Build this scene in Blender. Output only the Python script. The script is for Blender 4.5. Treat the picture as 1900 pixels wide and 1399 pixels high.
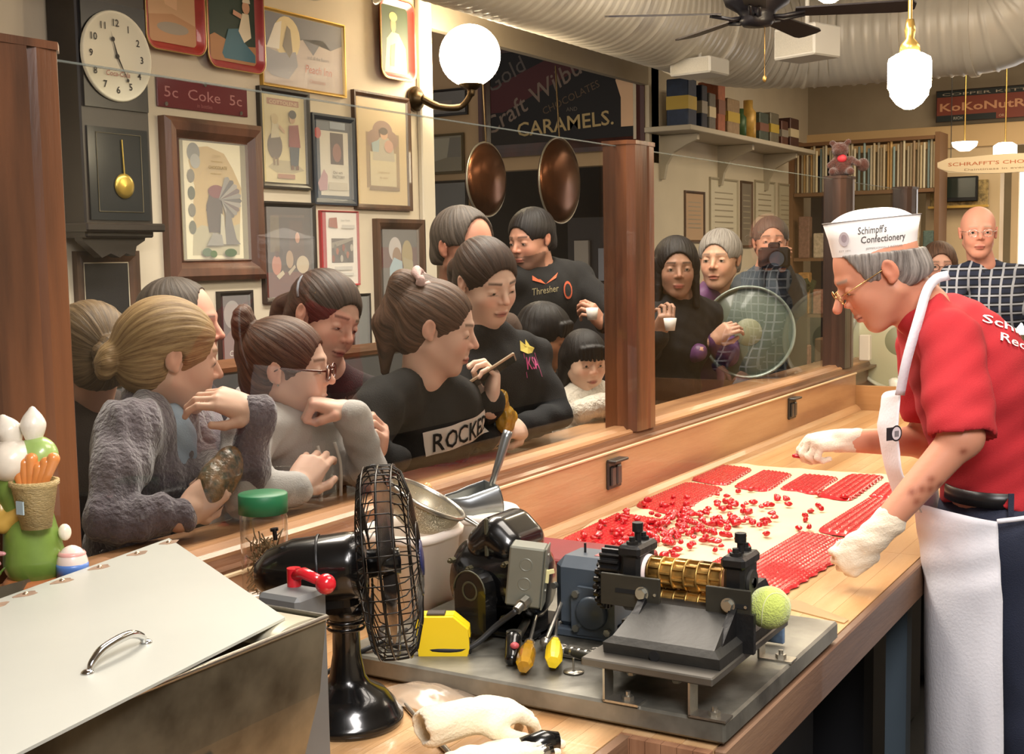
import bpy, math, random
import numpy as np
from mathutils import Vector, Matrix, Euler
from mathutils.bvhtree import BVHTree
for o in list(bpy.data.objects): bpy.data.objects.remove(o)
S = bpy.context.scene
COL = S.collection
RND = random.Random(7)
R = math.radians
# ------------------------------------------------------------------ camera
cam = bpy.data.cameras.new('camera'); camo = bpy.data.objects.new('camera', cam); COL.objects.link(camo)
cam.sensor_width = 36; cam.lens = 43.96; cam.clip_start = .05; cam.clip_end = 100
_y, _p, _r = R(30.7), R(5.5), R(.97)
_f = Vector((math.cos(_y)*math.cos(_p), math.sin(_y)*math.cos(_p), -math.sin(_p)))
_r0 = Vector((math.sin(_y), -math.cos(_y), 0)); _u0 = _r0.cross(_f)
_rt = _r0*math.cos(_r)-_u0*math.sin(_r); _up = _u0*math.cos(_r)+_r0*math.sin(_r)
m = Matrix((_rt, _up, -_f)).transposed().to_4x4(); m.translation = (0, 0, 1.62)
camo.matrix_world = m
S.camera = camo
# ------------------------------------------------------------------ light and exposure
S.view_settings.view_transform = 'Standard'; S.view_settings.look = 'None'
S.view_settings.gamma = 1; S.view_settings.use_curve_mapping = False
S.view_settings.exposure = 0.45
W = bpy.data.worlds.new('world'); S.world = W; W.use_nodes = True
W.node_tree.nodes['Background'].inputs[0].default_value = (1, .91, .82, 1)
W.node_tree.nodes['Background'].inputs[1].default_value = .35
def area(name, loc, size, power, col=(1, .84, .66), rot=(0, 0, 0), sy=None):
    l = bpy.data.lights.new(name, 'AREA'); l.energy = power; l.color = col; l.size = size
    if sy: l.shape = 'RECTANGLE'; l.size_y = sy
    o = bpy.data.objects.new(name, l); o.location = loc; o.rotation_euler = rot; COL.objects.link(o)
    return o
def point(name, loc, power, r=.1, col=(1, .78, .5)):
    l = bpy.data.lights.new(name, 'POINT'); l.energy = power; l.color = col; l.shadow_soft_size = r
    o = bpy.data.objects.new(name, l); o.location = loc; COL.objects.link(o)
    return o
area('counter_fill_light', (2.6, .3, 3.2), 1.6, 38, (1, .90, .79), sy=.8)  # added area light over the counter, with no fitting modelled
area('crowd_front_fill', (.2, -.6, 3.0), 1.4, 95, (1, .95, .92), (R(-8), R(-30), 0), sy=1.0)  # unseen fill behind the camera, added to brighten the crowd through the glass
area('crowd_top_fill', (3.4, 2.1, 3.3), 3.0, 110, (1, .90, .78), sy=.6)  # overhead fill added to lift the crowd, not a fixture of the room
area('shop_area_light', (9.2, .8, 3.2), 2.0, 80, (1, .80, .55), sy=2.4)  # area light added over the far shop; no fitting is built
area('aisle_area_light', (6.5, -.6, 3.2), 2.0, 45, (1, .84, .64), sy=1.2)  # area light added above the aisle, without a lamp body
# ------------------------------------------------------------------ materials
MATS = {}
def nt(m): return m.node_tree.nodes, m.node_tree.links
def mat(name, col, rough=.5, metal=0., var=0., vs=8., bump=0., bs=60., stretch=(1, 1, 1), emit=0., alpha=1., trans=0., coat=0., dark=None, spec=.5, sss=0., uvw='Object', sheen=0.):
    if name in MATS: return MATS[name]
    m = bpy.data.materials.new(name); m.use_nodes = True; N, L = nt(m); b = N['Principled BSDF']
    b.inputs['Base Color'].default_value = (*col, 1); b.inputs['Roughness'].default_value = rough
    b.inputs['Metallic'].default_value = metal; b.inputs['Specular IOR Level'].default_value = spec
    b.inputs['Alpha'].default_value = alpha; b.inputs['Transmission Weight'].default_value = trans
    b.inputs['Coat Weight'].default_value = coat
    b.inputs['Sheen Weight'].default_value = sheen
    if sss: b.inputs['Subsurface Weight'].default_value = sss; b.inputs['Subsurface Radius'].default_value = (.012, .005, .003); b.inputs['Subsurface Scale'].default_value = 1.0
    if emit: b.inputs['Emission Color'].default_value = (*col, 1); b.inputs['Emission Strength'].default_value = emit
    if var or bump:
        tc = N.new('ShaderNodeTexCoord'); mp = N.new('ShaderNodeMapping'); mp.inputs['Scale'].default_value = stretch
        L.new(tc.outputs[uvw], mp.inputs[0])
        if var:
            n = N.new('ShaderNodeTexNoise'); n.inputs['Scale'].default_value = vs; n.inputs['Detail'].default_value = 5
            L.new(mp.outputs[0], n.inputs['Vector'])
            rp = N.new('ShaderNodeValToRGB'); e = rp.color_ramp.elements
            d = dark if dark else tuple(c*(1-var) for c in col)
            e[0].position = .35; e[0].color = (*d, 1); e[1].position = .65; e[1].color = (*(min(1, c*(1+var*.35)) for c in col), 1)
            L.new(n.outputs['Fac'], rp.inputs[0]); L.new(rp.outputs[0], b.inputs['Base Color'])
        if bump:
            n2 = N.new('ShaderNodeTexNoise'); n2.inputs['Scale'].default_value = bs; n2.inputs['Detail'].default_value = 4
            L.new(mp.outputs[0], n2.inputs['Vector'])
            bp = N.new('ShaderNodeBump'); bp.inputs['Strength'].default_value = bump; bp.inputs['Distance'].default_value = .01
            L.new(n2.outputs['Fac'], bp.inputs['Height']); L.new(bp.outputs[0], b.inputs['Normal'])
    MATS[name] = m; return m
def wood(name, c1, c2, axis='X', scale=14., rough=.35, coat=.25, c3=None):
    if name in MATS: return MATS[name]
    st = {'X': (.1, 1, 1), 'Y': (1, .1, 1), 'Z': (1, 1, .1)}[axis]
    m = mat(name, c1, rough, 0, .2, scale, .12, 120, st, coat=coat, dark=c2)
    N, L = nt(m); rp = [n for n in N if n.type == 'VALTORGB'][0]
    if c3: e = rp.color_ramp.elements.new(.48); e.color = (*c3, 1)
    return m
def vcmat(name, rough=.5, sss=0., bump=0., bs=60, spec=.4, metal=0., stretch=(1, 1, 1), sheen=0., coat=0.):
    """reads the colour attribute that the thing's own print or skin carries"""
    if name in MATS: return MATS[name]
    m = mat(name, (.5, .5, .5), rough, metal, 0, 8, bump, bs, stretch, sss=sss, spec=spec, sheen=sheen, coat=coat)
    N, L = nt(m); a = N.new('ShaderNodeVertexColor'); a.layer_name = 'Col'
    L.new(a.outputs[0], N['Principled BSDF'].inputs['Base Color']); return m
def hairmat(name, c1, c2):
    if name in MATS: return MATS[name]
    m = mat(name, c1, .5, 0, spec=.3); N, L = nt(m); b = N['Principled BSDF']
    a = N.new('ShaderNodeAttribute'); a.attribute_name = 'flow'
    n = N.new('ShaderNodeTexNoise'); n.inputs['Scale'].default_value = 1.0; n.inputs['Detail'].default_value = 6; n.inputs['Roughness'].default_value = .7
    L.new(a.outputs['Vector'], n.inputs['Vector'])
    rp = N.new('ShaderNodeValToRGB'); e = rp.color_ramp.elements; e[0].position = .36; e[0].color = (*c2, 1); e[1].position = .64; e[1].color = (*c1, 1)
    L.new(n.outputs['Fac'], rp.inputs[0]); L.new(rp.outputs[0], b.inputs['Base Color'])
    bp = N.new('ShaderNodeBump'); bp.inputs['Strength'].default_value = .6; bp.inputs['Distance'].default_value = .004
    L.new(n.outputs['Fac'], bp.inputs['Height']); L.new(bp.outputs[0], b.inputs['Normal']); return m
# ------------------------------------------------------------------ mesh kit
def srgb(h):
    if isinstance(h, str):
        h = [int(h[i:i+2], 16)/255 for i in (0, 2, 4)]
    return tuple(c/12.92 if c <= .04045 else ((c+.055)/1.055)**2.4 for c in h)
class MB:
    def __init__(s): s.v = []; s.f = []; s.m = []; s.c = []; s.sm = []
    def add(s, vs, fs, m=0, c=None, smooth=False, M=None):
        b = len(s.v)
        if M is not None: vs = [tuple(M @ Vector(v)) for v in vs]
        s.v += [tuple(v) for v in vs]; s.f += [tuple(i+b for i in f) for f in fs]
        s.m += [m]*len(fs); s.sm += [smooth]*len(fs)
        if c is None: c = (.5, .5, .5)
        s.c += [c]*len(vs)
        return s
    def box(s, c, d, m=0, col=None, M=None, bev=0.):
        x, y, z = (k/2 for k in d); cx, cy, cz = c
        if bev <= 0:
            v = [(cx+i*x, cy+j*y, cz+k*z) for i in (-1, 1) for j in (-1, 1) for k in (-1, 1)]
            f = [(0, 1, 3, 2), (4, 6, 7, 5), (0, 4, 5, 1), (2, 3, 7, 6), (0, 2, 6, 4), (1, 5, 7, 3)]
            return s.add(v, f, m, col, False, M)
        b = min(bev, x*.9, y*.9, z*.9); v = []; f = []
        def idx(i, j, k, a): return (((i*2+j)*2+k)*3+a)
        for i in (0, 1):
            for j in (0, 1):
                for k in (0, 1):
                    sx, sy, sz = 2*i-1, 2*j-1, 2*k-1
                    v += [(cx+sx*x, cy+sy*(y-b), cz+sz*(z-b)), (cx+sx*(x-b), cy+sy*y, cz+sz*(z-b)), (cx+sx*(x-b), cy+sy*(y-b), cz+sz*z)]
                    t = (idx(i, j, k, 0), idx(i, j, k, 1), idx(i, j, k, 2)); f.append(t if sx*sy*sz > 0 else t[::-1])
        for i in (0, 1):
            q = [idx(i, 0, 0, 0), idx(i, 1, 0, 0), idx(i, 1, 1, 0), idx(i, 0, 1, 0)]; f.append(tuple(q if i else q[::-1]))
            q = [idx(0, i, 0, 1), idx(0, i, 1, 1), idx(1, i, 1, 1), idx(1, i, 0, 1)]; f.append(tuple(q if i else q[::-1]))
            q = [idx(0, 0, i, 2), idx(1, 0, i, 2), idx(1, 1, i, 2), idx(0, 1, i, 2)]; f.append(tuple(q if i else q[::-1]))
        for i in (0, 1):
            for j in (0, 1):
                q = [idx(i, j, 0, 0), idx(i, j, 1, 0), idx(i, j, 1, 1), idx(i, j, 0, 1)]; f.append(tuple(q if (i ^ j) else q[::-1]))
                q = [idx(i, 0, j, 0), idx(i, 1, j, 0), idx(i, 1, j, 2), idx(i, 0, j, 2)]; f.append(tuple(q if not (i ^ j) else q[::-1]))
                q = [idx(0, i, j, 1), idx(1, i, j, 1), idx(1, i, j, 2), idx(0, i, j, 2)]; f.append(tuple(q if (i ^ j) else q[::-1]))
        return s.add(v, f, m, col, False, M)
    def cyl(s, a, b, r, r2=None, n=20, m=0, col=None, caps=True, smooth=True, M=None):
        a = Vector(a); b = Vector(b); r2 = r if r2 is None else r2
        z = (b-a).normalized(); x = z.orthogonal().normalized(); y = z.cross(x)
        v = []; f = []
        for p, rr in ((a, r), (b, r2)):
            v += [p+x*rr*math.cos(2*math.pi*i/n)+y*rr*math.sin(2*math.pi*i/n) for i in range(n)]
        f = [(i, (i+1) % n, n+(i+1) % n, n+i) for i in range(n)]
        s.add(v, f, m, col, smooth, M)
        if caps:
            s.add(v, [tuple(range(n))[::-1], tuple(range(n, 2*n))], m, col, False, M)
        return s
    def tube(s, pts, r, n=10, m=0, col=None, closed=False, M=None):
        P = [Vector(p) for p in pts]; k = len(P); v = []; f = []
        rs = r if isinstance(r, (list, tuple)) else [r]*k
        up = None
        for i, p in enumerate(P):
            t = (P[(i+1) % k]-P[i-1]) if closed else (P[min(i+1, k-1)]-P[max(i-1, 0)])
            t.normalize()
            if up is None: up = t.orthogonal().normalized()
            up = (up-t*up.dot(t)).normalized(); w = t.cross(up)
            v += [p+up*rs[i]*math.cos(2*math.pi*j/n)+w*rs[i]*math.sin(2*math.pi*j/n) for j in range(n)]
        for i in range(k if closed else k-1):
            i2 = (i+1) % k
            f += [(i*n+j, i*n+(j+1) % n, i2*n+(j+1) % n, i2*n+j) for j in range(n)]
        if not closed: f += [tuple(range(n))[::-1], tuple(range((k-1)*n, k*n))]
        return s.add(v, f, m, col, True, M)
    def lathe(s, prof, c=(0, 0, 0), n=32, m=0, col=None, M=None, smooth=True):
        v = []; f = []
        for (r, z) in prof:
            v += [(c[0]+r*math.cos(2*math.pi*i/n), c[1]+r*math.sin(2*math.pi*i/n), c[2]+z) for i in range(n)]
        for k in range(len(prof)-1):
            f += [(k*n+i, k*n+(i+1) % n, (k+1)*n+(i+1) % n, (k+1)*n+i) for i in range(n)]
        return s.add(v, f, m, col, smooth, M)
    def sph(s, c, r, n=20, m=0, col=None, M=None):
        r = r if isinstance(r, (tuple, list)) else (r, r, r); v = []; f = []; h = n//2
        for k in range(h+1):
            a = math.pi*k/h
            v += [(c[0]+r[0]*math.sin(a)*math.cos(2*math.pi*i/n), c[1]+r[1]*math.sin(a)*math.sin(2*math.pi*i/n), c[2]-r[2]*math.cos(a)) for i in range(n)]
        for k in range(h):
            f += [(k*n+i, k*n+(i+1) % n, (k+1)*n+(i+1) % n, (k+1)*n+i) for i in range(n)]
        return s.add(v, f, m, col, True, M)
    def prism(s, pts, z0, z1, m=0, col=None, M=None, smooth=False):
        """outline in XY, counter-clockwise, thickness along Z"""
        n = len(pts); v = [(x, y, z0) for x, y in pts]+[(x, y, z1) for x, y in pts]
        f = [tuple(range(n))[::-1], tuple(range(n, 2*n))]
        s.add(v, f, m, col, False, M)
        return s.add(v, [(i, (i+1) % n, n+(i+1) % n, n+i) for i in range(n)], m, col, smooth, M)
def obj(name, mb, mats, parent=None, loc=None, label=None, cat=None, group=None, kind=None, M=None):
    """links a mesh; loc is the world origin for top-level things whose vertices are given in world space"""
    me = bpy.data.meshes.new(name)
    v = mb.v
    o = bpy.data.objects.new(name, me)
    org = Vector(loc) if loc is not None else Vector((0, 0, 0))
    if loc is not None: v = [(a-org.x, b-org.y, c-org.z) for a, b, c in v]; o.location = org
    me.from_pydata(v, [], mb.f)
    mats = mats if isinstance(mats, (list, tuple)) else [mats]
    for k in mats: me.materials.append(k)
    me.polygons.foreach_set('material_index', mb.m); me.polygons.foreach_set('use_smooth', mb.sm)
    if any('Col' in [getattr(n, 'layer_name', '') for n in k.node_tree.nodes] for k in mats):
        a = me.color_attributes.new('Col', 'FLOAT_COLOR', 'POINT')
        a.data.foreach_set('color', np.hstack([np.array(mb.c, dtype=np.float32), np.ones((len(mb.c), 1), np.float32)]).ravel())
    me.update(); COL.objects.link(o)
    if parent is not None:
        o.parent = parent
        if loc is not None or True:
            o.matrix_parent_inverse = Matrix.Translation(-parent.location) if parent.get('world', 1) else Matrix()
    if M is not None: o.matrix_world = M
    tag(o, label, cat, group, kind); return o
def tag(o, label=None, cat=None, group=None, kind=None):
    if label: o['label'] = label
    if cat: o['category'] = cat
    if group: o['group'] = group
    if kind: o['kind'] = kind
    return o
def empty(name, loc, label, cat, group=None):
    o = bpy.data.objects.new(name, None); o.location = loc; o.empty_display_size = .05; COL.objects.link(o)
    return tag(o, label, cat, group)
def struct(name, mb, mats, parent=None): return obj(name, mb, mats, parent, kind=None if parent else 'structure')
def T(x, y, z): return Matrix.Translation((x, y, z))
def RX(a): return Matrix.Rotation(a, 4, 'X')
def RY(a): return Matrix.Rotation(a, 4, 'Y')
def RZ(a): return Matrix.Rotation(a, 4, 'Z')
def SC(x, y, z): return Matrix.Diagonal((x, y, z, 1))
_tc = {}
def text2(txt, font_shear=0., bold=0.):
    """triangles of a word in the default face, unit height, as (verts2d, faces, width)"""
    k = (txt, font_shear, bold)
    if k in _tc: return _tc[k]
    cu = bpy.data.curves.new('t', 'FONT'); cu.body = txt; cu.size = 1; cu.shear = font_shear; cu.resolution_u = 2; cu.offset = bold
    o = bpy.data.objects.new('t', cu); COL.objects.link(o)
    dg = bpy.context.evaluated_depsgraph_get(); me = bpy.data.meshes.new_from_object(o.evaluated_get(dg))
    v = [(p.co.x, p.co.y) for p in me.vertices]; f = [tuple(p.vertices) for p in me.polygons]
    bpy.data.objects.remove(o); bpy.data.curves.remove(cu); bpy.data.meshes.remove(me)
    x0 = min([p[0] for p in v] or [0]); w = max([p[0] for p in v] or [1])-x0
    _tc[k] = ([(a-x0, b) for a, b in v], f, w); return _tc[k]
def E2(cx, cy, rx, ry, n=18, a0=0, a1=360):
    return [(cx+rx*math.cos(R(a0+(a1-a0)*i/n)), cy+ry*math.sin(R(a0+(a1-a0)*i/n))) for i in range(n+(0 if a1-a0 == 360 else 1))]
def draw(mb, items, w, h, M, step=.0004, m=0):
    """flat printed artwork: layered coloured shapes, coordinates 0..1 across w by h (metres), +Z towards the viewer"""
    z = 0
    for it in items:
        k = it[0]; z += step
        if k == 't':
            _, txt, x, y, s, c = it[:6]; sh = it[6] if len(it) > 6 else 0; rot = it[7] if len(it) > 7 else 0; bd = it[8] if len(it) > 8 else 0; wd = it[9] if len(it) > 9 else 0
            v, f, tw = text2(txt, sh, bd); s = s*h; sx = s if not wd else wd*w/tw; ca, sa = math.cos(R(rot)), math.sin(R(rot))
            vs = [(x*w+(a-tw/2)*sx*ca-b*s*sa, y*h+(a-tw/2)*sx*sa+b*s*ca, z) for a, b in v]
            mb.add(vs, f, m, srgb(c), False, M)
        else:
            if k == 'r': x, y, a, b = it[1:5]; pts = [(x, y), (x+a, y), (x+a, y+b), (x, y+b)]; c = it[5]
            elif k == 'e': pts = E2(*it[1:5]); c = it[5]
            else: pts, c = it[1], it[2]
            c = srgb(c)
            if k == 'p' or k == 'e':
                n = len(pts); cx = sum(p[0] for p in pts)/n; cy = sum(p[1] for p in pts)/n
                mb.add([(x*w, y*h, z) for x, y in pts]+[(cx*w, cy*h, z)], [(i, (i+1) % n, n) for i in range(n)], m, c, False, M)
            else: mb.add([(x*w, y*h, z) for x, y in pts], [tuple(range(len(pts)))], m, c, False, M)
# ------------------------------------------------------------------ organic surfaces: smooth unions of tapered volumes, meshed by surface nets
def smin(a, b, k):
    h = np.clip(.5+.5*(b-a)/k, 0, 1); return b*(1-h)+a*h-k*h*(1-h)
def rotm(e):
    return np.array(Euler([R(a) for a in e]).to_matrix()) if e is not None else None
def EL(c, r, k=.01, rot=None): return ('e', np.array(c, float), np.array(r, float), k, rotm(rot) if not isinstance(rot, np.ndarray) else rot)
def CP(a, b, ra, rb=None, k=.01): return ('c', np.array(a, float), np.array(b, float), (ra, ra if rb is None else rb), k)
def SUB(p): return ('-',)+p
def xf(prims, M):
    """move primitives by a rotation/translation/uniform scale matrix"""
    Mx = np.array(M); A = Mx[:3, :3]; s = abs(np.linalg.det(A))**(1/3); Q = A/s; t = Mx[:3, 3]; out = []
    for p in prims:
        neg = p[0] == '-'; q = p[1:] if neg else p
        if q[0] == 'e':
            rr = q[4] if q[4] is not None else np.eye(3); q = ('e', A@q[1]+t, q[2]*s, q[3]*s, Q@rr)
        else: q = ('c', A@q[1]+t, A@q[2]+t, (q[3][0]*s, q[3][1]*s), q[4]*s)
        out.append(('-',)+q if neg else q)
    return out
def field(prims, lo, hi, h, disp=None, infl=0.):
    n = [max(3, int(math.ceil((hi[i]-lo[i])/h))+1) for i in range(3)]
    F = np.full(n, .06, np.float32); ax = [lo[i]+h*np.arange(n[i]) for i in range(3)]
    for p in prims:
        neg = p[0] == '-'; q = p[1:] if neg else p
        if q[0] == 'e': c = q[1]; rm = q[2].max(); a, b = c-rm, c+rm; k = q[3]
        else: rm = max(q[3]); a = np.minimum(q[1], q[2])-rm; b = np.maximum(q[1], q[2])+rm; k = q[4]
        mg = k+infl+.012+3*h
        sl = []
        for i in range(3):
            i0 = max(0, int((a[i]-mg-lo[i])/h)); i1 = min(n[i], int((b[i]+mg-lo[i])/h)+2); sl.append(slice(i0, i1))
        if any(s_.start >= s_.stop for s_ in sl): continue
        X = ax[0][sl[0], None, None]; Y = ax[1][None, sl[1], None]; Z = ax[2][None, None, sl[2]]
        if q[0] == 'e':
            P0, P1, P2 = X-c[0], Y-c[1], Z-c[2]; Q = q[4]
            if Q is not None: P0, P1, P2 = (P0*Q[0, 0]+P1*Q[1, 0]+P2*Q[2, 0], P0*Q[0, 1]+P1*Q[1, 1]+P2*Q[2, 1], P0*Q[0, 2]+P1*Q[1, 2]+P2*Q[2, 2])
            r = q[2]; u = (P0/r[0])**2+(P1/r[1])**2+(P2/r[2])**2
            g = np.sqrt((P0/r[0]**2)**2+(P1/r[1]**2)**2+(P2/r[2]**2)**2)+1e-6; l = np.sqrt(u); d = l*(l-1)/g
        else:
            A, B, (ra, rb) = q[1], q[2], q[3]; ba = B-A; L = ba@ba+1e-12
            t = np.clip(((X-A[0])*ba[0]+(Y-A[1])*ba[1]+(Z-A[2])*ba[2])/L, 0, 1)
            d = np.sqrt((X-A[0]-t*ba[0])**2+(Y-A[1]-t*ba[1])**2+(Z-A[2]-t*ba[2])**2)-(ra+(rb-ra)*t)
        s_ = tuple(sl)
        if neg: F[s_] = -smin(-F[s_], d, max(k, 1e-4))
        else: F[s_] = smin(F[s_], d-infl, max(k, 1e-4))
    if disp is not None: F += disp(ax[0][:, None, None], ax[1][None, :, None], ax[2][None, None, :])
    return F, ax
def nets(prims, h, disp=None, infl=0., pad=.03, box=None):
    """returns vertices (n,3) and quads (m,4)"""
    pos = [p for p in prims if p[0] != '-']
    if box is None:
        los, his = [], []
        for q in pos:
            if q[0] == 'e': los.append(q[1]-q[2].max()); his.append(q[1]+q[2].max())
            else: rm = max(q[3]); los.append(np.minimum(q[1], q[2])-rm); his.append(np.maximum(q[1], q[2])+rm)
        lo = np.min(los, 0)-pad-infl; hi = np.max(his, 0)+pad+infl
    else: lo, hi = np.array(box[0], float), np.array(box[1], float)
    F, ax = field(prims, lo, hi, h, disp, infl)
    F[0], F[-1] = abs(F[0])+1e-3, abs(F[-1])+1e-3; F[:, 0], F[:, -1] = abs(F[:, 0])+1e-3, abs(F[:, -1])+1e-3; F[:, :, 0], F[:, :, -1] = abs(F[:, :, 0])+1e-3, abs(F[:, :, -1])+1e-3
    S_ = F < 0; c = S_[:-1, :-1, :-1].astype(np.int8)
    tot = np.zeros_like(c)
    for i in (0, 1):
        for j in (0, 1):
            for k in (0, 1): tot += S_[i:S_.shape[0]-1+i, j:S_.shape[1]-1+j, k:S_.shape[2]-1+k]
    act = (tot > 0) & (tot < 8); idx = np.full(act.shape, -1, np.int64); I = np.argwhere(act); idx[act] = np.arange(len(I))
    acc = np.zeros((len(I), 3)); cnt = np.zeros(len(I))
    cs = [(i, j, k) for i in (0, 1) for j in (0, 1) for k in (0, 1)]
    for a in cs:
        for axn in range(3):
            if a[axn]: continue
            b = list(a); b[axn] = 1
            fa = F[I[:, 0]+a[0], I[:, 1]+a[1], I[:, 2]+a[2]]; fb = F[I[:, 0]+b[0], I[:, 1]+b[1], I[:, 2]+b[2]]
            cr = (fa < 0) != (fb < 0); t = np.where(cr, fa/(fa-fb+1e-12), 0)
            p = np.tile(np.array(a, float), (len(I), 1)); p[:, axn] += t
            acc[cr] += p[cr]; cnt[cr] += 1
    V = (I+acc/cnt[:, None])*h+lo
    Q = []
    for axn in range(3):
        o = [0, 1, 2]; o.remove(axn); u, w = o
        sa = [slice(None)]*3; sb = [slice(None)]*3; sa[axn] = slice(0, -1); sb[axn] = slice(1, None)
        A, B = S_[tuple(sa)], S_[tuple(sb)]; ed = np.argwhere(A != B)
        ed = ed[(ed[:, u] > 0) & (ed[:, w] > 0) & (ed[:, u] < S_.shape[u]-1) & (ed[:, w] < S_.shape[w]-1)]
        if not len(ed): continue
        def g(du, dw):
            e = ed.copy(); e[:, u] -= du; e[:, w] -= dw; return idx[e[:, 0], e[:, 1], e[:, 2]]
        q = np.stack([g(0, 0), g(1, 0), g(1, 1), g(0, 1)], 1)
        ins = A[ed[:, 0], ed[:, 1], ed[:, 2]]; flip = ins if axn != 1 else ~ins
        q[flip] = q[flip][:, ::-1]; Q.append(q[(q >= 0).all(1)])
    return V, (np.vstack(Q) if Q else np.zeros((0, 4), int))[:, ::-1]
def nobj(name, parts, mats, parent=None, org=(0, 0, 0), colf=None, flow=None, label=None, cat=None, group=None, flat=False):
    """parts: list of (V,Q); joined into one smooth mesh"""
    off = 0; vs = []; qs = []
    for V, Q in parts: vs.append(V); qs.append(Q+off); off += len(V)
    V = np.vstack(vs); Q = np.vstack(qs)
    me = bpy.data.meshes.new(name); me.vertices.add(len(V)); me.vertices.foreach_set('co', (V-np.array(org)).astype(np.float32).ravel())
    me.loops.add(len(Q)*4); me.loops.foreach_set('vertex_index', Q.astype(np.int32).ravel())
    me.polygons.add(len(Q)); me.polygons.foreach_set('loop_start', np.arange(0, len(Q)*4, 4, dtype=np.int32))
    me.polygons.foreach_set('use_smooth', np.ones(len(Q), bool))
    mats = mats if isinstance(mats, (list, tuple)) else [mats]
    for k in mats: me.materials.append(k)
    me.update(calc_edges=True); me.validate()
    if colf is not None:
        a = me.color_attributes.new('Col', 'FLOAT_COLOR', 'POINT'); c = colf(V)
        a.data.foreach_set('color', np.hstack([c, np.ones((len(c), 1))]).astype(np.float32).ravel())
    if flow is not None:
        a = me.attributes.new('flow', 'FLOAT_VECTOR', 'POINT'); a.data.foreach_set('vector', flow(V).astype(np.float32).ravel())
    o = bpy.data.objects.new(name, me); COL.objects.link(o); o.location = org
    if parent is not None: o.parent = parent; o.matrix_parent_inverse = Matrix.Translation(-parent.location)
    return tag(o, label, cat, group)
# ------------------------------------------------------------------ people
def head_prims(g):
    """head frame: +Y face, +Z crown, +X the person's left; metres for an adult"""
    j = g.get('jaw', 1.); nz = g.get('nose', 1.); old = g.get('old', 0); ch = g.get('chub', 1.)
    P = [EL((0, -.014, .030), (.074, .094, .082), .01), EL((0, .030, -.020), (.060*ch, .058, .075), .03),
         EL((0, .040, -.060), (.046*j*ch, .042, .045), .03), EL((0, .066, -.097*j), (.017*j, .014, .014), .02),
         CP((.050*ch, -.004, -.050), (.016, .060, -.092*j), .016, .014, .022), CP((-.050*ch, -.004, -.050), (-.016, .060, -.092*j), .016, .014, .022),
         EL((.034*ch, .055, -.030), (.022, .024, .024), .018), EL((-.034*ch, .055, -.030), (.022, .024, .024), .018),
         CP((.012, .080, .024), (.040, .066, .020), .0085, .007, .012), CP((-.012, .080, .024), (-.040, .066, .020), .0085, .007, .012),
         SUB(EL((.031, .092, .001), (.016, .014, .012), .010)), SUB(EL((-.031, .092, .001), (.016, .014, .012), .010)),
         CP((0, .082, .012), (0, .102*nz+.003, -.024), .0065, .0095*nz, .009), EL((.0105, .091, -.029), (.0075, .010, .007), .006), EL((-.0105, .091, -.029), (.0075, .010, .007), .006),
         EL((0, .085, -.047), (.014, .008, .012), .008)]
    for s in (1, -1):
        P += [EL((s*.031, .0725, .0), (.0145, .0135, .0125), .003)]
        op = g.get('eye', .5)
        if op > .05: P += [SUB(EL((s*.031, .090, -.001-.004*(1-op)), (.0125, .016, .0052*op+.001), .002))]
        P += [EL((s*.077, -.012, -.004), (.007, .017, .027), .004, (0, s*10, 0)), SUB(EL((s*.086, -.008, -.001), (.006, .010, .017), .003)), EL((s*.074, -.004, -.024), (.006, .008, .009), .004)]
    P += [EL((0, .088, -.0605), (.022, .0085, .0055), .004), EL((0, .086, -.0695), (.019, .0095, .0065), .004)]
    mo = g.get('mouth', 0)
    if mo: P += [SUB(EL((0, .098, -.065), (.021+.004*mo, .012, .0015+.005*mo), .002))]
    if g.get('smile'): P += [EL((.028, .070, -.045), (.014, .014, .016), .012), EL((-.028, .070, -.045), (.014, .014, .016), .012)]
    if old: P += [CP((.020, .078, -.035), (.030, .068, -.060), .004, .003, .006), CP((-.020, .078, -.035), (-.030, .068, -.060), .004, .003, .006), EL((0, .045, -.095), (.030, .03, .016), .02)]
    return P
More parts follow.
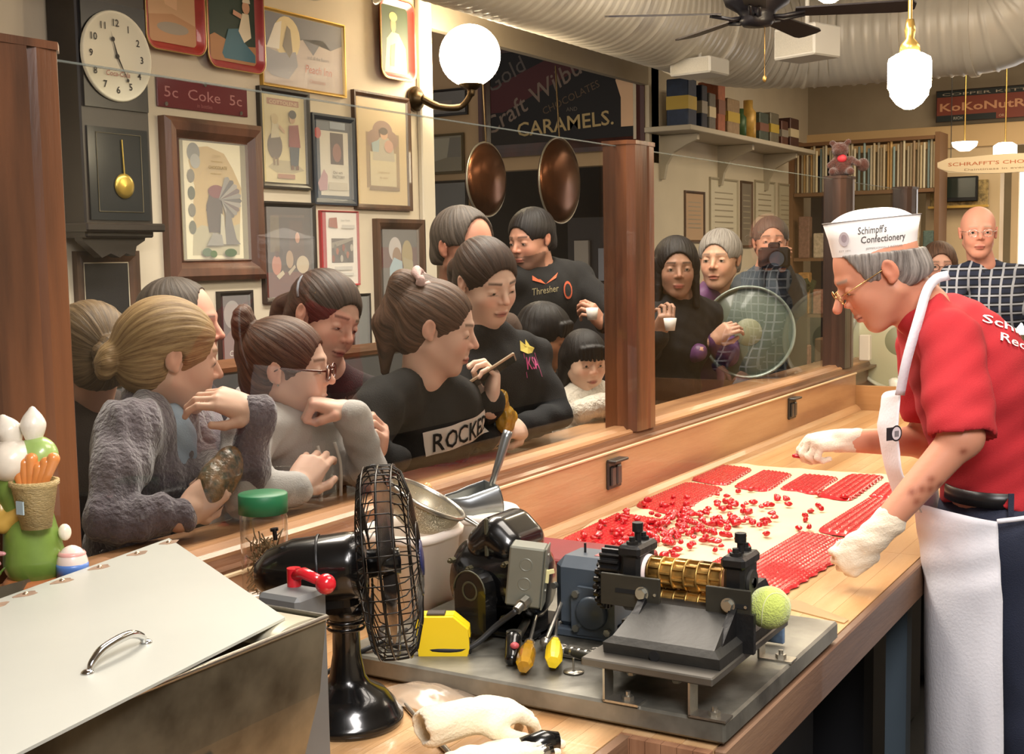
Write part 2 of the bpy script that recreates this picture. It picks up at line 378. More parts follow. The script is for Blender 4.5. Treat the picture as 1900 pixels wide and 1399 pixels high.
def head_color(g, Mi, base):
    sk = np.array(srgb(g.get('skin', 'c99a80'))); lip = np.array(srgb(g.get('lip', 'a8574f'))); br = np.array(srgb(g.get('brow', '5a4030'))); rd = sk*np.array([1.08, .72, .66])
    def f(V):
        L = V@Mi[:3, :3].T+Mi[:3, 3]; c = np.tile(sk, (len(V), 1)); x, y, z = np.abs(L[:, 0]), L[:, 1], L[:, 2]
        def mix(w, k):
            w = np.clip(w, 0, 1)[:, None]; c[:] = c*(1-w)+k*w
        nearh = (np.abs(L) < .14).all(1)
        mix(nearh*.45*np.exp(-(((x-.036)/.02)**2+((z+.03)/.018)**2))*(y > .03), rd); mix(nearh*.5*np.exp(-((x/.016)**2+((z+.024)/.012)**2))*(y > .085), rd)
        mix(nearh*.4*(x > .078), rd)
        if g.get('lips', 1): mix(nearh*(y > .078)*(1.5-(x/.021)**2-((z+.065)/.0092)**2)*1.1*g.get('lipk', .6), lip)
        mix(nearh*(y > .076)*(np.abs(z+.0645) < .0016)*(x < .022)*.75, lip*.25)
        mix(nearh*(y > .05)*np.clip(1.3-np.abs(z-.0255+.10*(x-.03)*(x > .03)+(g.get('browup', 0)))/.0042, 0, 1)*(x > .012)*(x < .047)*g.get('browk', .85), br)
        mix(nearh*(y > .070)*np.clip(1.4-np.abs((x-.031))/.0135, 0, 1)*np.clip(1.3-np.abs(z+.002+.006*(1-g.get('eye', .5))-55*(x-.031)**2*-.3)/.0022, 0, 1)*.8, np.array([.03, .02, .015]))
        if g.get('beard'): mix(nearh*(y > .0)*((z < -.050)*(x < .07))*(1-1.0*((x < .019)*(np.abs(z+.065) < .009)))*.65, np.array(srgb(g['beard'])))
        return c
    return f
def hair_prims(style, g):
    P = []; x0 = .008*g.get('hv', 1)
    P += [EL((0, -.016, .030), (.074+x0+.002, .094+x0, .082+x0), .01), EL((0, -.050, -.030), (.062+x0, .052+x0, .060), .02)]
    fz = g.get('hairline', .0)
    cut = [SUB(EL((0, .098, -.034+fz), (.075, .066, .103), .004)), SUB(EL((0, .06, -.075), (.11, .062, .075), .006)), SUB(EL((.085, -.006, -.024), (.026, .026, .036), .004)), SUB(EL((-.085, -.006, -.024), (.026, .026, .036), .004))]
    if style == 'bald':
        P = [EL((0, -.030, -.002), (.078, .085, .052), .01)]; cut = [SUB(EL((0, .085, -.02), (.1, .095, .12), .005)), SUB(EL((0, .0, .105), (.062, .1, .075), .005)), SUB(EL((.085, -.006, -.024), (.026, .026, .036), .004)), SUB(EL((-.085, -.006, -.024), (.026, .026, .036), .004)), SUB(EL((0, -.05, -.12), (.12, .1, .05), .01))]
    if style == 'short': cut += [SUB(EL((0, -.03, -.115), (.12, .12, .062), .012)), SUB(EL((0, .03, -.03), (.12, .045, .045), .006))]
    if style == 'crop': cut += [SUB(EL((0, -.03, -.108), (.12, .12, .052), .008)), SUB(EL((0, .095, .0), (.12, .062, .12), .006)), SUB(EL((0, .03, -.06), (.12, .05, .06), .006))]
    P2 = []
    if style in ('bun', 'highbun', 'lowbun'):
        b = {'bun': (0, -.120, .045), 'highbun': (0, -.085, .125), 'lowbun': (0, -.125, -.030)}[style]
        b = g.get('bun', b); r = g.get('bunr', .036)
        for i in range(7):
            a = i*math.pi*2/7; P2 += [EL((b[0]+r*.62*math.cos(a), b[1]-.002, b[2]+r*.62*math.sin(a)), (r*.52, r*.5, r*.50), .004)]
        P2 += [EL(b, (r*.8, r*.7, r*.8), .006), CP((0, -.09, .03), b, .03, .018, .02)]
    if style == 'pony':
        b = g.get('tail', [(0, -.10, .06), (0, -.16, .03), (0, -.17, -.07), (0, -.15, -.19)]); rr = [.024, .036, .036, .012]
        for i in range(len(b)-1): P2 += [CP(b[i], b[i+1], rr[i], rr[i+1], .02)]
    if style in ('long', 'fringe'):
        for s in (1, -1):
            P2 += [CP((s*.066, -.02, .0), (s*.078, -.035, -.17), .028, .020, .03), CP((s*.04, -.07, .0), (s*.045, -.085, -.20), .040, .026, .03)]
        if style == 'long': P2 += [CP((.068, .02, .02), (.078, .03, -.15), .018, .014, .02), CP((-.068, .02, .02), (-.078, .03, -.15), .018, .014, .02)]
        else:
            P2 += [CP((x, .082-abs(x)*.3, .072-abs(x)*.2), (x*1.1, .094-abs(x)*.35, .024), .012, .006, .008) for x in (-.045, -.03, -.015, .001, .016, .031, .046)]
    return P+cut+P2
def limb(a, b, ra, rb, k=.02): return CP(a, b, ra, rb, k)
def hand_prims(pose='relax', side=1, fat=1.):
    """hand frame: wrist at origin, +Y along the palm, +Z the back, +X the thumb side (side=-1 mirrors)"""
    cur = {'relax': [(25, 30, 20), (30, 35, 22), (35, 38, 24), (40, 40, 24)], 'open': [(8, 10, 6)]*4, 'fist': [(80, 95, 60)]*4,
           'droop': [(18, 42, 28), (26, 48, 30), (32, 52, 32), (38, 54, 32)], 'hold': [(45, 50, 30), (50, 55, 32), (55, 58, 34), (60, 60, 34)], 'pinch': [(58, 52, 24), (64, 62, 30), (72, 72, 40), (78, 76, 44)], 'flat': [(4, 6, 4)]*4}[pose]
    P = []; L = [(.040, .024, .019), (.044, .028, .021), (.041, .026, .020), (.032, .020, .018)]
    X = [.026, .009, -.009, -.026]; K = [.086, .090, .086, .078]
    for i in range(4):
        base = np.array((X[i]*.62, .008, 0)); kn = np.array((X[i], K[i], .004-.003*abs(i-1.3)))
        P.append(CP(base, kn, .0145, .0108, .012)); p = kn; ang = 0; spl = [6, 2, -2, -7][i] if pose in ('open', 'flat') else [3, 1, -1, -4][i]
        r = [.0090, .0082, .0074, .0066]
        if i == 3: r = [v*.88 for v in r]
        for s_ in range(3):
            ang += cur[i][s_]; d = np.array((math.sin(R(spl)), math.cos(R(spl))*math.cos(R(ang)), -math.sin(R(ang)))); q = p+d*L[i][s_]
            P.append(CP(p, q, r[s_]*fat, r[s_+1]*fat, .0025)); p = q
    P.append(EL((0, .045, -.004), (.036, .045, .014), .012)); P.append(CP((0, -.02, 0), (0, .012, 0), .024, .023, .012))
    th = {'pinch': [(.030, .035, -.014), (.036, .068, -.036), (.026, .094, -.050)], 'fist': [(.034, .032, -.012), (.034, .060, -.030), (.014, .075, -.040)], 'hold': [(.036, .030, -.016), (.044, .060, -.034), (.038, .084, -.046)]}.get(pose, [(.038, .030, -.010), (.052, .060, -.020), (.056, .086, -.026)])
    pts = [np.array((.014, .012, -.006))]+[np.array(t) for t in th]; r = [.014, .0115, .0098, .0082]
    for i in range(3): P.append(CP(pts[i], pts[i+1], r[i]*fat, r[i+1]*fat, .006))
    if side < 0:
        P = [('c', p[1]*[-1, 1, 1], p[2]*[-1, 1, 1], p[3], p[4]) if p[0] == 'c' else ('e', p[1]*[-1, 1, 1], p[2], p[3], p[4]) for p in P]
    return P
def frame(o, y, z, s=1.):
    """matrix with +Y along y and +Z near z at o"""
    y = Vector(y).normalized(); z = Vector(z); x = y.cross(z).normalized(); z = x.cross(y)
    M = Matrix((x*s, y*s, z*s)).transposed().to_4x4(); M.translation = o; return M
def headM(c, yaw, pitch=0, roll=0, s=1.):
    """yaw: world azimuth the face looks to (deg); pitch > 0 looks down; roll > 0 tips the crown to the person's left"""
    return T(*c) @ RZ(R(yaw-90)) @ RX(R(-pitch)) @ RY(R(roll)) @ Matrix.Scale(s, 4)
def wrinkle(amp, seed=0, f=1.):
    rs = np.random.RandomState(seed); W_ = [(rs.normal(size=3)*f*(14+14*i), rs.uniform(0, 6.3), amp/(1+.6*i)) for i in range(5)]
    def d(x, y, z):
        s = 0
        for k, ph, a in W_: s = s+a*np.sin(k[0]*x+k[1]*y+k[2]*z*1.0+ph+1.3*np.sin(9*f*z+5*f*x+ph))
        return s
    return d
def eyes(o, M, iris='4a5a50'):
    for s in (1, -1):
        mb = MB(); c = M @ Vector((s*.031, .0728, -.0005)); sc = M.to_scale()[0]
        mb.sph(c, .0118*sc, 14, 0)
        A = M @ T(s*.031, .0728, -.001) @ RX(R(-90)); mb.lathe([(0, .0123), (.003, .0121), (.0058, .0109)], n=12, m=1, M=A); mb.lathe([(0, .0126), (.0026, .0124)], n=10, m=2, M=A)
        obj('eye', mb, [mat('eye_white', (.55, .49, .45), .2), mat('iris'+iris, srgb(iris), .15), mat('pupil', (.01, .01, .01), .1)], o)
def person(label, H, g, hair, J, cloth, base, skin_h=.0032, cat='person', name='person', hands=(), sleeves='long', extra_body=(), lower=None, far=False, cloth_extra=(), cuts=(), infl=.012, wr=.004, seed=1, collar=True, cloth_h=None):
    """H head matrix; J joints dict: neck, chest, pelvis, shl/shr, ell/elr, wrl/wrr (world coordinates); cloth material; base floor point"""
    hs = H.to_scale()[0]; sc = J.get('s', 1.)
    hp = xf(head_prims(g), H); nk = np.array(J['neck']); hb = np.array(H @ Vector((0, -.022, -.055)))
    neckp = [CP(hb, nk, .052*hs*g.get('neck', 1), .060*sc*g.get('neck', 1), .025)]
    ch = np.array(J['chest']); pv = np.array(J['pelvis']); w = J.get('w', 1.)
    sl, sr = np.array(J['shl']), np.array(J['shr']); ax = (sl-sr)/(np.linalg.norm(sl-sr)+1e-9); up = (nk-pv)/(np.linalg.norm(nk-pv)+1e-9); fw = np.cross(up, ax)
    Q = np.stack([ax, np.cross(up, ax), up], 1); Q[:, 1] = np.cross(up, ax)
    tor = [EL(ch, (.140*sc*w, .095*sc*w, .165*sc), .03, Q), EL((ch+pv)/2, (.125*sc*w, .090*sc*w, .17*sc), .04, Q), EL(pv, (.145*sc*w, .10*sc*w, .13*sc), .04, Q),
           CP(sl, nk, .036*sc, .040*sc, .03), CP(sr, nk, .036*sc, .040*sc, .03), CP(sl, sr, .045*sc, .045*sc, .04)]
    arms = []; skarm = []
    for a in 'lr':
        s0 = np.array(J['sh'+a])
        if 'el'+a in J:
            e, wv = np.array(J['el'+a]), np.array(J['wr'+a]); arms.append((s0, e, wv))
    A = []
    for s0, e, wv in arms: A += [CP(s0, e, .043*sc, .034*sc, .02), CP(e, wv, .034*sc, .023*sc, .012)]
    bodyc = nets(tor+A, .014 if not far else .02)
    parts = [nets(hp+neckp, skin_h), bodyc]
    for (pose, side, M) in hands: parts.append(nets(xf(hand_prims(pose, side), M), min(skin_h, .003)))
    if sleeves == 'short': parts += [nets([CP(e, wv, .038*sc, .0255*sc, .012), CP(s0+(e-s0)*.3, e, .045*sc, .038*sc, .02), EL(e, (.036*sc, .036*sc, .036*sc), .02)], .006) for s0, e, wv in arms]
    Mi = np.array(H.inverted())
    cf = head_color(g, Mi, base); me_col = g.get('skinf')
    o = nobj(name, parts, vcmat('skin', .48, .12, .04, 400, .35), None, base, cf, label=label, cat=cat)
    if g.get('eye', .5) > .05: eyes(o, H, g.get('iris', '4a4238'))
    if hair:
        st, hm = hair; hx = xf(hair_prims(st, g), H)+g.get('hcut', []); rs = np.random.RandomState(seed)
        piv = np.array(g.get('bun', {'bun': (0, -.120, .045), 'highbun': (0, -.085, .125), 'lowbun': (0, -.125, -.030), 'pony': (0, -.10, .06)}.get(st, (0, -.03, .12)))); axd = (np.array((0, .02, .02))-piv); axd = axd/np.linalg.norm(axd); u = np.cross(axd, (1, 0, 0.01)); u /= np.linalg.norm(u); v = np.cross(axd, u)
        def flow(V):
            L = V@Mi[:3, :3].T+Mi[:3, 3]-piv; az = np.arctan2(L@v, L@u); t = L@axd
            return np.stack([np.cos(az)*16, np.sin(az)*16, t*14], 1)
        def hd(x, y, z):
            px = Mi[0, 0]*x+Mi[0, 1]*y+Mi[0, 2]*z+Mi[0, 3]-piv[0]; py = Mi[1, 0]*x+Mi[1, 1]*y+Mi[1, 2]*z+Mi[1, 3]-piv[1]; pz = Mi[2, 0]*x+Mi[2, 1]*y+Mi[2, 2]*z+Mi[2, 3]-piv[2]
            az = np.arctan2(px*v[0]+py*v[1]+pz*v[2], px*u[0]+py*u[1]+pz*u[2])
            return .0006*hs*(np.sin(az*31)+.8*np.sin(az*53+2)+.6*np.sin(az*17+1))
        nobj('hair', [nets(hx, .0034 if not far else .005, hd)], hm, o, base, flow=flow)
    if cloth is not None:
        cp = list(tor); cinf = infl
        for s0, e, wv in arms:
            if sleeves == 'long': cp += [CP(s0, e, .046*sc, .037*sc, .02), CP(e, wv+(e-wv)*.06, .037*sc, .026*sc, .010)]
            elif sleeves == 'short': cp += [CP(s0, s0+(e-s0)*.62, .052*sc, .056*sc, .02), SUB(EL(s0+(e-s0)*.62+(e-s0)/np.linalg.norm(e-s0)*.075*sc, (.07*sc, .07*sc, .07*sc), .003))]
        if collar: cp += [SUB(EL(nk+(hb-nk)*.75, (.064*hs, .064*hs, .05*hs), .01))]
        cp += list(cloth_extra)+[SUB(c) for c in cuts]
        nobj('shirt' if cat == 'person' else 'cloth', [nets(cp, cloth_h or (.0075 if not far else .014), wrinkle(wr, seed), infl=cinf)], cloth, o, base)
    if lower is not None:
        mt = lower; lp = []
        for s in (-1, 1):
            hip = pv+ax*s*.085*sc*w-up*.05*sc; foot = np.array((base[0], base[1], .04))+ax*s*.10*sc; foot[2] = .04; kn = (hip+foot)/2+fw*.03
            lp += [CP(hip, kn, .085*sc, .060*sc, .03), CP(kn, foot, .060*sc, .045*sc, .03)]
        lp += [EL(pv-up*.04*sc, (.165*sc*w, .122*sc*w, .13*sc), .04, Q)]
        nobj('trousers', [nets(lp, .018, infl=.008)], mt, o, base)
        sh = []
        for s in (-1, 1):
            f0 = np.array((base[0], base[1], .045))+ax*s*.10*sc; f1 = f0+np.array((fw[0], fw[1], 0))*.16; f1[2] = .035
            sh += [CP(f0, f1, .045, .034, .01)]
        nobj('shoes', [nets(sh, .014, box=None)], mat('shoe', (.03, .03, .035), .5), o, base)
    return o
# ------------------------------------------------------------------ setting
WALL = mat('painted_wall', srgb('cfc3ae'), .85, 0, .06, 3, .05, 40)
CREAM = mat('cream_wall', srgb('d8c09a'), .8, 0, .05, 3)
BEAM = mat('beam_paint', srgb('a39682'), .75, 0, .06, 4)
CEIL = mat('ceiling_paint', srgb('bdb8ae'), .9)
FLOOR = mat('dark_floor', srgb('191513'), .55, 0, .3, 6)
WAL = wood('walnut_post', srgb('74482c'), srgb('44291a'), 'Z', 12, .32, .35, srgb('603b25'))
WALX = wood('walnut_rail', srgb('80563a'), srgb('573822'), 'X', 12, .35, .3, srgb('704a30'))
MAPX = wood('maple_board', srgb('c09a72'), srgb('94694a'), 'X', 7, .4, .2, srgb('b0865f'))
HON = wood('honey_sill', srgb('ac8058'), srgb('7c553a'), 'X', 14, .38, .25)
mb = MB(); mb.box((6, .5, -.05), (16, 9, .1)); struct('floor', mb, FLOOR)
mb = MB(); mb.box((6, .5, 3.55), (16, 9, .1)); struct('ceiling', mb, CEIL)
mb = MB(); mb.box((2.15, 3.66, 1.7), (6.28, .12, 3.6)); struct('wall_left', mb, WALL)
mb = MB(); mb.box((5.235, 3.585, 1.9), (.11, .03, 3.3), bev=.006); struct('trim_1', mb, mat('white_trim', srgb('d9d0be'), .5))
mb = MB(); mb.prism([(0, 0), (0, .05), (-.02, .055), (-.03, .02), (-.022, 0)], -.98, 5.29, M=T(0, 3.6, 1.17) @ RY(R(90)) @ RZ(R(90))); struct('trim_2', mb, WALX)
mb = MB(); mb.box((2.15, 3.59, .58), (6.28, .02, 1.16)); struct('baseboard_left', mb, mat('wainscot', srgb('4a4a4a'), .6, 0, .1, 4))
mb = MB(); mb.box((9.78, 3.66, 1.7), (3.64, .12, 3.6)); struct('wall_back_left', mb, WALL)
mb = MB(); mb.box((6.66, 3.63, 3.165), (2.78, .05, .79)); struct('trim_3', mb, BEAM)
# the wall behind the big mirror sign, with its opening
mb = MB(); mb.box((8.06, 4.9, 2.9), (.12, 2.6, 1.3)); mb.box((8.06, 5.3, 1.12), (.12, .40, 2.26)); mb.box((8.06, 3.72, 1.12), (.12, .2, 2.26)); struct('wall_hall', mb, mat('hall_wall', srgb('b79a78'), .8, 0, .06, 3))
mb = MB(); mb.box((11, 6.1, 1.7), (9, .1, 3.6)); mb.box((12.5, 4.8, 1.7), (.1, 2.6, 3.6)); struct('wall_far_hall', mb, mat('dark_hall', srgb('3a3a3c'), .8))
mb = MB(); mb.box((-2.0, .5, 1.7), (.1, 9, 3.6)); struct('wall_front', mb, WALL)
mb = MB(); mb.box((6, -3.6, 1.7), (16, .1, 3.6)); struct('wall_right', mb, WALL)
mb = MB(); mb.box((13.6, .2, 1.7), (.1, 8, 3.6)); struct('wall_back', mb, mat('shop_wall', srgb('c7a673'), .8, 0, .15, 2))
# cross beam, its cream band, and the dark header over the shop
mb = MB(); mb.box((11.62, 1.0, 3.0), (.24, 5.2, .62)); struct('trim_4', mb, BEAM)
mb = MB(); mb.box((11.52, 1.0, 2.595), (.1, 5.2, .19)); struct('trim_5', mb, mat('cream_band', srgb('d9b98a'), .7))
# --------------------------------------------- window line between shop and kitchen
def post(x, z1=1.952):
    mb = MB(); z0 = 1.095
    pr_ = [(x-.165, 1.585), (x-.145, 1.565), (x-.075, 1.560), (x-.070, 1.567), (x-.058, 1.560), (x-.02, 1.562), (x, 1.585), (x, 1.66), (x-.165, 1.66)]
    mb.prism(pr_, z0, z1-.012)
    mb.prism([(x-.168, 1.582), (x-.146, 1.562), (x-.02, 1.558), (x+.003, 1.583), (x+.003, 1.663), (x-.168, 1.663)], z1-.012, z1)
    return mb
o = obj('window_post', post(1.325), WAL, loc=(1.24, 1.6, 1.095), label='thick reddish wooden window post at the left edge of the picture', cat='post', group=None)
obj('window_post', post(3.505), WAL, loc=(3.42, 1.6, 1.095), label='reddish wooden post between the two big glass panes', cat='post')
DW = wood('dark_walnut_post', srgb('4a3328'), srgb('2c1e18'), 'Z', 12, .35, .3)
obj('window_post', post(5.70), DW, loc=(5.62, 1.6, 1.095), label='dark wooden post behind the confectioner\'s face', cat='post')
obj('window_post', post(6.93), DW, loc=(6.85, 1.6, 1.095), label='farthest dark wooden post, above the back of the white cap', cat='post')
GL = bpy.data.materials.new('pane_glass'); GL.use_nodes = True; N, L = nt(GL); N.clear()
out = N.new('ShaderNodeOutputMaterial'); mx = N.new('ShaderNodeMixShader'); tr = N.new('ShaderNodeBsdfTransparent'); gg = N.new('ShaderNodeBsdfGlossy'); fr = N.new('ShaderNodeFresnel')
tr.inputs[0].default_value = (.93, .95, .93, 1); gg.inputs['Roughness'].default_value = .0; fr.inputs[0].default_value = 1.5
mu = N.new('ShaderNodeMath'); mu.operation = 'MULTIPLY'; mu.inputs[1].default_value = .9; mu.use_clamp = True
L.new(fr.outputs[0], mu.inputs[0]); L.new(mu.outputs[0], mx.inputs[0]); L.new(tr.outputs[0], mx.inputs[1]); L.new(gg.outputs[0], mx.inputs[2]); L.new(mx.outputs[0], out.inputs[0])
GEDGE = mat('glass_edge', srgb('7d8580'), .2, spec=.3, alpha=.5)
for i, (a, b) in enumerate(((1.325, 3.34), (3.505, 5.535), (5.70, 6.765))):
    mb = MB(); mb.add([(a, 1.62, 1.11), (b, 1.62, 1.11), (b, 1.62, 1.935), (a, 1.62, 1.935)], [(0, 1, 2, 3)])
    w = struct('window_%d' % (i+1), mb, GL)
    e = MB(); e.box(((a+b)/2, 1.62, 1.9365), (b-a, .006, .003)); struct('glass_edge', e, GEDGE, w)
# sill: stepped mouldings running the whole length
def prof(pts, x0, x1): 
    mb = MB(); mb.prism([(z, y) for y, z in pts][::-1], x0, x1, M=Matrix(((0, 0, 1, 0), (0, 1, 0, 0), (1, 0, 0, 0), (0, 0, 0, 1)))); return mb
struct('trim_6', prof([(1.54, 1.066), (1.548, 1.072), (1.575, 1.072), (1.575, .9), (1.60, .9), (1.60, 1.09), (1.585, 1.095), (1.572, 1.092), (1.566, 1.078), (1.54, 1.078)], .3, 7.0), WALX)
struct('trim_7', prof([(1.572, 1.085), (1.572, 1.098), (1.582, 1.104), (1.590, 1.102), (1.600, 1.112), (1.63, 1.112), (1.63, 1.085)], 1.33, 3.345), HON)
struct('trim_8', prof([(1.572, 1.085), (1.572, 1.098), (1.582, 1.104), (1.590, 1.102), (1.600, 1.112), (1.63, 1.112), (1.63, 1.085)], 3.5, 5.54), HON)
struct('trim_9', prof([(1.572, 1.085), (1.572, 1.098), (1.582, 1.104), (1.590, 1.102), (1.600, 1.112), (1.63, 1.112), (1.63, 1.085)], 5.7, 6.77), HON)
mb = MB(); mb.box((3.8, 1.70, 1.085), (7.0, .14, .035), bev=.008); struct('trim_10', mb, HON)
mb = MB(); mb.box((3.8, 1.66, .53), (7.0, .08, 1.06)); struct('wall_counter', mb, mat('dark_panel', srgb('181412'), .7))
# ---------------------------------------------------------------- the long butcher-block counter
ct = MB(); ct.box((3.655, 1.097, .862), (3.99, .885, .048)); ct.box((1.13, 1.17, .862), (1.06, .74, .048))
counter = obj('counter', ct, mat('block_core', srgb('6f4a30'), .5), loc=(3.6, 1.1, 0), label='long maple butcher-block counter with tall wooden splashback and metal legs', cat='counter')
SM = [wood('stave_%d' % i, srgb(a), srgb(b), 'X', 9, .28, .3) for i, (a, b) in enumerate((('cda678', 'b88a5a'), ('d3b086', 'c0986a'), ('c39868', 'a87c52'), ('d0a97c', 'b68a5e')))]
rows = [(.655+.0492*i, .0492) for i in range(18)]
def stave(x0, x1, y0, y1, mt, z0=.886, z1=.9):
    mb = MB(); mb.box(((x0+x1)/2, (y0+y1)/2, (z0+z1)/2), (x1-x0-.0006, y1-y0-.0006, z1-z0)); obj('stave', mb, mt, counter)
for i, (y, w) in enumerate(rows):
    x = 1.66 if y < .795 else .62; off = RND.uniform(.2, .9)
    while x < 5.65:
        x2 = min(5.65, x+off); stave(x, x2, y, y+w, RND.choice(SM)); x = x2; off = RND.uniform(.7, 1.2)
FR = wood('edge_board', srgb('8d7059'), srgb('5c4232'), 'X', 6, .45, .15, srgb('7b5c46'))
mb = MB(); mb.box((3.66, .646, .860), (4.0, .018, .080), bev=.003); obj('front_edge', mb, FR, counter)
mb = MB(); mb.box((1.13, .792, .860), (1.04, .016, .080)); obj('front_edge', mb, FR, counter)
for i in range(6):
    mb = MB(); mb.box((1.651, .655+.0255*i+.0125, .859), (.016, .0245, .080)); obj('end_block', mb, wood('endgrain', srgb('a2775a'), srgb('7c543c'), 'Z', 20, .5, .1), counter)
mb = MB(); mb.box((3.14, 1.55, .985), (5.02, .02, .162), bev=.002); bs = obj('splashback', mb, MAPX, counter)
mb = MB(); mb.box((3.14, 1.548, 1.068), (5.02, .026, .008), bev=.002); obj('splashback_cap', mb, mat('pale_edge', srgb('d9bd97'), .4), bs)
mb = MB(); mb.prism([(1.514, .9005), (1.541, .9005), (1.541, .926), (1.534, .923), (1.522, .912)], 0, 5.02, M=Matrix(((0, 0, 1, .63), (1, 0, 0, 0), (0, 1, 0, 0), (0, 0, 0, 1)))); obj('cove_strip', mb, wood('cove', srgb('cba074'), srgb('b0814f'), 'X', 12), counter)
mb = MB(); mb.box((5.66, 1.10, .955), (.02, .90, .115), bev=.002); obj('end_board', mb, wood('end_board', srgb('a57a4e'), srgb('83592f'), 'Y', 8), counter)
LEG = mat('leg_metal', srgb('54626e'), .45, .3)
for (x, y) in ((3.05, .72), (1.95, .80), (1.95, 1.45), (5.2, .75), (5.2, 1.45), (.8, 1.45)):
    mb = MB(); mb.box((x, y, .43), (.05, .05, .83)); mb.box((x, y, .012), (.09, .09, .02)); obj('leg', mb, LEG, counter)
mb = MB(); mb.box((3.6, .98, .16), (3.6, .5, .03)); obj('lower_shelf', mb, mat('shelf_dark', srgb('0e0e0f'), .7), counter)
OUT = mat('outlet_black', srgb('2d2b28'), .4)
for x, z in ((3.139, 1.008), (4.722, 1.014)):
    mb = MB(); mb.box((x, 1.535, z), (.085, .008, .085), bev=.003)
    o = obj('power_outlet', mb, OUT, loc=(x, 1.539, z), label='black double outlet on the splashback, %s' % ('nearer to the rollers' if x < 4 else 'farther one beyond the red candy'), cat='outlet')
    for k in (-1, 1):
        m2 = MB(); m2.box((x+k*.018, 1.528, z-.006), (.028, .008, .055), bev=.004); obj('socket', m2, mat('socket_black', srgb('3c3936'), .3), o)
    m2 = MB(); m2.box((x, 1.522, z+.038), (.085, .028, .008), bev=.002); obj('flap', m2, OUT, o)
# ---------------------------------------------------------------- red candy on the counter
CANDY = mat('red_candy', srgb('b81822'), .24, 0, .15, 30, spec=.5, coat=.3)
SHEET = mat('canvas_sheet', srgb('d3c09c'), .8, 0, .05, 10)
def bil(q, u, v):
    a, b, c, d = [np.array(p, float) for p in q]; return a*(1-u)*(1-v)+b*u*(1-v)+c*u*v+d*(1-u)*v
n = 60; mb = MB(); vs = []
pts = [(2.60, .98), (2.72, 1.50), (3.1, 1.515), (3.95, 1.515), (4.02, .95), (3.7, .80), (3.1, .80), (2.75, .84)]
rs = np.random.RandomState(3)
q = ((2.52, .93), (4.02, .86), (4.02, 1.51), (2.64, 1.505))
for j in range(n+1):
    for i in range(n+1):
        u, v = i/n, j/n; p = bil(q, u, v); wz = .9016+.0035*max(0, math.sin(9*u+14*v+2*math.sin(5*v)))**6+.002*max(0, math.sin(23*v-7*u))**4; wob = .012*math.sin(17*u+3) if j in (0, n) else 0
        vs.append((p[0], p[1]+wob, wz))
mb.add(vs, [(j*(n+1)+i, j*(n+1)+i+1, (j+1)*(n+1)+i+1, (j+1)*(n+1)+i) for j in range(n) for i in range(n)], smooth=True)
obj('canvas_sheet', mb, SHEET, loc=(3.3, 1.2, .9), label='creased pale canvas sheet spread under the red candy', cat='cloth')
def mat_candy(q, ang, label, per=.0165, cross=.018, rnd=.10):
    """a sheet of moulded drops: ribs across by drops along"""
    L = np.linalg.norm(np.array(q[1])-q[0]); Wd = np.linalg.norm(np.array(q[3])-q[0]); nx, ny = int(L/.0042), int(Wd/.0042); vs = []; keep = {}
    r = rnd
    for j in range(ny+1):
        for i in range(nx+1):
            u, v = i/nx, j/ny
            # rounded outline
            uu, vv = u, v
            eu = r*(1-math.sqrt(max(0, 1-(2*v-1)**4))); uu = eu+(1-2*eu)*u
            p = bil(q, uu, vv); x, y = uu*L, vv*Wd
            e = min(1, min(u, 1-u, v, 1-v)*min(nx, ny)/2.)
            h = .0055*abs(math.sin(math.pi*y/per))**.6*(.55+.45*abs(math.sin(math.pi*x/cross+(int(y/per) % 2)*1.57))**.7)
            vs.append((p[0]+RND.uniform(-.0006, .0006), p[1]+(.003*math.sin(60*u) if j in (0, ny) else 0), .9035+(.0035+h)*e))
    mb = MB(); mb.add(vs, [(j*(nx+1)+i, j*(nx+1)+i+1, (j+1)*(nx+1)+i+1, (j+1)*(nx+1)+i) for j in range(ny) for i in range(nx)], smooth=True)
    c = bil(q, .5, .5); return obj('candy_sheet', mb, CANDY, loc=(c[0], c[1], .9), label=label, cat='candy', group='ribbed red candy sheets on the canvas')
mat_candy([(2.66, 1.27), (3.06, 1.32), (3.10, 1.50), (2.70, 1.485)], 0, 'big red candy sheet in the corner by the splashback, nearest the grey motor')
mat_candy([(3.13, 1.34), (3.58, 1.37), (3.62, 1.51), (3.20, 1.51)], 0, 'long red candy sheet lying along the splashback')
mat_candy([(3.60, 1.38), (3.94, 1.41), (3.96, 1.53), (3.66, 1.53)], 0, 'red candy sheet farthest along the splashback')
mat_candy([(3.56, 1.23), (3.90, 1.26), (3.93, 1.37), (3.60, 1.36)], 0, 'second red candy sheet from the splashback in the far row')
mat_candy([(3.58, 1.09), (3.90, 1.11), (3.91, 1.23), (3.62, 1.22)], 0, 'third red candy sheet in the far row, below the gloved hand')
mat_candy([(3.53, .975), (4.00, .99), (3.98, 1.10), (3.56, 1.09)], 0, 'red candy sheet in the far row nearest the apron', per=.022)
mat_candy([(3.08, .80), (3.62, .84), (3.62, .94), (3.10, .95)], 0, 'red candy sheet beside the leaning hand', per=.022)
mat_candy([(3.60, .84), (3.9, .87), (3.86, .96), (3.62, .95)], 0, 'small piece of red candy sheet just behind the forearm', per=.022)
mat_candy([(2.45, .83), (3.04, .80), (3.10, .98), (2.60, .99)], 0, 'largest red candy sheet at the front edge behind the tennis ball', rnd=.04)
mat_candy([(2.40, .93), (2.70, .94), (2.74, 1.06), (2.50, 1.06)], 0, 'red candy sheet behind the right bearing block', rnd=.04)
nug = []
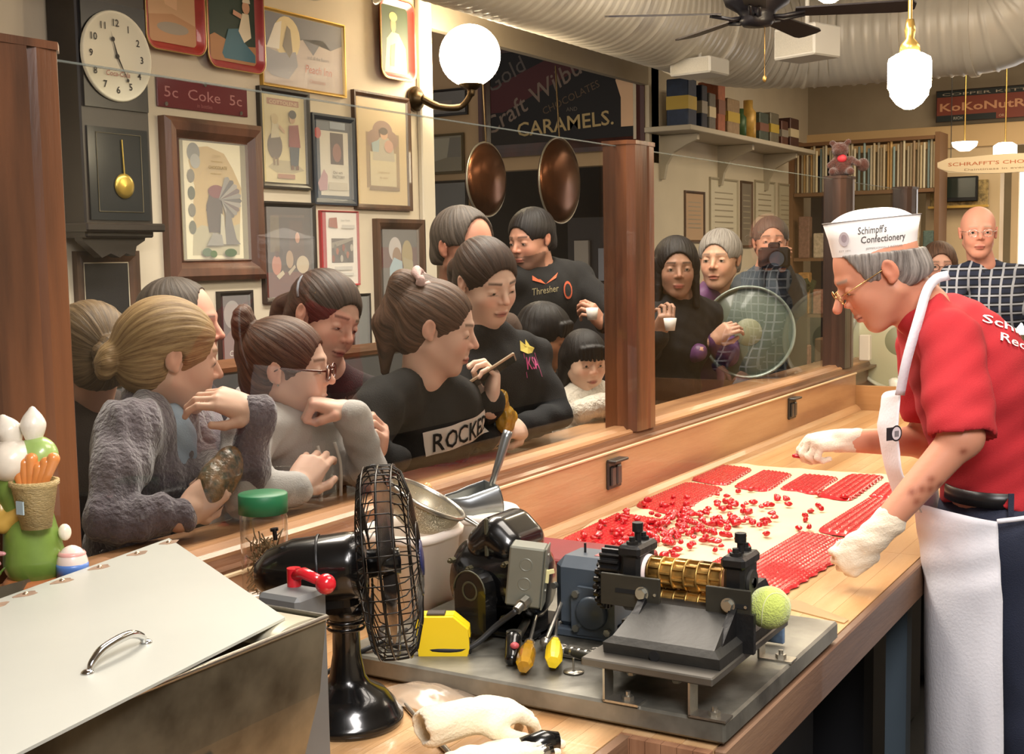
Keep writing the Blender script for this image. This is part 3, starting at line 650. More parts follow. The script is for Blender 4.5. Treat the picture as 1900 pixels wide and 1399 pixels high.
for k in range(5):
    V, Q = nets([EL((RND.uniform(-.004, .004), RND.uniform(-.004, .004), RND.uniform(-.002, .004)), (RND.uniform(.006, .011), RND.uniform(.005, .008), RND.uniform(.003, .0048)), .003, (RND.uniform(0, 90), 0, RND.uniform(0, 180))) for _ in range(3)], .0032, pad=.012)
    me = bpy.data.meshes.new('candy_piece'); me.from_pydata([tuple(v) for v in V], [], [tuple(int(a) for a in f) for f in Q]); me.materials.append(CANDY)
    me.polygons.foreach_set('use_smooth', [True]*len(Q)); nug.append(me)
def piece(x, y, z, lab, s=1.):
    o = bpy.data.objects.new('candy_piece', RND.choice(nug)); o.location = (x, y, z); o.rotation_euler = (0, 0, RND.uniform(0, 6.28)); o.scale = (s, s, s); COL.objects.link(o)
    tag(o, lab, 'candy', 'loose red candy pieces scattered on the canvas')
for i in range(250):
    x = RND.gauss(2.96, .20); y = RND.gauss(1.25, .09)
    if not (2.62 < x < 3.5 and 1.02 < y < 1.50): continue
    piece(x, y, .911+(.006 if (x < 3.08 and y > 1.3) else 0)+RND.uniform(0, .003), 'loose red candy piece in the heap behind the brass rollers', RND.uniform(.8, 1.35))
for (x, y) in ((3.46, 1.14), (3.44, 1.16), (3.47, 1.17), (3.56, 1.08), (3.40, 1.03), (3.36, 1.01), (3.33, 1.03), (3.25, 1.02), (3.2, 1.0), (3.10, .99), (3.12, .965), (3.56, 1.0), (3.5, 1.30), (3.55, 1.28)):
    piece(x, y, .911, 'stray red candy piece in the open middle of the canvas', 1.1)
V, Q = nets([CP((0, 0, 0), (.06, .02, 0), .004, .002, .002), CP((0, 0, 0), (.09, .01, 0), .003, .001)], .003)
ST = mat('brushed_steel', srgb('b0aca2'), .28, .9, .1, 10, .08, 60, (1, 20, 1))
mb = MB(); mb.prism([(2.30, .79), (2.36, .76), (2.50, .69), (2.47, .72), (2.40, .79), (2.36, .82)][::1], .9005, .903)
mb = MB(); mb.prism([(2.415, .81), (2.36, .662), (2.385, .66), (2.475, .79), (2.47, .825)], .9005, .9025)
obj('scraper_knife', mb, mat('blade', srgb('c9b48c'), .3, .7), loc=(2.42, .74, .9), label='flat pointed steel blade lying on the counter behind the tennis ball', cat='knife')
# ---------------------------------------------------------------- steel slab
SLAB = mat('worn_steel', srgb('8b897f'), .38, .45, .35, 7, .1, 30, dark=srgb('4d4b44'))
sl = MB(); sl.box((1.955, 1.0, .923), (.575, .72, .034), bev=.004)
slab = obj('steel_slab', sl, SLAB, loc=(1.955, 1.0, .9), label='thick worn grey steel slab carrying the candy roller machine', cat='slab')
mb = MB(); mb.box((1.955, 1.0, .903), (.54, .68, .006)); obj('foot_pad', mb, mat('rubber', (.02, .02, .02), .8), slab)
BLK = mat('black_iron', srgb('1f1f20'), .42, .35, .3, 14, .15, 60)
BLK2 = mat('charcoal_cast', srgb('33322f'), .5, .3, .25, 10, .12, 50)
DK = mat('dark_bracket', srgb('3b3a33'), .5, .5, .3, 12)
BRS = mat('brass', srgb('cda35c'), .36, .75, .25, 20, dark=srgb('5f4620'))
BOLT = mat('bolt_steel', srgb('9a9a92'), .3, .85)
# roller machine: thing with parts, axis of the rollers along Y
rm = empty('candy_roller_machine', (1.85, .76, .94), 'black iron candy drop machine with two engraved brass rollers', 'machine')
def pt(name, mb, m, parent=rm, **k): return obj(name, mb, m, parent, **k)
mb = MB(); mb.box((1.835, .765, .998), (.345, .215, .013), bev=.002); bpl = pt('base_plate', mb, mat('plate_steel', srgb('5f5b54'), .4, .5, .3, 8))
for y in (.695, .835):
    for x in (1.68, 1.98):
        mb = MB(); mb.box((x, y, .9665), (.03, .0035, .05)); mb.box((x, y-.028, .9415), (.03, .058, .0035)); mb.cyl((x, y-.034, .943), (x, y-.034, .950), .009, n=6, smooth=False); mb.cyl((x-.0, y-.034, .95), (x, y-.034, .957), .004); pt('angle_foot', mb, ST)
for y in (.725, .80):
    mb = MB(); mb.cyl((1.69, y, .990), (1.69, y, .980), .007, n=6, smooth=False); pt('foot_bolt', mb, BOLT)
h = MB()
YL, YR = .840, .672
def ring(x0, x1, y0, y1, z): return [(x0, y0, z), (x1, y0, z), (x1, y1, z), (x0, y1, z)]
r1 = ring(1.700, 2.02, YR-.012, YL+.012, 1.005); r2 = ring(1.697, 2.02, YR-.012, YL+.012, 1.022); r3 = ring(1.708, 2.01, YR, YL, 1.031); r4 = ring(1.80, 1.96, YR+.012, YL-.006, 1.064); 
h.add(r1+r2+r3+r4, [(0, 3, 2, 1)]+[(4*k+i, 4*k+(i+1) % 4, 4*k+4+(i+1) % 4, 4*k+4+i) for k in range(3) for i in range(4)]+[(12, 13, 14, 15)])
bv = pt('cast_housing', h, BLK2)
mb = MB(); mb.cyl((1.6965, .765, 1.012), (1.72, .765, 1.012), .0085, n=12); pt('keyhole', mb, mat('void', (.004, .004, .004), .9), bv)
for s, y in ((1, YL-.012), (-1, YR+.004)):
    mb = MB(); mb.prism([(1.72, 1.02), (2.0, 1.02), (1.93, 1.09), (1.82, 1.09)], -.006, .006, M=Matrix(((1, 0, 0, 0), (0, 0, -1, y), (0, 1, 0, 0), (0, 0, 0, 1)))); pt('side_rib', mb, BLK)
mb = MB(); mb.box((1.80, .665, 1.035), (.010, .045, .062)); pt('rear_web', mb, BLK)
# bearings
XR = 1.85; ZU, ZL = 1.102, 1.058
for nm, y in (('left', .862), ('right', .684)):
    mb = MB(); mb.box((XR, y, 1.092), (.066, .034, .108), bev=.006); mb.box((XR, y, 1.138), (.076, .040, .020), bev=.005)
    b = pt('bearing_block', mb, BLK)
    for dx in (-.022, .022):
        mb = MB(); mb.cyl((XR+dx, y, 1.146), (XR+dx, y, 1.153), .0095, n=6, smooth=False); mb.cyl((XR+dx, y, 1.153), (XR+dx, y, 1.160), .005); obj('cap_bolt', mb, BLK, b)
    mb = MB(); mb.cyl((XR, y, 1.146), (XR, y, 1.165), .0055); mb.cyl((XR, y, 1.165), (XR, y, 1.180), .0092, n=12); obj('adjusting_screw', mb, BLK, b)
    mb = MB(); mb.cyl((XR, y-.022, ZU), (XR, y+.022, ZU), .021); mb.cyl((XR, y-.024, ZU), (XR, y-.017, ZU), .008); obj('bearing_cap', mb, BLK2, b)
# engraved rollers: rings with ribs between them
def roller(z, r, seed, lab):
    L0, L1 = .702, .842; mb = MB(); mb.cyl((XR, L0, z), (XR, L1, z), r*.80, n=36)
    core = pt('brass_roller', mb, BRS)
    k = 7; w = (L1-L0-.012)/(k-1)
    for i in range(k):
        y = L0+.006+w*i; mb = MB(); mb.lathe([(r*.78, -.0022), (r, -.0012), (r, .0012), (r*.78, .0022)], n=36, M=T(XR, y, z) @ RX(R(90))); obj('roller_ring', mb, BRS, core)
    mb = MB()
    for i in range(k-1):
        y = L0+.006+w*(i+.5)
        for a in range(9):
            t = 2*math.pi*(a+(i % 2)*.5+seed)/9
            mb.box((0, 0, 0), (.003, w-.004, r*.21), M=T(XR+math.sin(t)*r*.88, y, z+math.cos(t)*r*.88) @ RY(t))
    obj('roller_rib', mb, BRS, core, kind='stuff'); return core
roller(ZU, .0255, 0, ''); roller(ZL, .0185, .3, '')
mb = MB(); mb.lathe([(.018, -.006), (.0265, -.005), (.0265, .005), (.018, .006)], n=30, M=T(XR, .846, ZU) @ RX(R(90))); pt('white_flange', mb, mat('sugar_white', srgb('e6d3cf'), .6))
mb = MB(); mb.lathe([(.012, -.007), (.0245, -.007), (.0255, .007), (.012, .007)], n=30, M=T(XR, .704, ZU) @ RX(R(90))); pt('end_collar', mb, mat('copper_collar', srgb('b07c56'), .4, .5))
V, Q = nets([EL((1.834, .830, 1.043), (.008, .012, .008)), EL((1.835, .822, 1.040), (.006, .012, .005))], .002, pad=.01)
nobj('candy_smear', [(V, Q)], mat('pink_candy', srgb('e0536a'), .3), rm)
mb = MB()
for y0, y1, xx in ((.800, .905, 1.800), (.648, .722, 1.800)):
    m2 = MB(); m2.box((xx, (y0+y1)/2, 1.077), (.006, y1-y0, .052), bev=.001); b = pt('bracket_plate', m2, DK)
    yb = .830 if y0 > .75 else .684
    m2 = MB(); m2.cyl((xx-.003, yb, 1.077), (xx-.006, yb, 1.077), .0115, n=20); m2.cyl((xx-.006, yb, 1.077), (xx-.012, yb, 1.077), .0085, n=6, smooth=False); obj('plate_bolt', m2, BOLT, b)
    m2 = MB(); ys = yb+.030 if y0 > .75 else yb-.022; m2.box((xx-.0032, ys, 1.077), (.0015, .036 if y0 > .75 else .02, .007)); obj('slot', m2, mat('void', (.004, .004, .004), .9), b)
    m2 = MB(); m2.cyl((xx-.003, y0+.008, 1.077), (xx-.005, y0+.008, 1.077), .0025, n=10); obj('rivet', m2, BOLT, b)
mb = MB()
g = []; nt_ = 14
for i in range(nt_*4):
    a = 2*math.pi*i/(nt_*4); rr = .0285 if i % 4 in (1, 2) else .0225; g.append((rr*math.cos(a), rr*math.sin(a)))
mb.prism(g, -.018, .018, M=T(1.85, .905, 1.107) @ RX(R(90))); pt('pinion_gear', mb, BLK)
mb = MB(); mb.cyl((1.85, .66, ZU), (1.85, .93, ZU), .008); mb.cyl((1.85, .66, ZL), (1.85, .93, ZL), .007); pt('shaft', mb, BOLT)
spz, spy = 1.068, .930
cs = MB()
for i in range(22):
    a = 2*math.pi*i/22; M = T(1.875+math.cos(a)*.042, spy, spz+math.sin(a)*.042) @ RY(-a)
    cs.box((0, 0, 0), (.012, .012, .0085), M=M, bev=.002)
pt('roller_chain', cs, mat('greasy_chain', srgb('2a2723'), .35, .6), kind='stuff')
mb = MB(); mb.cyl((1.875, spy-.006, spz), (1.875, spy+.006, spz), .036, n=32); mb.cyl((1.875, spy-.016, spz), (1.875, spy+.012, spz), .016); pt('sprocket', mb, BLK)
mb = MB(); mb.box((1.90, .873, .98), (.12, .03, .07)); mb.box((1.93, .76, 1.03), (.10, .15, .06)); pt('support_block', mb, BLK)
mb = MB(); mb.cyl((1.85, .66, 1.075), (1.85, .638, 1.066), .006); pt('handle_stub', mb, BOLT)
# tennis ball on the crank end
bl = MB(); bl.sph((1.849, .636, 1.066), .0335, 40)
TB = mat('tennis_felt', srgb('b9c860'), .95, 0, .12, 60, .5, 300, sheen=.5)
o = obj('tennis_ball', bl, TB, loc=(1.849, .636, 1.066), label='yellow-green tennis ball pushed onto the end of the roller machine', cat='ball')
sm = []
for i in range(61):
    t = 2*math.pi*i/60; a, b_, c_ = .44, .0, .0; x = math.cos(t)+.44*math.cos(3*t)*.6; y = math.sin(t)-.44*math.sin(3*t)*.6; z = 1.1*math.sin(2*t); v = Vector((x, y, z)).normalized()*.0336; sm.append((1.849+v.x, .636+v.y, 1.066+v.z))
mb = MB(); mb.tube(sm[:-1], .0008, 6, closed=True); obj('seam', mb, mat('seam', srgb('cfd3a0'), .9), o)
mb = MB(); mb.box((2.053, .704, .966), (.008, .05, .044), bev=.002); obj('metal_tab', mb, mat('blue_enamel', srgb('6d86a8'), .35, .3, .4, 20, dark=srgb('2a2c30')), slab)
# ---------------------------------------------------------------- gear reducer
GR = mat('blue_grey_enamel', srgb('4c5661'), .4, .1, .2, 9)
gr = MB(); gr.box((1.985, 1.012, 1.015), (.10, .12, .135), bev=.018); gr.box((1.985, 1.0, .948), (.12, .15, .016), bev=.003)
g = obj('gear_reducer', gr, GR, loc=(1.985, 1.0, .94), label='blue-grey cast gearbox between the black motor and the rollers', cat='gearbox')
M_ = T(1.932, .985, .992) @ RY(R(-90))
mb = MB(); mb.prism([(-.042, -.034), (-.03, -.044), (.03, -.044), (.042, -.034), (.044, .03), (.034, .042), (-.034, .042), (-.044, .03)], 0, .010, M=M_); mb.lathe([(.030, .010), (.030, .016), (.026, .020), (0, .021)], n=30, M=M_); f_ = obj('end_flange', mb, GR, g)
for a, b in ((-.031, -.031), (.031, -.031), (-.031, .031), (.031, .031)):
    mb = MB(); mb.cyl(M_ @ Vector((a, b, .010)), M_ @ Vector((a, b, .017)), .0068, n=6, smooth=False); obj('flange_bolt', mb, BOLT, f_)
mb = MB(); mb.cyl((1.985, 1.03, 1.082), (1.985, 1.03, 1.10), .0022); obj('breather_pin', mb, BLK, g)
mb = MB(); mb.box((1.985, .985, 1.083), (.035, .035, .001)); obj('sticker', mb, mat('faded_red', srgb('a05a58'), .6), g)
mb = MB(); mb.cyl((1.935, 1.065, 1.03), (1.926, 1.065, 1.03), .006, n=10); obj('plug', mb, BOLT, g)
mb = MB(); mb.box((2.42, 1.27, .935), (.18, .30, .062), bev=.004)
obj('red_steel_tray', mb, mat('maroon_steel', srgb('7c2a2e'), .5, .1, .15, 8), loc=(2.44, 1.27, .9), label='dark red metal block at the near end of the candy, behind the gearbox', cat='tray')
# ---------------------------------------------------------------- motor
mo = empty('electric_motor', (1.89, 1.13, .94), 'old black electric motor with a grey switch box', 'motor')
BK = mat('gloss_black', srgb('0d0d0e'), .22, .1, coat=.4, spec=.5)
mx_, my_, mz_ = 1.92, 1.165, 1.035
mb = MB(); mb.lathe([(0, -.085), (.050, -.085), (.064, -.076), (.069, -.055), (.069, .055), (.064, .076), (.050, .085), (0, .085)], n=40, M=T(mx_, my_, mz_) @ RX(R(90)) @ RY(0)); pt('motor_body', mb, BK, mo)
mb = MB(); mb.lathe([(0, -.012), (.042, -.012), (.048, 0), (.030, .012), (0, .014)], n=30, M=T(1.855, 1.185, 1.02) @ RY(R(-78)) @ RZ(0)); pt('end_bell', mb, BK, mo)
mb = MB(); M2 = T(1.848, 1.170, .958) @ RZ(R(-8)) @ RY(R(-90)) 
ar = [(.0, -.036), (.075, -.036)]+[(.075+.036*math.sin(R(a)), -.036*math.cos(R(a))) for a in range(15, 180, 15)]+[(.075, .036), (0, .036)]
mb.prism(ar, 0, .03, M=M2); o = pt('terminal_cover', mb, BK, mo); mb = MB(); mb.lathe([(.014, .0305), (.016, .0318), (.018, .0305)], n=24, M=M2 @ T(.075, 0, 0)); obj('cover_ring', mb, mat('dull_edge', srgb('4a4838'), .5, .3), o)
mb = MB(); mb.tube([tuple(M2 @ Vector((x, y, .031))) for x, y in ar[1:-1]], .0016, 6); obj('worn_rim', mb, mat('dull_edge', srgb('4a4838'), .5, .3), o)
mb = MB(); pass
nobj('capacitor_housing', [nets([CP((1.90, 1.19, 1.10), (1.97, 1.19, 1.10), .034, .034, .01), CP((1.90, 1.145, 1.10), (1.97, 1.145, 1.10), .034, .034, .01), CP((1.90, 1.168, 1.118), (1.97, 1.168, 1.118), .036, .036, .012)], .004)], BK, mo)
mb = MB(); mb.box((1.868, 1.168, 1.12), (.006, .008, .07), bev=.002); pt('housing_rib', mb, mat('dull_edge', srgb('4a4838'), .5, .3), mo)
mb = MB(); mb.box((1.93, 1.145, .952), (.15, .15, .014), bev=.004); mb.box((1.93, 1.145, .972), (.06, .10, .04)); pt('motor_foot', mb, BK, mo)
for (x, y, z) in ((1.858, 1.232, 1.075), (1.85, 1.19, 1.066), (1.85, 1.115, 1.082), (1.852, 1.12, .985), (1.858, 1.235, .97)):
    mb = MB(); mb.cyl((x, y, z), (x-.012, y, z), .0055, n=6, smooth=False); mb.cyl((x-.012, y, z), (x-.018, y, z), .003); pt('case_bolt', mb, mat('oily_bolt', srgb('55503c'), .4, .6), mo)
SB = mat('switch_grey', srgb('77796f'), .42, .35, .12, 10)
MS = T(1.845, 1.072, 1.070) @ RZ(R(22)) @ RX(R(6))
mb = MB(); mb.box((0, 0, 0), (.052, .062, .105), bev=.003, M=MS); sw = pt('switch_box', mb, SB, mo)
mb = MB(); mb.box((0, -.0325, 0), (.056, .003, .108), bev=.001, M=MS); fp = obj('face_plate', mb, SB, sw)
mb = MB(); mb.box((0, -.036, 0), (.009, .006, .022), M=MS); mb.box((0, -.042, -.004), (.006, .012, .007), M=MS @ RX(R(-18))); obj('toggle', mb, mat('ivory', srgb('d8d09a'), .4), sw)
for z in (.038, -.026):
    mb = MB(); mb.cyl(MS @ Vector((0, -.034, z)), MS @ Vector((0, -.036, z)), .003, n=10); obj('plate_screw', mb, BOLT, sw)
for z in (.022, -.012):
    mb = MB(); mb.lathe([(.009, 0), (.0105, .0012), (.012, 0)], n=20, M=MS @ T(-.026, .0, z) @ RY(R(-90))); obj('knockout', mb, SB, sw)
mb = MB(); c0 = MS @ Vector((-.026, -.006, -.040)); mb.cyl(c0, c0+Vector((-.018, 0, -.004)), .011, n=8, smooth=False); mb.cyl(c0+Vector((-.018, 0, -.004)), c0+Vector((-.03, .002, -.010)), .008); obj('cable_gland', mb, ST, sw)
CB = mat('cable_rubber', srgb('1c1d1f'), .45)
def spline(P, n=8):
    P = [Vector(p) for p in P]; out = []; Q = [P[0]*2-P[1]]+P+[P[-1]*2-P[-2]]
    for i in range(1, len(Q)-2):
        for k in range(n):
            t = k/n; a, b, c, d = Q[i-1:i+3]
            out.append(.5*((2*b)+(c-a)*t+(2*a-5*b+4*c-d)*t*t+(3*b-a-3*c+d)*t**3))
    out.append(P[-1]); return out
st_ = c0+Vector((-.03, .002, -.010))
mb = MB(); mb.tube(spline([st_, (1.79, 1.10, .99), (1.755, 1.14, .953), (1.72, 1.21, .951), (1.72, 1.27, .949), (1.76, 1.33, .95), (1.80, 1.35, .95)]), .0052, 10)
obj('motor_cable', mb, CB, loc=(1.76, 1.15, .94), label='thick dark cable looping from the switch box behind the tape measure', cat='cable')
mb = MB(); mb.tube(spline([(1.80, 1.30, .95), (1.70, 1.30, .949), (1.66, 1.33, .93), (1.60, 1.36, .907), (1.5, 1.42, .906), (1.38, 1.5, .906)]), .0045, 10)
obj('fan_cable', mb, CB, loc=(1.6, 1.36, .9), label='black flex running behind the fan base towards the wooden wall', cat='cable')
# ---------------------------------------------------------------- tools and bits on the slab
def thing(name, parts, label, cat, loc, group=None):
    o = None
    for i, (nm, mb, m) in enumerate(parts):
        if i == 0: o = obj(name, mb, m, loc=loc, label=label, cat=cat, group=group)
        else: obj(nm, mb, m, o)
    return o
YE = mat('tape_yellow', srgb('e8c81e'), .35, spec=.5)
M3 = T(1.750, 1.185, .962) @ RZ(R(-62))
ol = [(-.042, -.034), (.042, -.034), (.046, -.02), (.044, .012), (.018, .034), (-.038, .034), (-.046, .02)]
MT_ = M3 @ RX(R(90)) @ T(0, .012, -.02)
mb = MB(); mb.prism(ol, 0, .042, M=MT_)
b2 = MB(); b2.prism([(x*1.03, y*1.03) for x, y in ol], .012, .030, M=MT_)
b3 = MB(); b3.box((.046, -.018, .021), (.004, .028, .022), M=MT_); b3.box((0.010, -.012, -.0006), (.020, .034, .002), M=MT_)
b4 = MB(); b4.box((-.012, .036, .021), (.032, .004, .022), bev=.001, M=MT_)
thing('tape_measure', [('', mb, YE), ('case_band', b2, YE), ('black_mouth', b3, BK), ('lock_button', b4, mat('dark_button', srgb('3a322a'), .4))], 'yellow tape measure lying on the steel slab beside the fan', 'tape measure', (1.765, 1.195, .94))
def driver(a, b, tip, r, mt, lab, bi=None):
    a, b, tip = Vector(a), Vector(b), Vector(tip); d = (a-b).normalized(); L_ = (a-b).length
    x = d.orthogonal().normalized(); y = d.cross(x); M = Matrix((x, y, d)).transposed().to_4x4(); M.translation = b
    mb = MB(); n = 12; pf = [(0, 0), (r*.75, .001), (r, L_*.15), (r*1.02, L_*.5), (r*.95, L_*.75), (r*.62, L_*.9), (r*.6, L_), (0, L_)]
    vs = []; fs = []
    for rr, z in pf: vs += [(rr*(1+(.0 if i % 2 else -.10))*math.cos(2*math.pi*i/n), rr*(1+(.0 if i % 2 else -.10))*math.sin(2*math.pi*i/n), z) for i in range(n)]
    fs = [(k*n+i, k*n+(i+1) % n, (k+1)*n+(i+1) % n, (k+1)*n+i) for k in range(len(pf)-1) for i in range(n)]; mb.add(vs, fs, M=M)
    b2 = MB(); b2.cyl(a, a+d*.006, r*.65); b3 = MB(); b3.cyl(a, tip, .0032, .0028)
    thing('screwdriver', [('', mb, mt), ('ferrule', b2, ST), ('shank', b3, ST)], lab, 'screwdriver', tuple(b))
AMB = mat('amber_plastic', srgb('c9992c'), .15, trans=.45, coat=.3)
driver((1.785, 1.035, .966), (1.702, .998, .957), (1.88, 1.075, .985), .0145, AMB, 'screwdriver with see-through amber handle on the slab')
driver((1.83, 1.01, .962), (1.742, .965, .958), (1.93, 1.06, .965), .0145, YE, 'screwdriver with solid yellow handle on the slab')
# ratchet / pliers
p1 = MB(); p1.cyl((1.785, 1.065, .963), (1.93, 1.115, .972), .008, .007); p2 = MB(); p2.cyl((1.785, 1.065, .955), (1.785, 1.065, .985), .014, .013, n=16); 
V, Q = nets([CP((1.775, 1.06, .975), (1.742, 1.045, .952), .014, .012, .01)], .004); 
o = thing('clamp_tool', [('', p1, DK), ('steel_cap', p2, ST)], 'chrome-topped tool with a black and red grip, left of the amber screwdriver', 'tool', (1.785, 1.06, .94))
nobj('black_grip', [(V, Q)], BK, o); mb = MB(); mb.sph((1.752, 1.044, .972), (.008, .008, .006), 12); obj('red_patch', mb, mat('pink_red', srgb('b04a50'), .5), o)
p1 = MB(); p1.cyl((1.83, 1.03, .956), (2.0, 1.07, 1.02), .004); p2 = MB(); p2.sph((1.832, 1.03, .957), .010, 14)
thing('steel_rod_key', [('', p1, ST), ('ball_end', p2, ST)], 'thin steel rod with a round end leaning between the two screwdrivers', 'rod', (1.83, 1.03, .94))
p1 = MB(); p1.cyl((1.975, 1.113, 1.0), (1.962, 1.116, 1.0), .026, n=30); p2 = MB(); p2.cyl((1.962, 1.116, 1.0), (1.958, 1.117, 1.0), .004, n=10); p3 = MB(); p3.cyl((1.968, 1.114, .975), (1.968, 1.114, .945), .004); p3.cyl((1.968, 1.114, .946), (1.968, 1.114, .940), .018)
thing('round_dial', [('', p1, mat('dial_grey', srgb('6a6867'), .45, .3)), ('hub', p2, BOLT), ('stalk', p3, BLK)], 'small round grey wheel standing in front of the gearbox', 'wheel', (1.968, 1.114, .94))
p1 = MB(); p1.lathe([(.003, 0), (.017, 0), (.017, .0016), (.003, .0016)], (1.762, .938, .941), 24); p2 = MB(); p2.cyl((1.762, .938, .941), (1.762, .938, .964), .0016)
thing('washer', [('', p1, ST), ('pin', p2, ST)], 'thin steel washer with an upright pin in front of the machine plate', 'washer', (1.762, .938, .94))
# spanners
def spanner(x, y, ang, L_, lab, z=.942):
    M = T(x, y, z) @ RZ(R(ang)); mb = MB(); mb.box((0, 0, .003), (L_, .012, .006), bev=.002, M=M)
    jaw = [(L_/2+.014*math.cos(R(a)), .014*math.sin(R(a))) for a in range(35, 326, 24)]; jaw += [(L_/2+.002, -.006), (L_/2+.0, .006)]
    mb.prism(jaw, 0, .007, M=M); mb.lathe([(.006, 0), (.012, 0), (.012, .007), (.006, .007), (.006, 0)], n=16, M=M @ T(-L_/2, 0, 0)); thing('spanner', [('', mb, ST)], lab, 'spanner', (x, y, z))
spanner(1.865, .95, -78, .12, 'steel spanner lying in front of the gearbox flange')
spanner(1.885, .905, -60, .10, 'spanner propped beside the left edge of the machine plate', .943)
p1 = MB(); p1.cyl((1.825, .985, .950), (1.815, .90, .950), .0085, n=16); p2 = MB(); [p2.cyl((1.825-.001*i, .975-.014*i, .950), (1.8245-.001*i, .971-.014*i, .950), .0098, n=16) for i in range(5)]
thing('socket_bar', [('', p1, DK), ('ring', p2, ST)], 'short ribbed socket bar beside the yellow screwdriver handle', 'tool', (1.82, .94, .94))
p1 = MB(); p1.box((1.84, .955, .9455), (.05, .09, .008), bev=.002, M=None); thing('metal_block', [('', p1, mat('dirty_steel', srgb('6a675f'), .4, .6, .3, 20))], 'flat grey metal block under the small tools', 'block', (1.84, .955, .94))
for (x, y, z0) in ((1.695, .77, .946),):
    pass
p1 = MB(); p1.box((1.9, 1.12, .949), (.03, .10, .016), bev=.003); thing('dark_bar', [('', p1, BLK)], 'short dark iron bar lying before the motor', 'bar', (1.9, 1.12, .94))
# ---------------------------------------------------------------- white tubs, sieve, scoop, jar
TUB = mat('white_plastic', srgb('f3e9de'), .45, 0, .04, 4, sss=.05)
def tub(x, y, r0, r1, h, sq, lab, flour=.8):
    def sup(r, z, n=44, p=3.2):
        return [(x+r*math.copysign(abs(math.cos(2*math.pi*i/n))**(2/p), math.cos(2*math.pi*i/n)), y+r*math.copysign(abs(math.sin(2*math.pi*i/n))**(2/p), math.sin(2*math.pi*i/n)), z) for i in range(n)]
    p = 3.4 if sq else 2; n = 44; R_ = [(0.001, .901), (r0, .901), (r1, .9+h-.02), (r1+.006, .9+h-.018), (r1+.008, .9+h-.006), (r1+.003, .9+h), (r1-.003, .9+h-.002), (r1-.006, .9+h-.02), (r0-.003, .905), (.001, .905)]
    vs = []; [vs.extend(sup(r, z, n, p)) for r, z in R_]
    mb = MB(); mb.add(vs, [(k*n+i, k*n+(i+1) % n, (k+1)*n+(i+1) % n, (k+1)*n+i) for k in range(len(R_)-1) for i in range(n)], smooth=True)
    o = obj('plastic_tub', mb, TUB, loc=(x, y, .9), label=lab, cat='tub')
    if flour:
        mb = MB(); s1 = sup(r1*.93, .9+h*flour, n, p); s2 = sup(r1*.4, .9+h*flour+.02, n, p); c = (x, y, .9+h*flour+.03)
        mb.add(s1+s2+[c], [(i, (i+1) % n, n+(i+1) % n, n+i) for i in range(n)]+[(n+i, n+(i+1) % n, 2*n) for i in range(n)], smooth=True); obj('powdered_sugar', mb, mat('sugar', srgb('f3ecd8'), .9), o)
    return o
tub(2.02, 1.445, .072, .088, .185, True, 'tall white square tub standing just behind the fan cage', 0)
tub(2.215, 1.405, .070, .082, .190, False, 'round white tub of powder with the metal scoop in it', .92)
tub(1.615, 1.455, .060, .066, .131, True, 'white tub holding up the green-lidded jar', 0)
# sieve
sv = MB(); MSV = T(2.02, 1.40, 1.145) @ RZ(R(-62)) @ RY(R(28)); n = 40
pf = [(.079*math.sin(R(a)), -.070*(1-0)*(math.cos(R(a)))) for a in range(0, 91, 9)]
sv.lathe(pf, n=n, M=MSV); MESH = bpy.data.materials.new('wire_mesh'); MESH.use_nodes = True
N, L = nt(MESH); b = N['Principled BSDF']; b.inputs['Base Color'].default_value = (*srgb('a9a08a'), 1); b.inputs['Metallic'].default_value = .6; b.inputs['Roughness'].default_value = .4
tc = N.new('ShaderNodeTexCoord'); wv = N.new('ShaderNodeTexNoise'); wv.inputs['Scale'].default_value = 900; L.new(tc.outputs['Object'], wv.inputs['Vector']); cr = N.new('ShaderNodeMath'); cr.operation = 'GREATER_THAN'; cr.inputs[1].default_value = .36; L.new(wv.outputs['Fac'], cr.inputs[0]); L.new(cr.outputs[0], b.inputs['Alpha'])
rim = MB(); rim.lathe([(.078, -.004), (.084, -.005), (.0855, .003), (.079, .004), (.078, -.004)], n=n, M=MSV)
hd = MB(); hd.tube([tuple(MSV @ Vector(p)) for p in ((.082, .012, 0), (.15, .004, -.006), (.165, 0, -.008))], .0028, 8); hd.tube([tuple(MSV @ Vector(p)) for p in ((.082, -.012, 0), (.15, -.004, -.006), (.165, 0, -.008))], .0028, 8)
wg = MB(); wg.cyl(MSV @ Vector((.162, 0, -.008)), MSV @ Vector((.225, 0, -.012)), .0075, .006); 
hk = MB(); hk.tube(spline([tuple(MSV @ Vector(p)) for p in ((-.09, -.015, 0), (-.125, -.012, .008), (-.135, 0, -.01), (-.125, .012, .008), (-.09, .015, 0))]), .002, 8)
thing('hand_sieve', [('', sv, MESH), ('rim', rim, ST), ('wire_handle', hd, ST), ('handle_grip', wg, mat('olive_grip', srgb('6e6245'), .6)), ('rest_hook', hk, mat('black_wire', (.02, .02, .02), .4))], 'round wire-mesh sieve resting tilted on the white tub', 'sieve', (2.02, 1.40, 1.1))
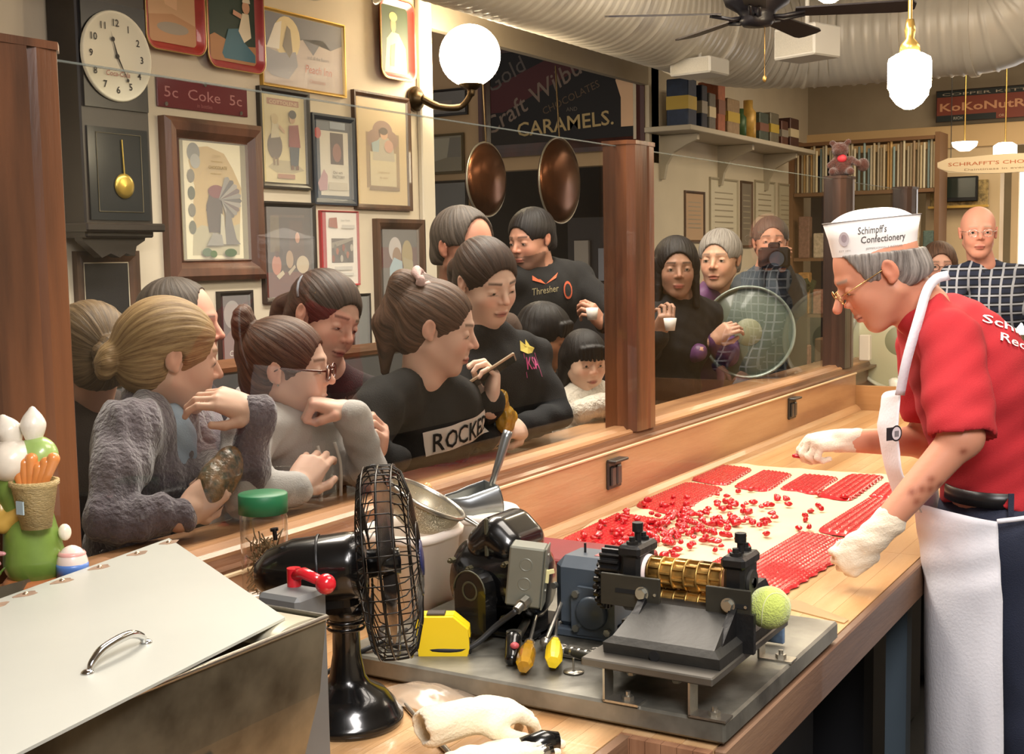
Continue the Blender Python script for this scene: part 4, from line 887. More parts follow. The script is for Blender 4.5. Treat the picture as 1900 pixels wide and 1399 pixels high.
# scoop: a trough with a flat back and round handle
MC = T(2.205, 1.400, 1.108) @ RZ(R(-35)) @ RY(R(-12)); sc_ = MB(); n = 18; vs = []; ALU = mat('cast_aluminium', srgb('8b8f92'), .32, .9, .1, 15)
for k, (x, rr, cut_) in enumerate([(-.075, .012, 1.2), (-.06, .030, .75), (-.03, .042, .35), (0, .046, .12), (.035, .047, 0), (.040, .047, 0)]):
    for i in range(n+1):
        a = R(-90-125+250*i/n*1.0); h_ = rr; vs.append((x, h_*math.cos(a), max(-.05, h_*math.sin(a)-(0))+.01*(k < 2)))
fs = [(k*(n+1)+i, k*(n+1)+i+1, (k+1)*(n+1)+i+1, (k+1)*(n+1)+i) for k in range(5) for i in range(n)]
sc_.add(vs, fs, smooth=True, M=MC); sc_.add([tuple(v) for v in vs[5*(n+1):]], [tuple(range(n+1))], M=MC)
hn = MB(); hn.tube([tuple(MC @ Vector(p)) for p in ((.038, 0, .02), (.065, 0, .062), (.095, 0, .112), (.103, 0, .124))], [.006, .0085, .011, .010], 14)
o = thing('metal_scoop', [('', sc_, ALU), ('handle', hn, ALU)], 'grey cast-metal scoop standing in the round white tub', 'scoop', (2.195, 1.415, 1.06))
md = o.modifiers.new('s', 'SOLIDIFY'); md.thickness = .0025
mb = MB(); mb.cyl((2.19, 1.49, .95), (2.17, 1.505, 1.128), .013, .011); mb.sph((2.17, 1.505, 1.128), (.013, .013, .016), 14)
obj('rolling_pin', mb, wood('pale_handle', srgb('d2a56e'), srgb('b5854c'), 'Z', 20), loc=(2.18, 1.5, .95), label='round-topped wooden handle behind the scoop', cat='handle')
# jar
jx, jy, jz = 1.615, 1.465, 1.034; GLS = bpy.data.materials.new('jar_glass'); GLS.use_nodes = True; N, L = nt(GLS); N.clear(); out = N.new('ShaderNodeOutputMaterial'); mx = N.new('ShaderNodeMixShader'); tr = N.new('ShaderNodeBsdfTransparent'); gg = N.new('ShaderNodeBsdfGlossy'); fr = N.new('ShaderNodeLayerWeight'); fr.inputs[0].default_value = .25; tr.inputs[0].default_value = (.93, .91, .87, 1); gg.inputs['Roughness'].default_value = .12; gg.inputs[0].default_value = (.8, .8, .8, 1)
L.new(fr.outputs['Facing'], mx.inputs[0]); L.new(tr.outputs[0], mx.inputs[1]); L.new(gg.outputs[0], mx.inputs[2]); L.new(mx.outputs[0], out.inputs[0])
p1 = MB(); p1.lathe([(.001, 0), (.036, 0), (.040, .008), (.041, .145), (.037, .155)], (jx, jy, jz), 36); p2 = MB(); p2.lathe([(0, .034), (.041, .034), (.0425, .032), (.0425, 0), (.040, 0)], (jx, jy, jz+.152), 60); 
jar = thing('storage_jar', [('', p1, GLS), ('green_lid', p2, mat('green_plastic', srgb('1f6b43'), .45))], 'clear plastic jar of dry brown twigs with a green lid', 'jar', (jx, jy, jz))
mb = MB(); rr = random.Random(4)
for i in range(190):
    a = rr.uniform(0, 6.28); r_ = rr.uniform(0, .026); z = rr.uniform(.015, .10); p = Vector((jx+r_*math.cos(a), jy+r_*math.sin(a), jz+z)); d = Vector((rr.gauss(0, 1), rr.gauss(0, 1), rr.gauss(0, 1.6))).normalized(); q_ = p+d*rr.uniform(.015, .04)
    dx, dy = q_.x-jx, q_.y-jy; l = math.hypot(dx, dy)
    if l > .034: q_.x, q_.y = jx+dx*.034/l, jy+dy*.034/l
    q_.z = min(max(q_.z, jz+.006), jz+.14); mb.tube([p, (p+q_)/2+Vector((rr.uniform(-.003, .003), rr.uniform(-.003, .003), 0)), q_], .0013, 4)
obj('dry_twigs', mb, mat('twig', srgb('7a6446'), .8, 0, .4, 50), jar, kind='stuff')
# ---------------------------------------------------------------- table fan
fa = empty('desk_fan', (1.50, 1.20, .9), 'black vintage desk fan in a wire cage', 'fan')
fx, fy = 1.495, 1.195
mb = MB(); mb.lathe([(0, 0), (.083, 0), (.086, .006), (.085, .014), (.080, .018), (.074, .032), (.058, .050), (.036, .062), (.028, .075), (.022, .11), (.021, .15), (.026, .165), (.034, .175), (.036, .19), (0, .19)], (fx, fy, .9005), 48); pt('base_and_neck', mb, BK, fa)
mb = MB(); [mb.lathe([(.029, z), (.031, z+.003), (.029, z+.006)], (fx, fy, .9), 30) for z in (.150, .160)]; pt('neck_collar', mb, BK, fa)
fd = Vector((.535, -.835, .085)).normalized(); fc = Vector((1.505, 1.118, 1.162)); xx = fd.cross(Vector((0, 0, 1))).normalized(); yy = xx.cross(fd)
FM = Matrix((xx, yy, fd)).transposed().to_4x4(); FM.translation = fc
mb = MB(); mb.lathe([(0, -.205), (.020, -.200), (.038, -.180), (.050, -.14), (.052, -.06), (.049, -.035), (0, -.033)], n=36, M=FM); pt('motor_housing', mb, BK, fa)
mb = MB(); mb.lathe([(.0525, -.104), (.0535, -.102), (.0525, -.100)], n=36, M=FM); pt('housing_seam', mb, BLK, fa)
mb = MB(); mb.box((0, -.045, -.10), (.045, .05, .10), bev=.012, M=FM); pt('gear_case', mb, BK, fa)
mb = MB(); mb.cyl(FM @ Vector((0, .052, -.165)), FM @ Vector((0, .066, -.165)), .0035); mb.cyl(FM @ Vector((0, .066, -.165)), FM @ Vector((0, .070, -.165)), .0065, n=12); pt('oscillator_knob', mb, BK, fa)
# cage
CG = mat('cage_wire', srgb('1d1a17'), .3, .6)
RC = .146
def cring(r, z, t=.0016): m = MB(); m.tube([tuple(FM @ Vector((r*math.cos(2*math.pi*i/48), r*math.sin(2*math.pi*i/48), z))) for i in range(48)], t, 6, closed=True); return m
for r, z, t in ((RC, .0, .0022), (RC, -.022, .0016), (RC, .022, .0016), (.100, .042, .0014), (.055, .048, .0014), (.10, -.036, .0014)): pt('cage_ring', cring(r, z, t), CG, fa)
for i in range(44):
    a = 2*math.pi*i/44; ca, sa = math.cos(a), math.sin(a)
    P = [(.052, -.032), (.10, -.036), (.135, -.030), (RC, -.018), (RC+.001, 0), (RC, .018), (.135, .032), (.10, .042), (.030, .050)]
    m2 = MB(); m2.tube([tuple(FM @ Vector((r*ca, r*sa, z))) for r, z in P], .0011, 5); pt('cage_wire', m2, CG, fa)
mb = MB(); mb.lathe([(0, .055), (.026, .053), (.030, .049), (0, .047)], n=30, M=FM); pt('badge_disc', mb, mat('badge_blue', srgb('1c2450'), .35), fa)
BLD = mat('blade_metal', srgb('6f6a66'), .25, .8)
for k in range(4):
    a0 = k*90+20; m2 = MB(); vs = []; 
    for j in range(7):
        r = .020+.105*j/6; wv_ = 34*(1-.15*abs(j-4)/4)
        for i in range(5): a = R(a0+wv_*(i-2)/2.*(.55+.45*j/6)); vs.append((r*math.cos(a), r*math.sin(a), (i-2)*.0055))
    m2.add(vs, [(j*5+i, j*5+i+1, (j+1)*5+i+1, (j+1)*5+i) for j in range(6) for i in range(4)], smooth=True, M=FM); pt('fan_blade', m2, BLD, fa)
mb = MB(); mb.lathe([(0, .02), (.020, .018), (.022, -.03), (0, -.032)], n=24, M=FM); pt('blade_hub', mb, BK, fa)
# white glove, tongs, rod
GLV = mat('cotton_glove', srgb('e9dcc0'), .9, 0, .04, 40, .3, 220, sheen=.3)
Mg = frame((1.480, .965, .952), (.90, -.38, -.05), (-.25, -.1, 1), .86); 
V1 = nets(xf(hand_prims('relax', 1, 1.25), Mg)+xf([CP((0, -.07, 0), (0, .01, 0), .034, .030, .01), EL((0, .05, 0), (.042, .05, .020), .01), SUB(CP((0, -.12, .0), (0, -.055, .0), .024, .020, .004))], Mg), .0034, wrinkle(.0012, 5, 3))
nobj('work_glove', [V1], GLV, None, (1.46, .95, .9), label='plump off-white cotton glove lying empty on the near wood', cat='glove')
Mg = frame((1.415, .925, .916), (.86, -.42, .02), (.1, 0, 1), .9) 
V1 = nets(xf(hand_prims('flat', -1, 1.1), Mg), .0036, wrinkle(.001, 8, 3)); nobj('work_glove', [V1], GLV, None, (1.43, .90, .9), label='second cotton glove, flattened beneath the first at the bottom edge', cat='glove')
p1 = MB(); p1.cyl((1.60, 1.17, .905), (1.44, .96, .905), .0042, .0042); thing('steel_rod', [('', p1, ST)], 'thin steel rod sticking out between the fan base and the glove', 'rod', (1.5, 1.06, .9))
p1 = MB(); p1.tube([(1.50, .885, .915), (1.53, .865, .917), (1.545, .850, .915)], [.015, .018, .015], 16); p2 = MB(); p2.tube([(1.49, .862, .912), (1.515, .845, .913)], [.011, .013], 14)
thing('black_handle', [('', p1, BK), ('chrome_ring', p2, mat('chrome', (.6, .6, .6), .12, 1))], 'glossy black handle poking out from under the glove', 'handle', (1.52, .86, .9))
mb = MB(); bw = []
for i in range(14): bw.append((1.60+.03*math.cos(i*.6)+.008*i, 1.14+.03*math.sin(i*1.3)-.001*i, .904+.012*abs(math.sin(i*1.7))))
n = 12; vs = []
for j in range(n+1):
    for i in range(n+1):
        u, v = i/n, j/n; vs.append((1.575+.11*u, 1.09+.15*v-.03*u, .9015+.020*math.sin(math.pi*u)*math.sin(math.pi*v)+.006*abs(math.sin(16*u+5*v))))
mb.add(vs, [(j*(n+1)+i, j*(n+1)+i+1, (j+1)*(n+1)+i+1, (j+1)*(n+1)+i) for j in range(n) for i in range(n)], smooth=True)
obj('plastic_bag', mb, mat('clear_film', srgb('c3b09a'), .15, alpha=.55, spec=.8), loc=(1.63, 1.15, .9), label='crumpled clear plastic bag behind the fan base', cat='bag')
# ---------------------------------------------------------------- furnace / cooker with lid
HS = mat('stained_steel', srgb('8a826e'), .35, .65, .45, 7, .15, 12, dark=srgb('4b4335'))
ck = empty('gas_cooker', (.85, 1.17, .9), 'stainless gas candy cooker with a sloping body and pale hinged lid', 'cooker')
XA, XB = .36, 1.145
b = MB(); b.add([(XA, .945, 1.192), (XB, .945, 1.192), (XB, 1.43, 1.192), (XA, 1.43, 1.192), (XA, .99, .902), (XB-.045, .99, .902), (XB-.045, 1.40, .902), (XA, 1.40, .902), (XA, .955, 1.10), (XB-.004, .955, 1.10), (XB-.004, 1.43, 1.10), (XA, 1.43, 1.10)],
    [(0, 8, 9, 1), (8, 4, 5, 9), (1, 9, 10, 2), (9, 5, 6, 10), (2, 10, 11, 3), (10, 6, 7, 11), (3, 11, 8, 0), (11, 7, 4, 8), (4, 7, 6, 5)])
pt('steel_body', b, HS, ck)
mb = MB(); mb.tube([(XA, .945, 1.193), (XB, .945, 1.193), (XB, 1.43, 1.193)], .0035, 8); pt('rolled_rim', mb, ST, ck)
mb = MB(); MM = [(x, z) for x, z in ((1.05, 1.0), (1.146, 1.0), (1.146, 1.19), (1.05, 1.19))]
cy = MB(); vs = []; n = 14
for k, y in enumerate((.950, 1.06)):
    for i in range(n+1):
        a = R(180*i/n); vs.append((1.100+.044*math.cos(a), y, 1.180+.0178*math.sin(a)**.6))
cy.add(vs, [(i, i+1, n+1+i+1, n+1+i) for i in range(n)], smooth=True); cy.add(vs, [tuple(range(n+1)), tuple(range(n+1, 2*n+2))]); pt('rounded_hood', cy, mat('polished_steel', srgb('d8d2bc'), .3, .55), ck)
LID = mat('lid_steel', srgb('b6b8b0'), .42, .25, .06, 3)
ld = MB(); ld.prism([(.33, .92), (1.098, .972), (1.345, 1.415), (.33, 1.218)], 1.2290, 1.2320); 
ld = MB(); ld.add([(.40, .80, 1.2), (1.098, .968, 1.2), (1.345, 1.412, 1.2), (.55, 1.27, 1.2)], [(0, 1, 2, 3)])
P4 = [(.40, .86), (1.100, .970), (1.345, 1.412), (.60, 1.277)]
ld = MB(); ld.prism(P4, 1.198, 1.2012); lid = pt('lid', ld, LID, ck)
for (x, y) in ((1.335, 1.402), (1.262, 1.390), (1.180, 1.375), (1.105, 1.361), (1.038, 1.349), (.985, 1.338), (.93, 1.328)):
    mb = MB(); mb.sph((x-.012, y-.012, 1.2012), (.0042, .0042, .0035), 12); obj('lid_rivet', mb, mat('rivet_steel', srgb('c0a890'), .3, .8), lid)
    mb = MB(); q_ = [(x-.012+.017*(1+.25*math.sin(3*t+x*90))*math.cos(t), y-.013+.010*math.sin(t)) for t in [2*math.pi*i/14 for i in range(14)]]; mb.prism(q_, 1.2012, 1.2015); obj('rust_stain', mb, mat('rust', srgb('8f7560'), .8, 0, .3, 60), lid)
hx = spline([(.854, 1.019, 1.203), (.860, 1.021, 1.210), (.880, 1.026, 1.218), (.920, 1.034, 1.220), (.944, 1.040, 1.211), (.948, 1.041, 1.203)], 6)
CHR = mat('chrome', (.6, .6, .6), .12, 1)
mb = MB(); mb.tube(hx, [.0032+.0018*math.sin(math.pi*i/(len(hx)-1)) for i in range(len(hx))], 12); hd = obj('lid_handle', mb, CHR, lid)
for x, y in ((.850, 1.018), (.952, 1.042)):
    mb = MB(); mb.sph((x, y, 1.2015), (.007, .007, .004), 16); obj('handle_boss', mb, CHR, hd) if False else pt('handle_boss', mb, CHR, lid)
mb = MB(); mb.prism([(.80, 1.03), (.94, 1.055), (.965, 1.085), (.81, 1.06)], 0, .004, M=Matrix(((1, 0, 0, 0), (0, 0, 1, .951), (0, 1, 0, 0), (0, 0, 0, 1)))); pt('burner_slot', mb, mat('slot_black', (.01, .01, .012), .8), ck)  # slot drawn as a thin black plate on the steel front
for i in range(9):
    mb = MB(); x = .845+.013*i; mb.lathe([(0, 0), (.0030, .004), (.0022, .012), (0, .020)], (x, .9515, 1.046+.0025*i), 8); pt('gas_flame', mb, mat('gas_flame', (.08, .09, .5), .5, emit=1.2), ck)
gx = MB(); gx.box((1.315, 1.145, 1.03), (.065, .075, .26), bev=.006)
g = obj('valve_box', gx, mat('valve_grey', srgb('6d6f6f'), .5, .1, .1, 10), loc=(1.315, 1.145, .9), label='grey metal valve box with a red lever beside the fan', cat='valve')
mb = MB(); mb.box((1.28, 1.130, 1.115), (.003, .050, .040)); obj('paper_label', mb, mat('aged_paper', srgb('b5a888'), .8, 0, .2, 80), g)
RED = mat('red_knob', srgb('c8202c'), .2, coat=.4)
mb = MB(); mb.tube([(1.335, 1.155, 1.176), (1.33, 1.135, 1.182), (1.325, 1.100, 1.176)], [.0095, .0085, .0075], 14); lv = obj('red_lever', mb, RED, g)
mb = MB(); mb.sph((1.322, 1.090, 1.174), .0145, 20); obj('lever_ball', mb, RED, lv); mb = MB(); mb.cyl((1.335, 1.158, 1.15), (1.335, 1.158, 1.186), .010, n=20); obj('lever_hub', mb, RED, lv)
# ---------------------------------------------------------------- bunny figurine and egg, standing on a shelf behind the cooker
sh = MB(); sh.box((1.06, 1.475, 1.155), (.52, .12, .02), bev=.003); sh.box((1.06, 1.50, 1.02), (.50, .02, .26)); obj('narrow_ledge', sh, HON, counter)
bx, by, bz = 1.135, 1.45, 1.166; SKN = vcmat('glazed_ceramic', .25, .0, coat=.3)
def cer(name, prims, col, parent=None, h=.0022, **k): return nobj(name, [nets(prims, h, pad=.012)], mat('ceramic_'+col, srgb(col), .3, 0, .12, 40, coat=.3), parent, (bx, by, bz), **k)
U = Vector((.51, -.86, 0)); 
def bp(u, z, d=0): return (bx+U.x*u-.86*d, by+U.y*u-.51*d, bz+z)   # u: right in view, d: towards the viewer
bun = cer('rabbit_figurine', [CP(bp(-.004, .045), bp(-.012, .13), .042, .030, .02), EL(bp(-.02, .15), (.032, .03, .035), .02)], '6f8a3c', label='glazed rabbit figurine carrying a basket of carrots', cat='figurine')
cer('head', [EL(bp(-.020, .185, .012), (.034, .030, .030), .01), EL(bp(-.034, .180, .012), (.016, .014, .018), .01), EL(bp(-.045, .20, .006), (.012, .012, .012), .01)], 'e6dccc', bun)
cer('headscarf', [EL(bp(.008, .190, .0), (.026, .030, .028), .01), EL(bp(.006, .175, .010), (.024, .02, .020), .01), EL(bp(-.052, .175, .0), (.012, .01, .018), .005)], '9bb768', bun)
for a, b_ in (((-.022, .200), (-.038, .245)), ((.004, .205), (.004, .256))):
    cer('ear', [CP(bp(a[0], a[1]), bp((a[0]+b_[0])/2, (a[1]+b_[1])/2+.004), .009, .0125, .02), CP(bp((a[0]+b_[0])/2, (a[1]+b_[1])/2+.004), bp(*b_), .0125, .003, .02)], 'ece4d6', bun)
cer('arm', [CP(bp(-.045, .13, .01), bp(-.035, .10, .025), .014, .012, .006), CP(bp(-.035, .10, .025), bp(-.012, .115, .03), .012, .009, .006)], 'c9a24e', bun)
mb = MB(); mb.lathe([(0, 0), (.020, 0), (.030, .058), (.033, .060), (.033, .066), (.028, .066), (.026, .055), (0, .055)], bp(.012, .095, .028), 30); bk = obj('basket', mb, mat('basket_cream', srgb('d5b980'), .45, 0, .2, 30, .8, 200, (1, 1, 3)), bun)
mb = MB(); mb.box(bp(.002, .128, .056), (.002, .014, .018)); obj('blue_patch', mb, mat('patch_blue', srgb('a9bcc4'), .4), bk)
for i in range(6): cer('carrot', [CP(bp(.0+.006*i-.005, .155, .03), bp(-.01+.010*i, .178+.006*(i % 3), .028), .006, .009, .003)], 'd98a4a', bun, .0025)
cer('tail', [EL(bp(.040, .082, .0), (.009, .009, .012), .006)], 'efe6d2', bun)
mb = MB(); mb.lathe([(0, 0), (.044, 0), (.046, .012), (.040, .020), (0, .022)], bp(-.002, .001), 30); obj('terracotta_base', mb, mat('terracotta', srgb('b56f3e'), .5, 0, .2, 30), bun)
for i in range(7):
    a = 2*math.pi*i/7; cer('petal', [CP(bp(-.048, .063, .04), bp(-.048+.020*math.cos(a), .063+.018*math.sin(a), .044), .005, .003, .003)], 'd79a9c', bun, .002)
cer('stem', [CP(bp(-.05, .058, .036), bp(-.055, .005, .03), .004, .006, .003), CP(bp(-.052, .02, .03), bp(-.03, .045, .03), .004, .001, .003)], '5d7a35', bun, .0022)
cer('yellow_bud', [EL(bp(-.056, .085, .03), (.012, .01, .014), .004)], 'dcc24a', bun, .0025)
mb = MB(); ex = bp(.052, .040, .01); pf = [(0, -.026), (.012, -.024), (.019, -.016), (.0215, -.006), (.021, .004), (.018, .014), (.012, .021), (.006, .0245), (0, .026)]
mb.lathe(pf, ex, 30); eg = obj('painted_egg', mb, mat('egg_white', srgb('e2cfc6'), .3, coat=.3), loc=(ex[0], ex[1], ex[2]-.026), label='small painted egg with a blue band beside the rabbit figurine', cat='egg')
mb = MB(); mb.lathe([(.0190, -.0165), (.0216, -.0165), (.0219, -.003), (.0215, .001), (.020, .001)], ex, 30); obj('blue_band', mb, mat('egg_blue', srgb('5a7fc4'), .3), eg)
mb = MB(); mb.lathe([(.0188, .0125), (.0190, .014), (.0165, .0175), (.016, .0175)], ex, 30); obj('pink_band', mb, mat('egg_pink', srgb('d9a09a'), .3), eg)
# ---------------------------------------------------------------- framed things on the picture wall (plane y = 3.6, facing -Y)
PRT = vcmat('printed_art', .55)
GLZ = mat('picture_glass', (.9, .9, .9), .06, alpha=.10, spec=.7)
def wallM(x, z, y=3.6): return Matrix(((1, 0, 0, x), (0, 0, -1, y), (0, 1, 0, z), (0, 0, 0, 1)))
def faceM(y, z, x=8.0): return Matrix(((0, 0, -1, x), (-1, 0, 0, y), (0, 1, 0, z), (0, 0, 0, 1)))   # plane facing -X, local x runs towards -Y
def frame_mesh(w, h, b, d, M, prof=None):
    mb = MB(); prof = prof or [(0, 0), (0, d), (b*.35, d), (b*.7, d*.75), (b, d*.45), (b, 0)]
    n = len(prof); vs = []
    for cx, cy, sx, sy in ((0, 0, 1, 1), (w, 0, -1, 1), (w, h, -1, -1), (0, h, 1, -1)):
        vs += [(cx+sx*p, cy+sy*p, z) for p, z in prof]
    fs = [(k*n+i, ((k+1) % 4)*n+i, ((k+1) % 4)*n+i+1, k*n+i+1) for k in range(4) for i in range(n-1)]
    return mb.add(vs, fs, M=M)
def picture(name, M, w, h, b, d, fm, items, label, cat='picture', glass=True, group=None, prof=None):
    o = obj(name, frame_mesh(w, h, b, d, M, prof), fm, loc=tuple(M @ Vector((w/2, h/2, 0))), label=label, cat=cat, group=group)
    M2 = M @ T(b*.9, b*.9, d*.35); mb = MB(); draw(mb, items, w-1.8*b, h-1.8*b, M2); obj('print', mb, PRT, o)
    if glass:
        mb = MB(); mb.box(((w)/2, h/2, d*.35+.012), (w-1.9*b, h-1.9*b, .001), M=M); obj('glass', mb, GLZ, o)
    return o
def tray(x0, x1, z0, z1, items, label, red='9c2f34', M=None):
    w, h = x1-x0, z1-z0; M = M or wallM(x0, z0, 3.585); r = .05; mb = MB(); rings = []
    def rr(ins, z, r):
        pts = []
        for cx, cy, a0 in ((w-ins-r, ins+r, -90), (w-ins-r, h-ins-r, 0), (ins+r, h-ins-r, 90), (ins+r, ins+r, 180)):
            pts += [(cx+r*math.cos(R(a0+15*k)), cy+r*math.sin(R(a0+15*k)), z) for k in range(7)]
        return pts
    R_ = [rr(0, .030, .05), rr(.004, .034, .048), rr(.010, .030, .045), rr(.032, .008, .03), rr(.034, .008, .028)]
    R_ = [rr(0, .026, .05)]+R_; n = 28; vs = sum(R_, [])
    mb.add(vs, [(k*n+i, k*n+(i+1) % n, (k+1)*n+(i+1) % n, (k+1)*n+i) for k in range(5) for i in range(n)], smooth=True, M=M)
    mb.add(rr(.03, .0, .03), [tuple(range(n))], M=M)
    o = obj('metal_tray', mb, mat('tray_'+red, srgb(red), .35, .1, .12, 20, coat=.3), loc=tuple(M @ Vector((w/2, h/2, 0))), label=label, cat='tray')
    mb = MB(); mb.lathe([(.0, 0)], n=3); mb = MB(); draw(mb, items, w-.066, h-.066, M @ T(.033, .033, .009)); obj('print', mb, PRT, o)
    mb = MB(); ex = rr(.0, .031, .05); mb.tube([M @ Vector(p) for p in ex], .003, 6, closed=True); obj('rim', mb, mat('tray_gold', srgb('b59a5e'), .35, .6), o); return o
tray(3.383, 3.69, 2.415, 2.80, [('r', 0, 0, 1, 1, 'c9a27e'), ('r', .0, .62, 1, .38, 'b8a58c'), ('e', .85, .92, .3, .22, '6a8490'), ('p', [(.2, 1), (.35, .45), (.6, .4), (.65, 1)], 'd8b08c'), ('p', [(0, .0), (1, 0), (1, .25), (.5, .35), (0, .3)], 'b98c66'), ('e', .5, .18, .34, .07, '9b8f80')], 'red-rimmed metal tray at the top edge, partly out of view beside the clock', 'a8352f')
tray(3.70, 4.03, 2.385, 2.76, [('r', 0, 0, 1, 1, '26382f'), ('r', .22, .85, .52, .13, 'a83a34'), ('t', 'DRINK', .48, .875, .07, 'd8b0a0'), ('p', [(0, 0), (1, 0), (1, .25), (.6, .22), (.1, .34), (0, .3)], 'a5764f'), ('p', [(.25, .1), (.4, .42), (.62, .45), (.75, .28), (.98, .14), (.98, .04), (.3, .04)], '3f6878'), ('p', [(.62, .42), (.72, .66), (.86, .66), (.9, .36), (.74, .28)], 'd9cdb6'), ('e', .80, .74, .085, .085, 'c79a80'), ('p', [(.72, .80), (.9, .80), (.88, .87), (.74, .87)], 'd8d0c0'), ('p', [(.5, .62), (.68, .58), (.70, .64), (.52, .68)], 'c4937a')], 'red tray showing a seated fisher boy drinking, second tray from the left', '9c2f34')
tray(4.837, 5.12, 2.47, 2.85, [('r', 0, 0, 1, 1, '46543f'), ('p', [(.1, 0), (.2, .5), (.4, .62), (.65, .6), (.9, .4), (.95, 0)], 'd8c48c'), ('e', .45, .72, .10, .12, 'c08a62'), ('e', .45, .84, .15, .07, 'd0b070'), ('p', [(.3, .1), (.34, .4), (.5, .45), (.45, .1)], 'b5945c')], 'small red metal tray of a woman in cream, by the white lamp globe', 'b03c30')
BKF = mat('black_frame', srgb('2a2420'), .4); WF = wood('walnut_frame', srgb('6a4331'), srgb('452a20'), 'Z', 10, .35, .3)
GF = mat('gilt_frame', srgb('c5a04e'), .35, .5); NV = mat('navy_frame', srgb('2c3440'), .45); BRF = wood('brown_frame', srgb('5a4030'), srgb('3a2a20'), 'Z', 14, .4, .2)
picture('framed_poster', wallM(4.042, 2.350), .56, .325, .014, .02, GF, [('r', 0, 0, 1, 1, 'b7a79c'), ('p', [(0, .55), (0, 1), (1, 1), (1, .72), (.85, .62), (.75, .75), (.62, .5), (.5, .7), (.35, .62), (.2, .8), (.1, .5)], '474a5c'), ('e', .30, .68, .16, .30, 'd9c48a'), ('p', [(.05, .5), (.16, .85), (.24, .9), (.2, .5)], 'e3ddd0'), ('p', [(.0, .25), (.05, .5), (.2, .45), (.4, .5), (.42, .3), (.3, .1), (.1, .12)], '8c8c92'), ('p', [(.24, .55), (.3, .85), (.34, .8), (.36, .5), (.32, .4)], '6a5a3c'), ('t', 'and all the flavors', .68, .44, .07, '6a6870'), ('t', 'Peach Inn', .68, .24, .16, 'b0583c', .2, 0, .01), ('t', 'Chocolates', .66, .10, .08, 'b07060')], 'gilt-framed poster of a pale moon over grey blossom', 'poster')
# wall sign of white lettering on dark red glass
M = wallM(3.458, 2.209); mb = MB(); mb.box((.247, .056, .006), (.494, .112, .008), bev=.002, M=M)
o = obj('price_sign', mb, mat('oxblood_glass', srgb('6c2a32'), .15, coat=.5), loc=(3.705, 3.59, 2.265), label='narrow dark red glass sign reading 5c Coke 5c', cat='sign')
mb = MB(); draw(mb, [('t', '5c  Coke  5c', .5, .36, .52, 'a86a6c', 0, 0, 0, .86), ('t', 'in bottles', .5, .12, .20, '92484e')], .494, .112, M @ T(0, 0, .0105)); obj('lettering', mb, PRT, o)
for a, b in ((.04, .012), (.45, .012), (.25, .105)):
    mb = MB(); mb.cyl(M @ Vector((a, b, 0)), M @ Vector((a, b, .016)), .008, n=14); obj('stand_off', mb, CHR, o)
# large walnut frame with a torn poster of a chief in a feathered headdress
I = [('r', 0, 0, 1, 1, '8d8468'), ('r', .08, .02, .82, .96, 'e6dcba'), ('p', [(.16, .05), (.84, .05), (.86, .3), (.90, .62), (.78, .78), (.66, .90), (.42, .95), (.22, .93), (.15, .82), (.22, .62), (.18, .4), (.2, .25)], 'c2a772'), ('p', [(.16, .05), (.84, .05), (.86, .32), (.6, .26), (.3, .3), (.18, .25)], 'b3ab8c'), ('e', .22, .89, .09, .08, '80807a'), ('e', .24, .82, .07, .06, 'a5a59c')]
I += [('e', .17, .28+.14*k, .05, .055, ('5d5f4c', '6e6a58', '4f5540', '777262')[k % 4]) for k in range(4)]
I += [('p', [(.40, .24), (.38, .34), (.37, .46), (.42, .56), (.52, .58), (.60, .52), (.60, .36), (.56, .24)], '4d413c'), ('p', [(.36, .42), (.40, .48), (.42, .40)], '4d413c'), ('e', .52, .58, .12, .055, '7a3438')]
for k in range(11):
    a = R(68-13*k); cx, cy = .56, .50; L_ = .34-.008*k; I.append(('p', [(cx+.02*math.cos(a+1.5), cy+.012*math.sin(a+1.5)), (cx+L_*math.cos(a-.10), cy+L_*.62*math.sin(a-.10)), (cx+L_*1.08*math.cos(a), cy+L_*.66*math.sin(a)), (cx+L_*math.cos(a+.12), cy+L_*.62*math.sin(a+.12))], ('8c8880', '5a5654', '9c968c', '6b5a58')[k % 4]))
I += [('p', [(.60, .20), (.64, .44), (.70, .40), (.78, .18), (.84, .14), (.60, .14)], '6e6a66'), ('p', [(.53, .14), (.56, .40), (.60, .38), (.62, .14)], 'bdb69e'), ('p', [(.34, .13), (.44, .24), (.56, .22), (.58, .13)], '8f8c84'), ('e', .34, .075, .07, .035, '42603a'), ('e', .43, .06, .05, .03, '4f6c40'), ('e', .68, .07, .09, .035, '3f5c36'), ('t', 'JOSEPH', .52, .86, .03, '8f7a4c'), ('t', 'Instantaneous', .52, .82, .024, '8a744a'), ('t', 'CHOCOLATE', .53, .765, .036, '7d6a42', 0, 0, .01), ('t', 'the finest made', .5, .72, .02, '8a744a')]
picture('framed_poster', wallM(3.463, 1.545), .541, .630, .085, .045, WF, I, 'large walnut-framed chocolate poster of a man in a feathered headdress', 'poster', prof=[(0, 0), (0, .035), (.02, .05), (.05, .044), (.075, .02), (.079, .026), (.085, .014), (.085, 0)])
picture('framed_picture', wallM(3.03, 1.38), .29, .285, .040, .025, BRF, [('r', 0, 0, 1, 1, 'c9bfa8'), ('r', .04, .04, .92, .92, '1c1b1d')], 'dark picture in a brown frame, low on the wall beneath the clock', glass=False)
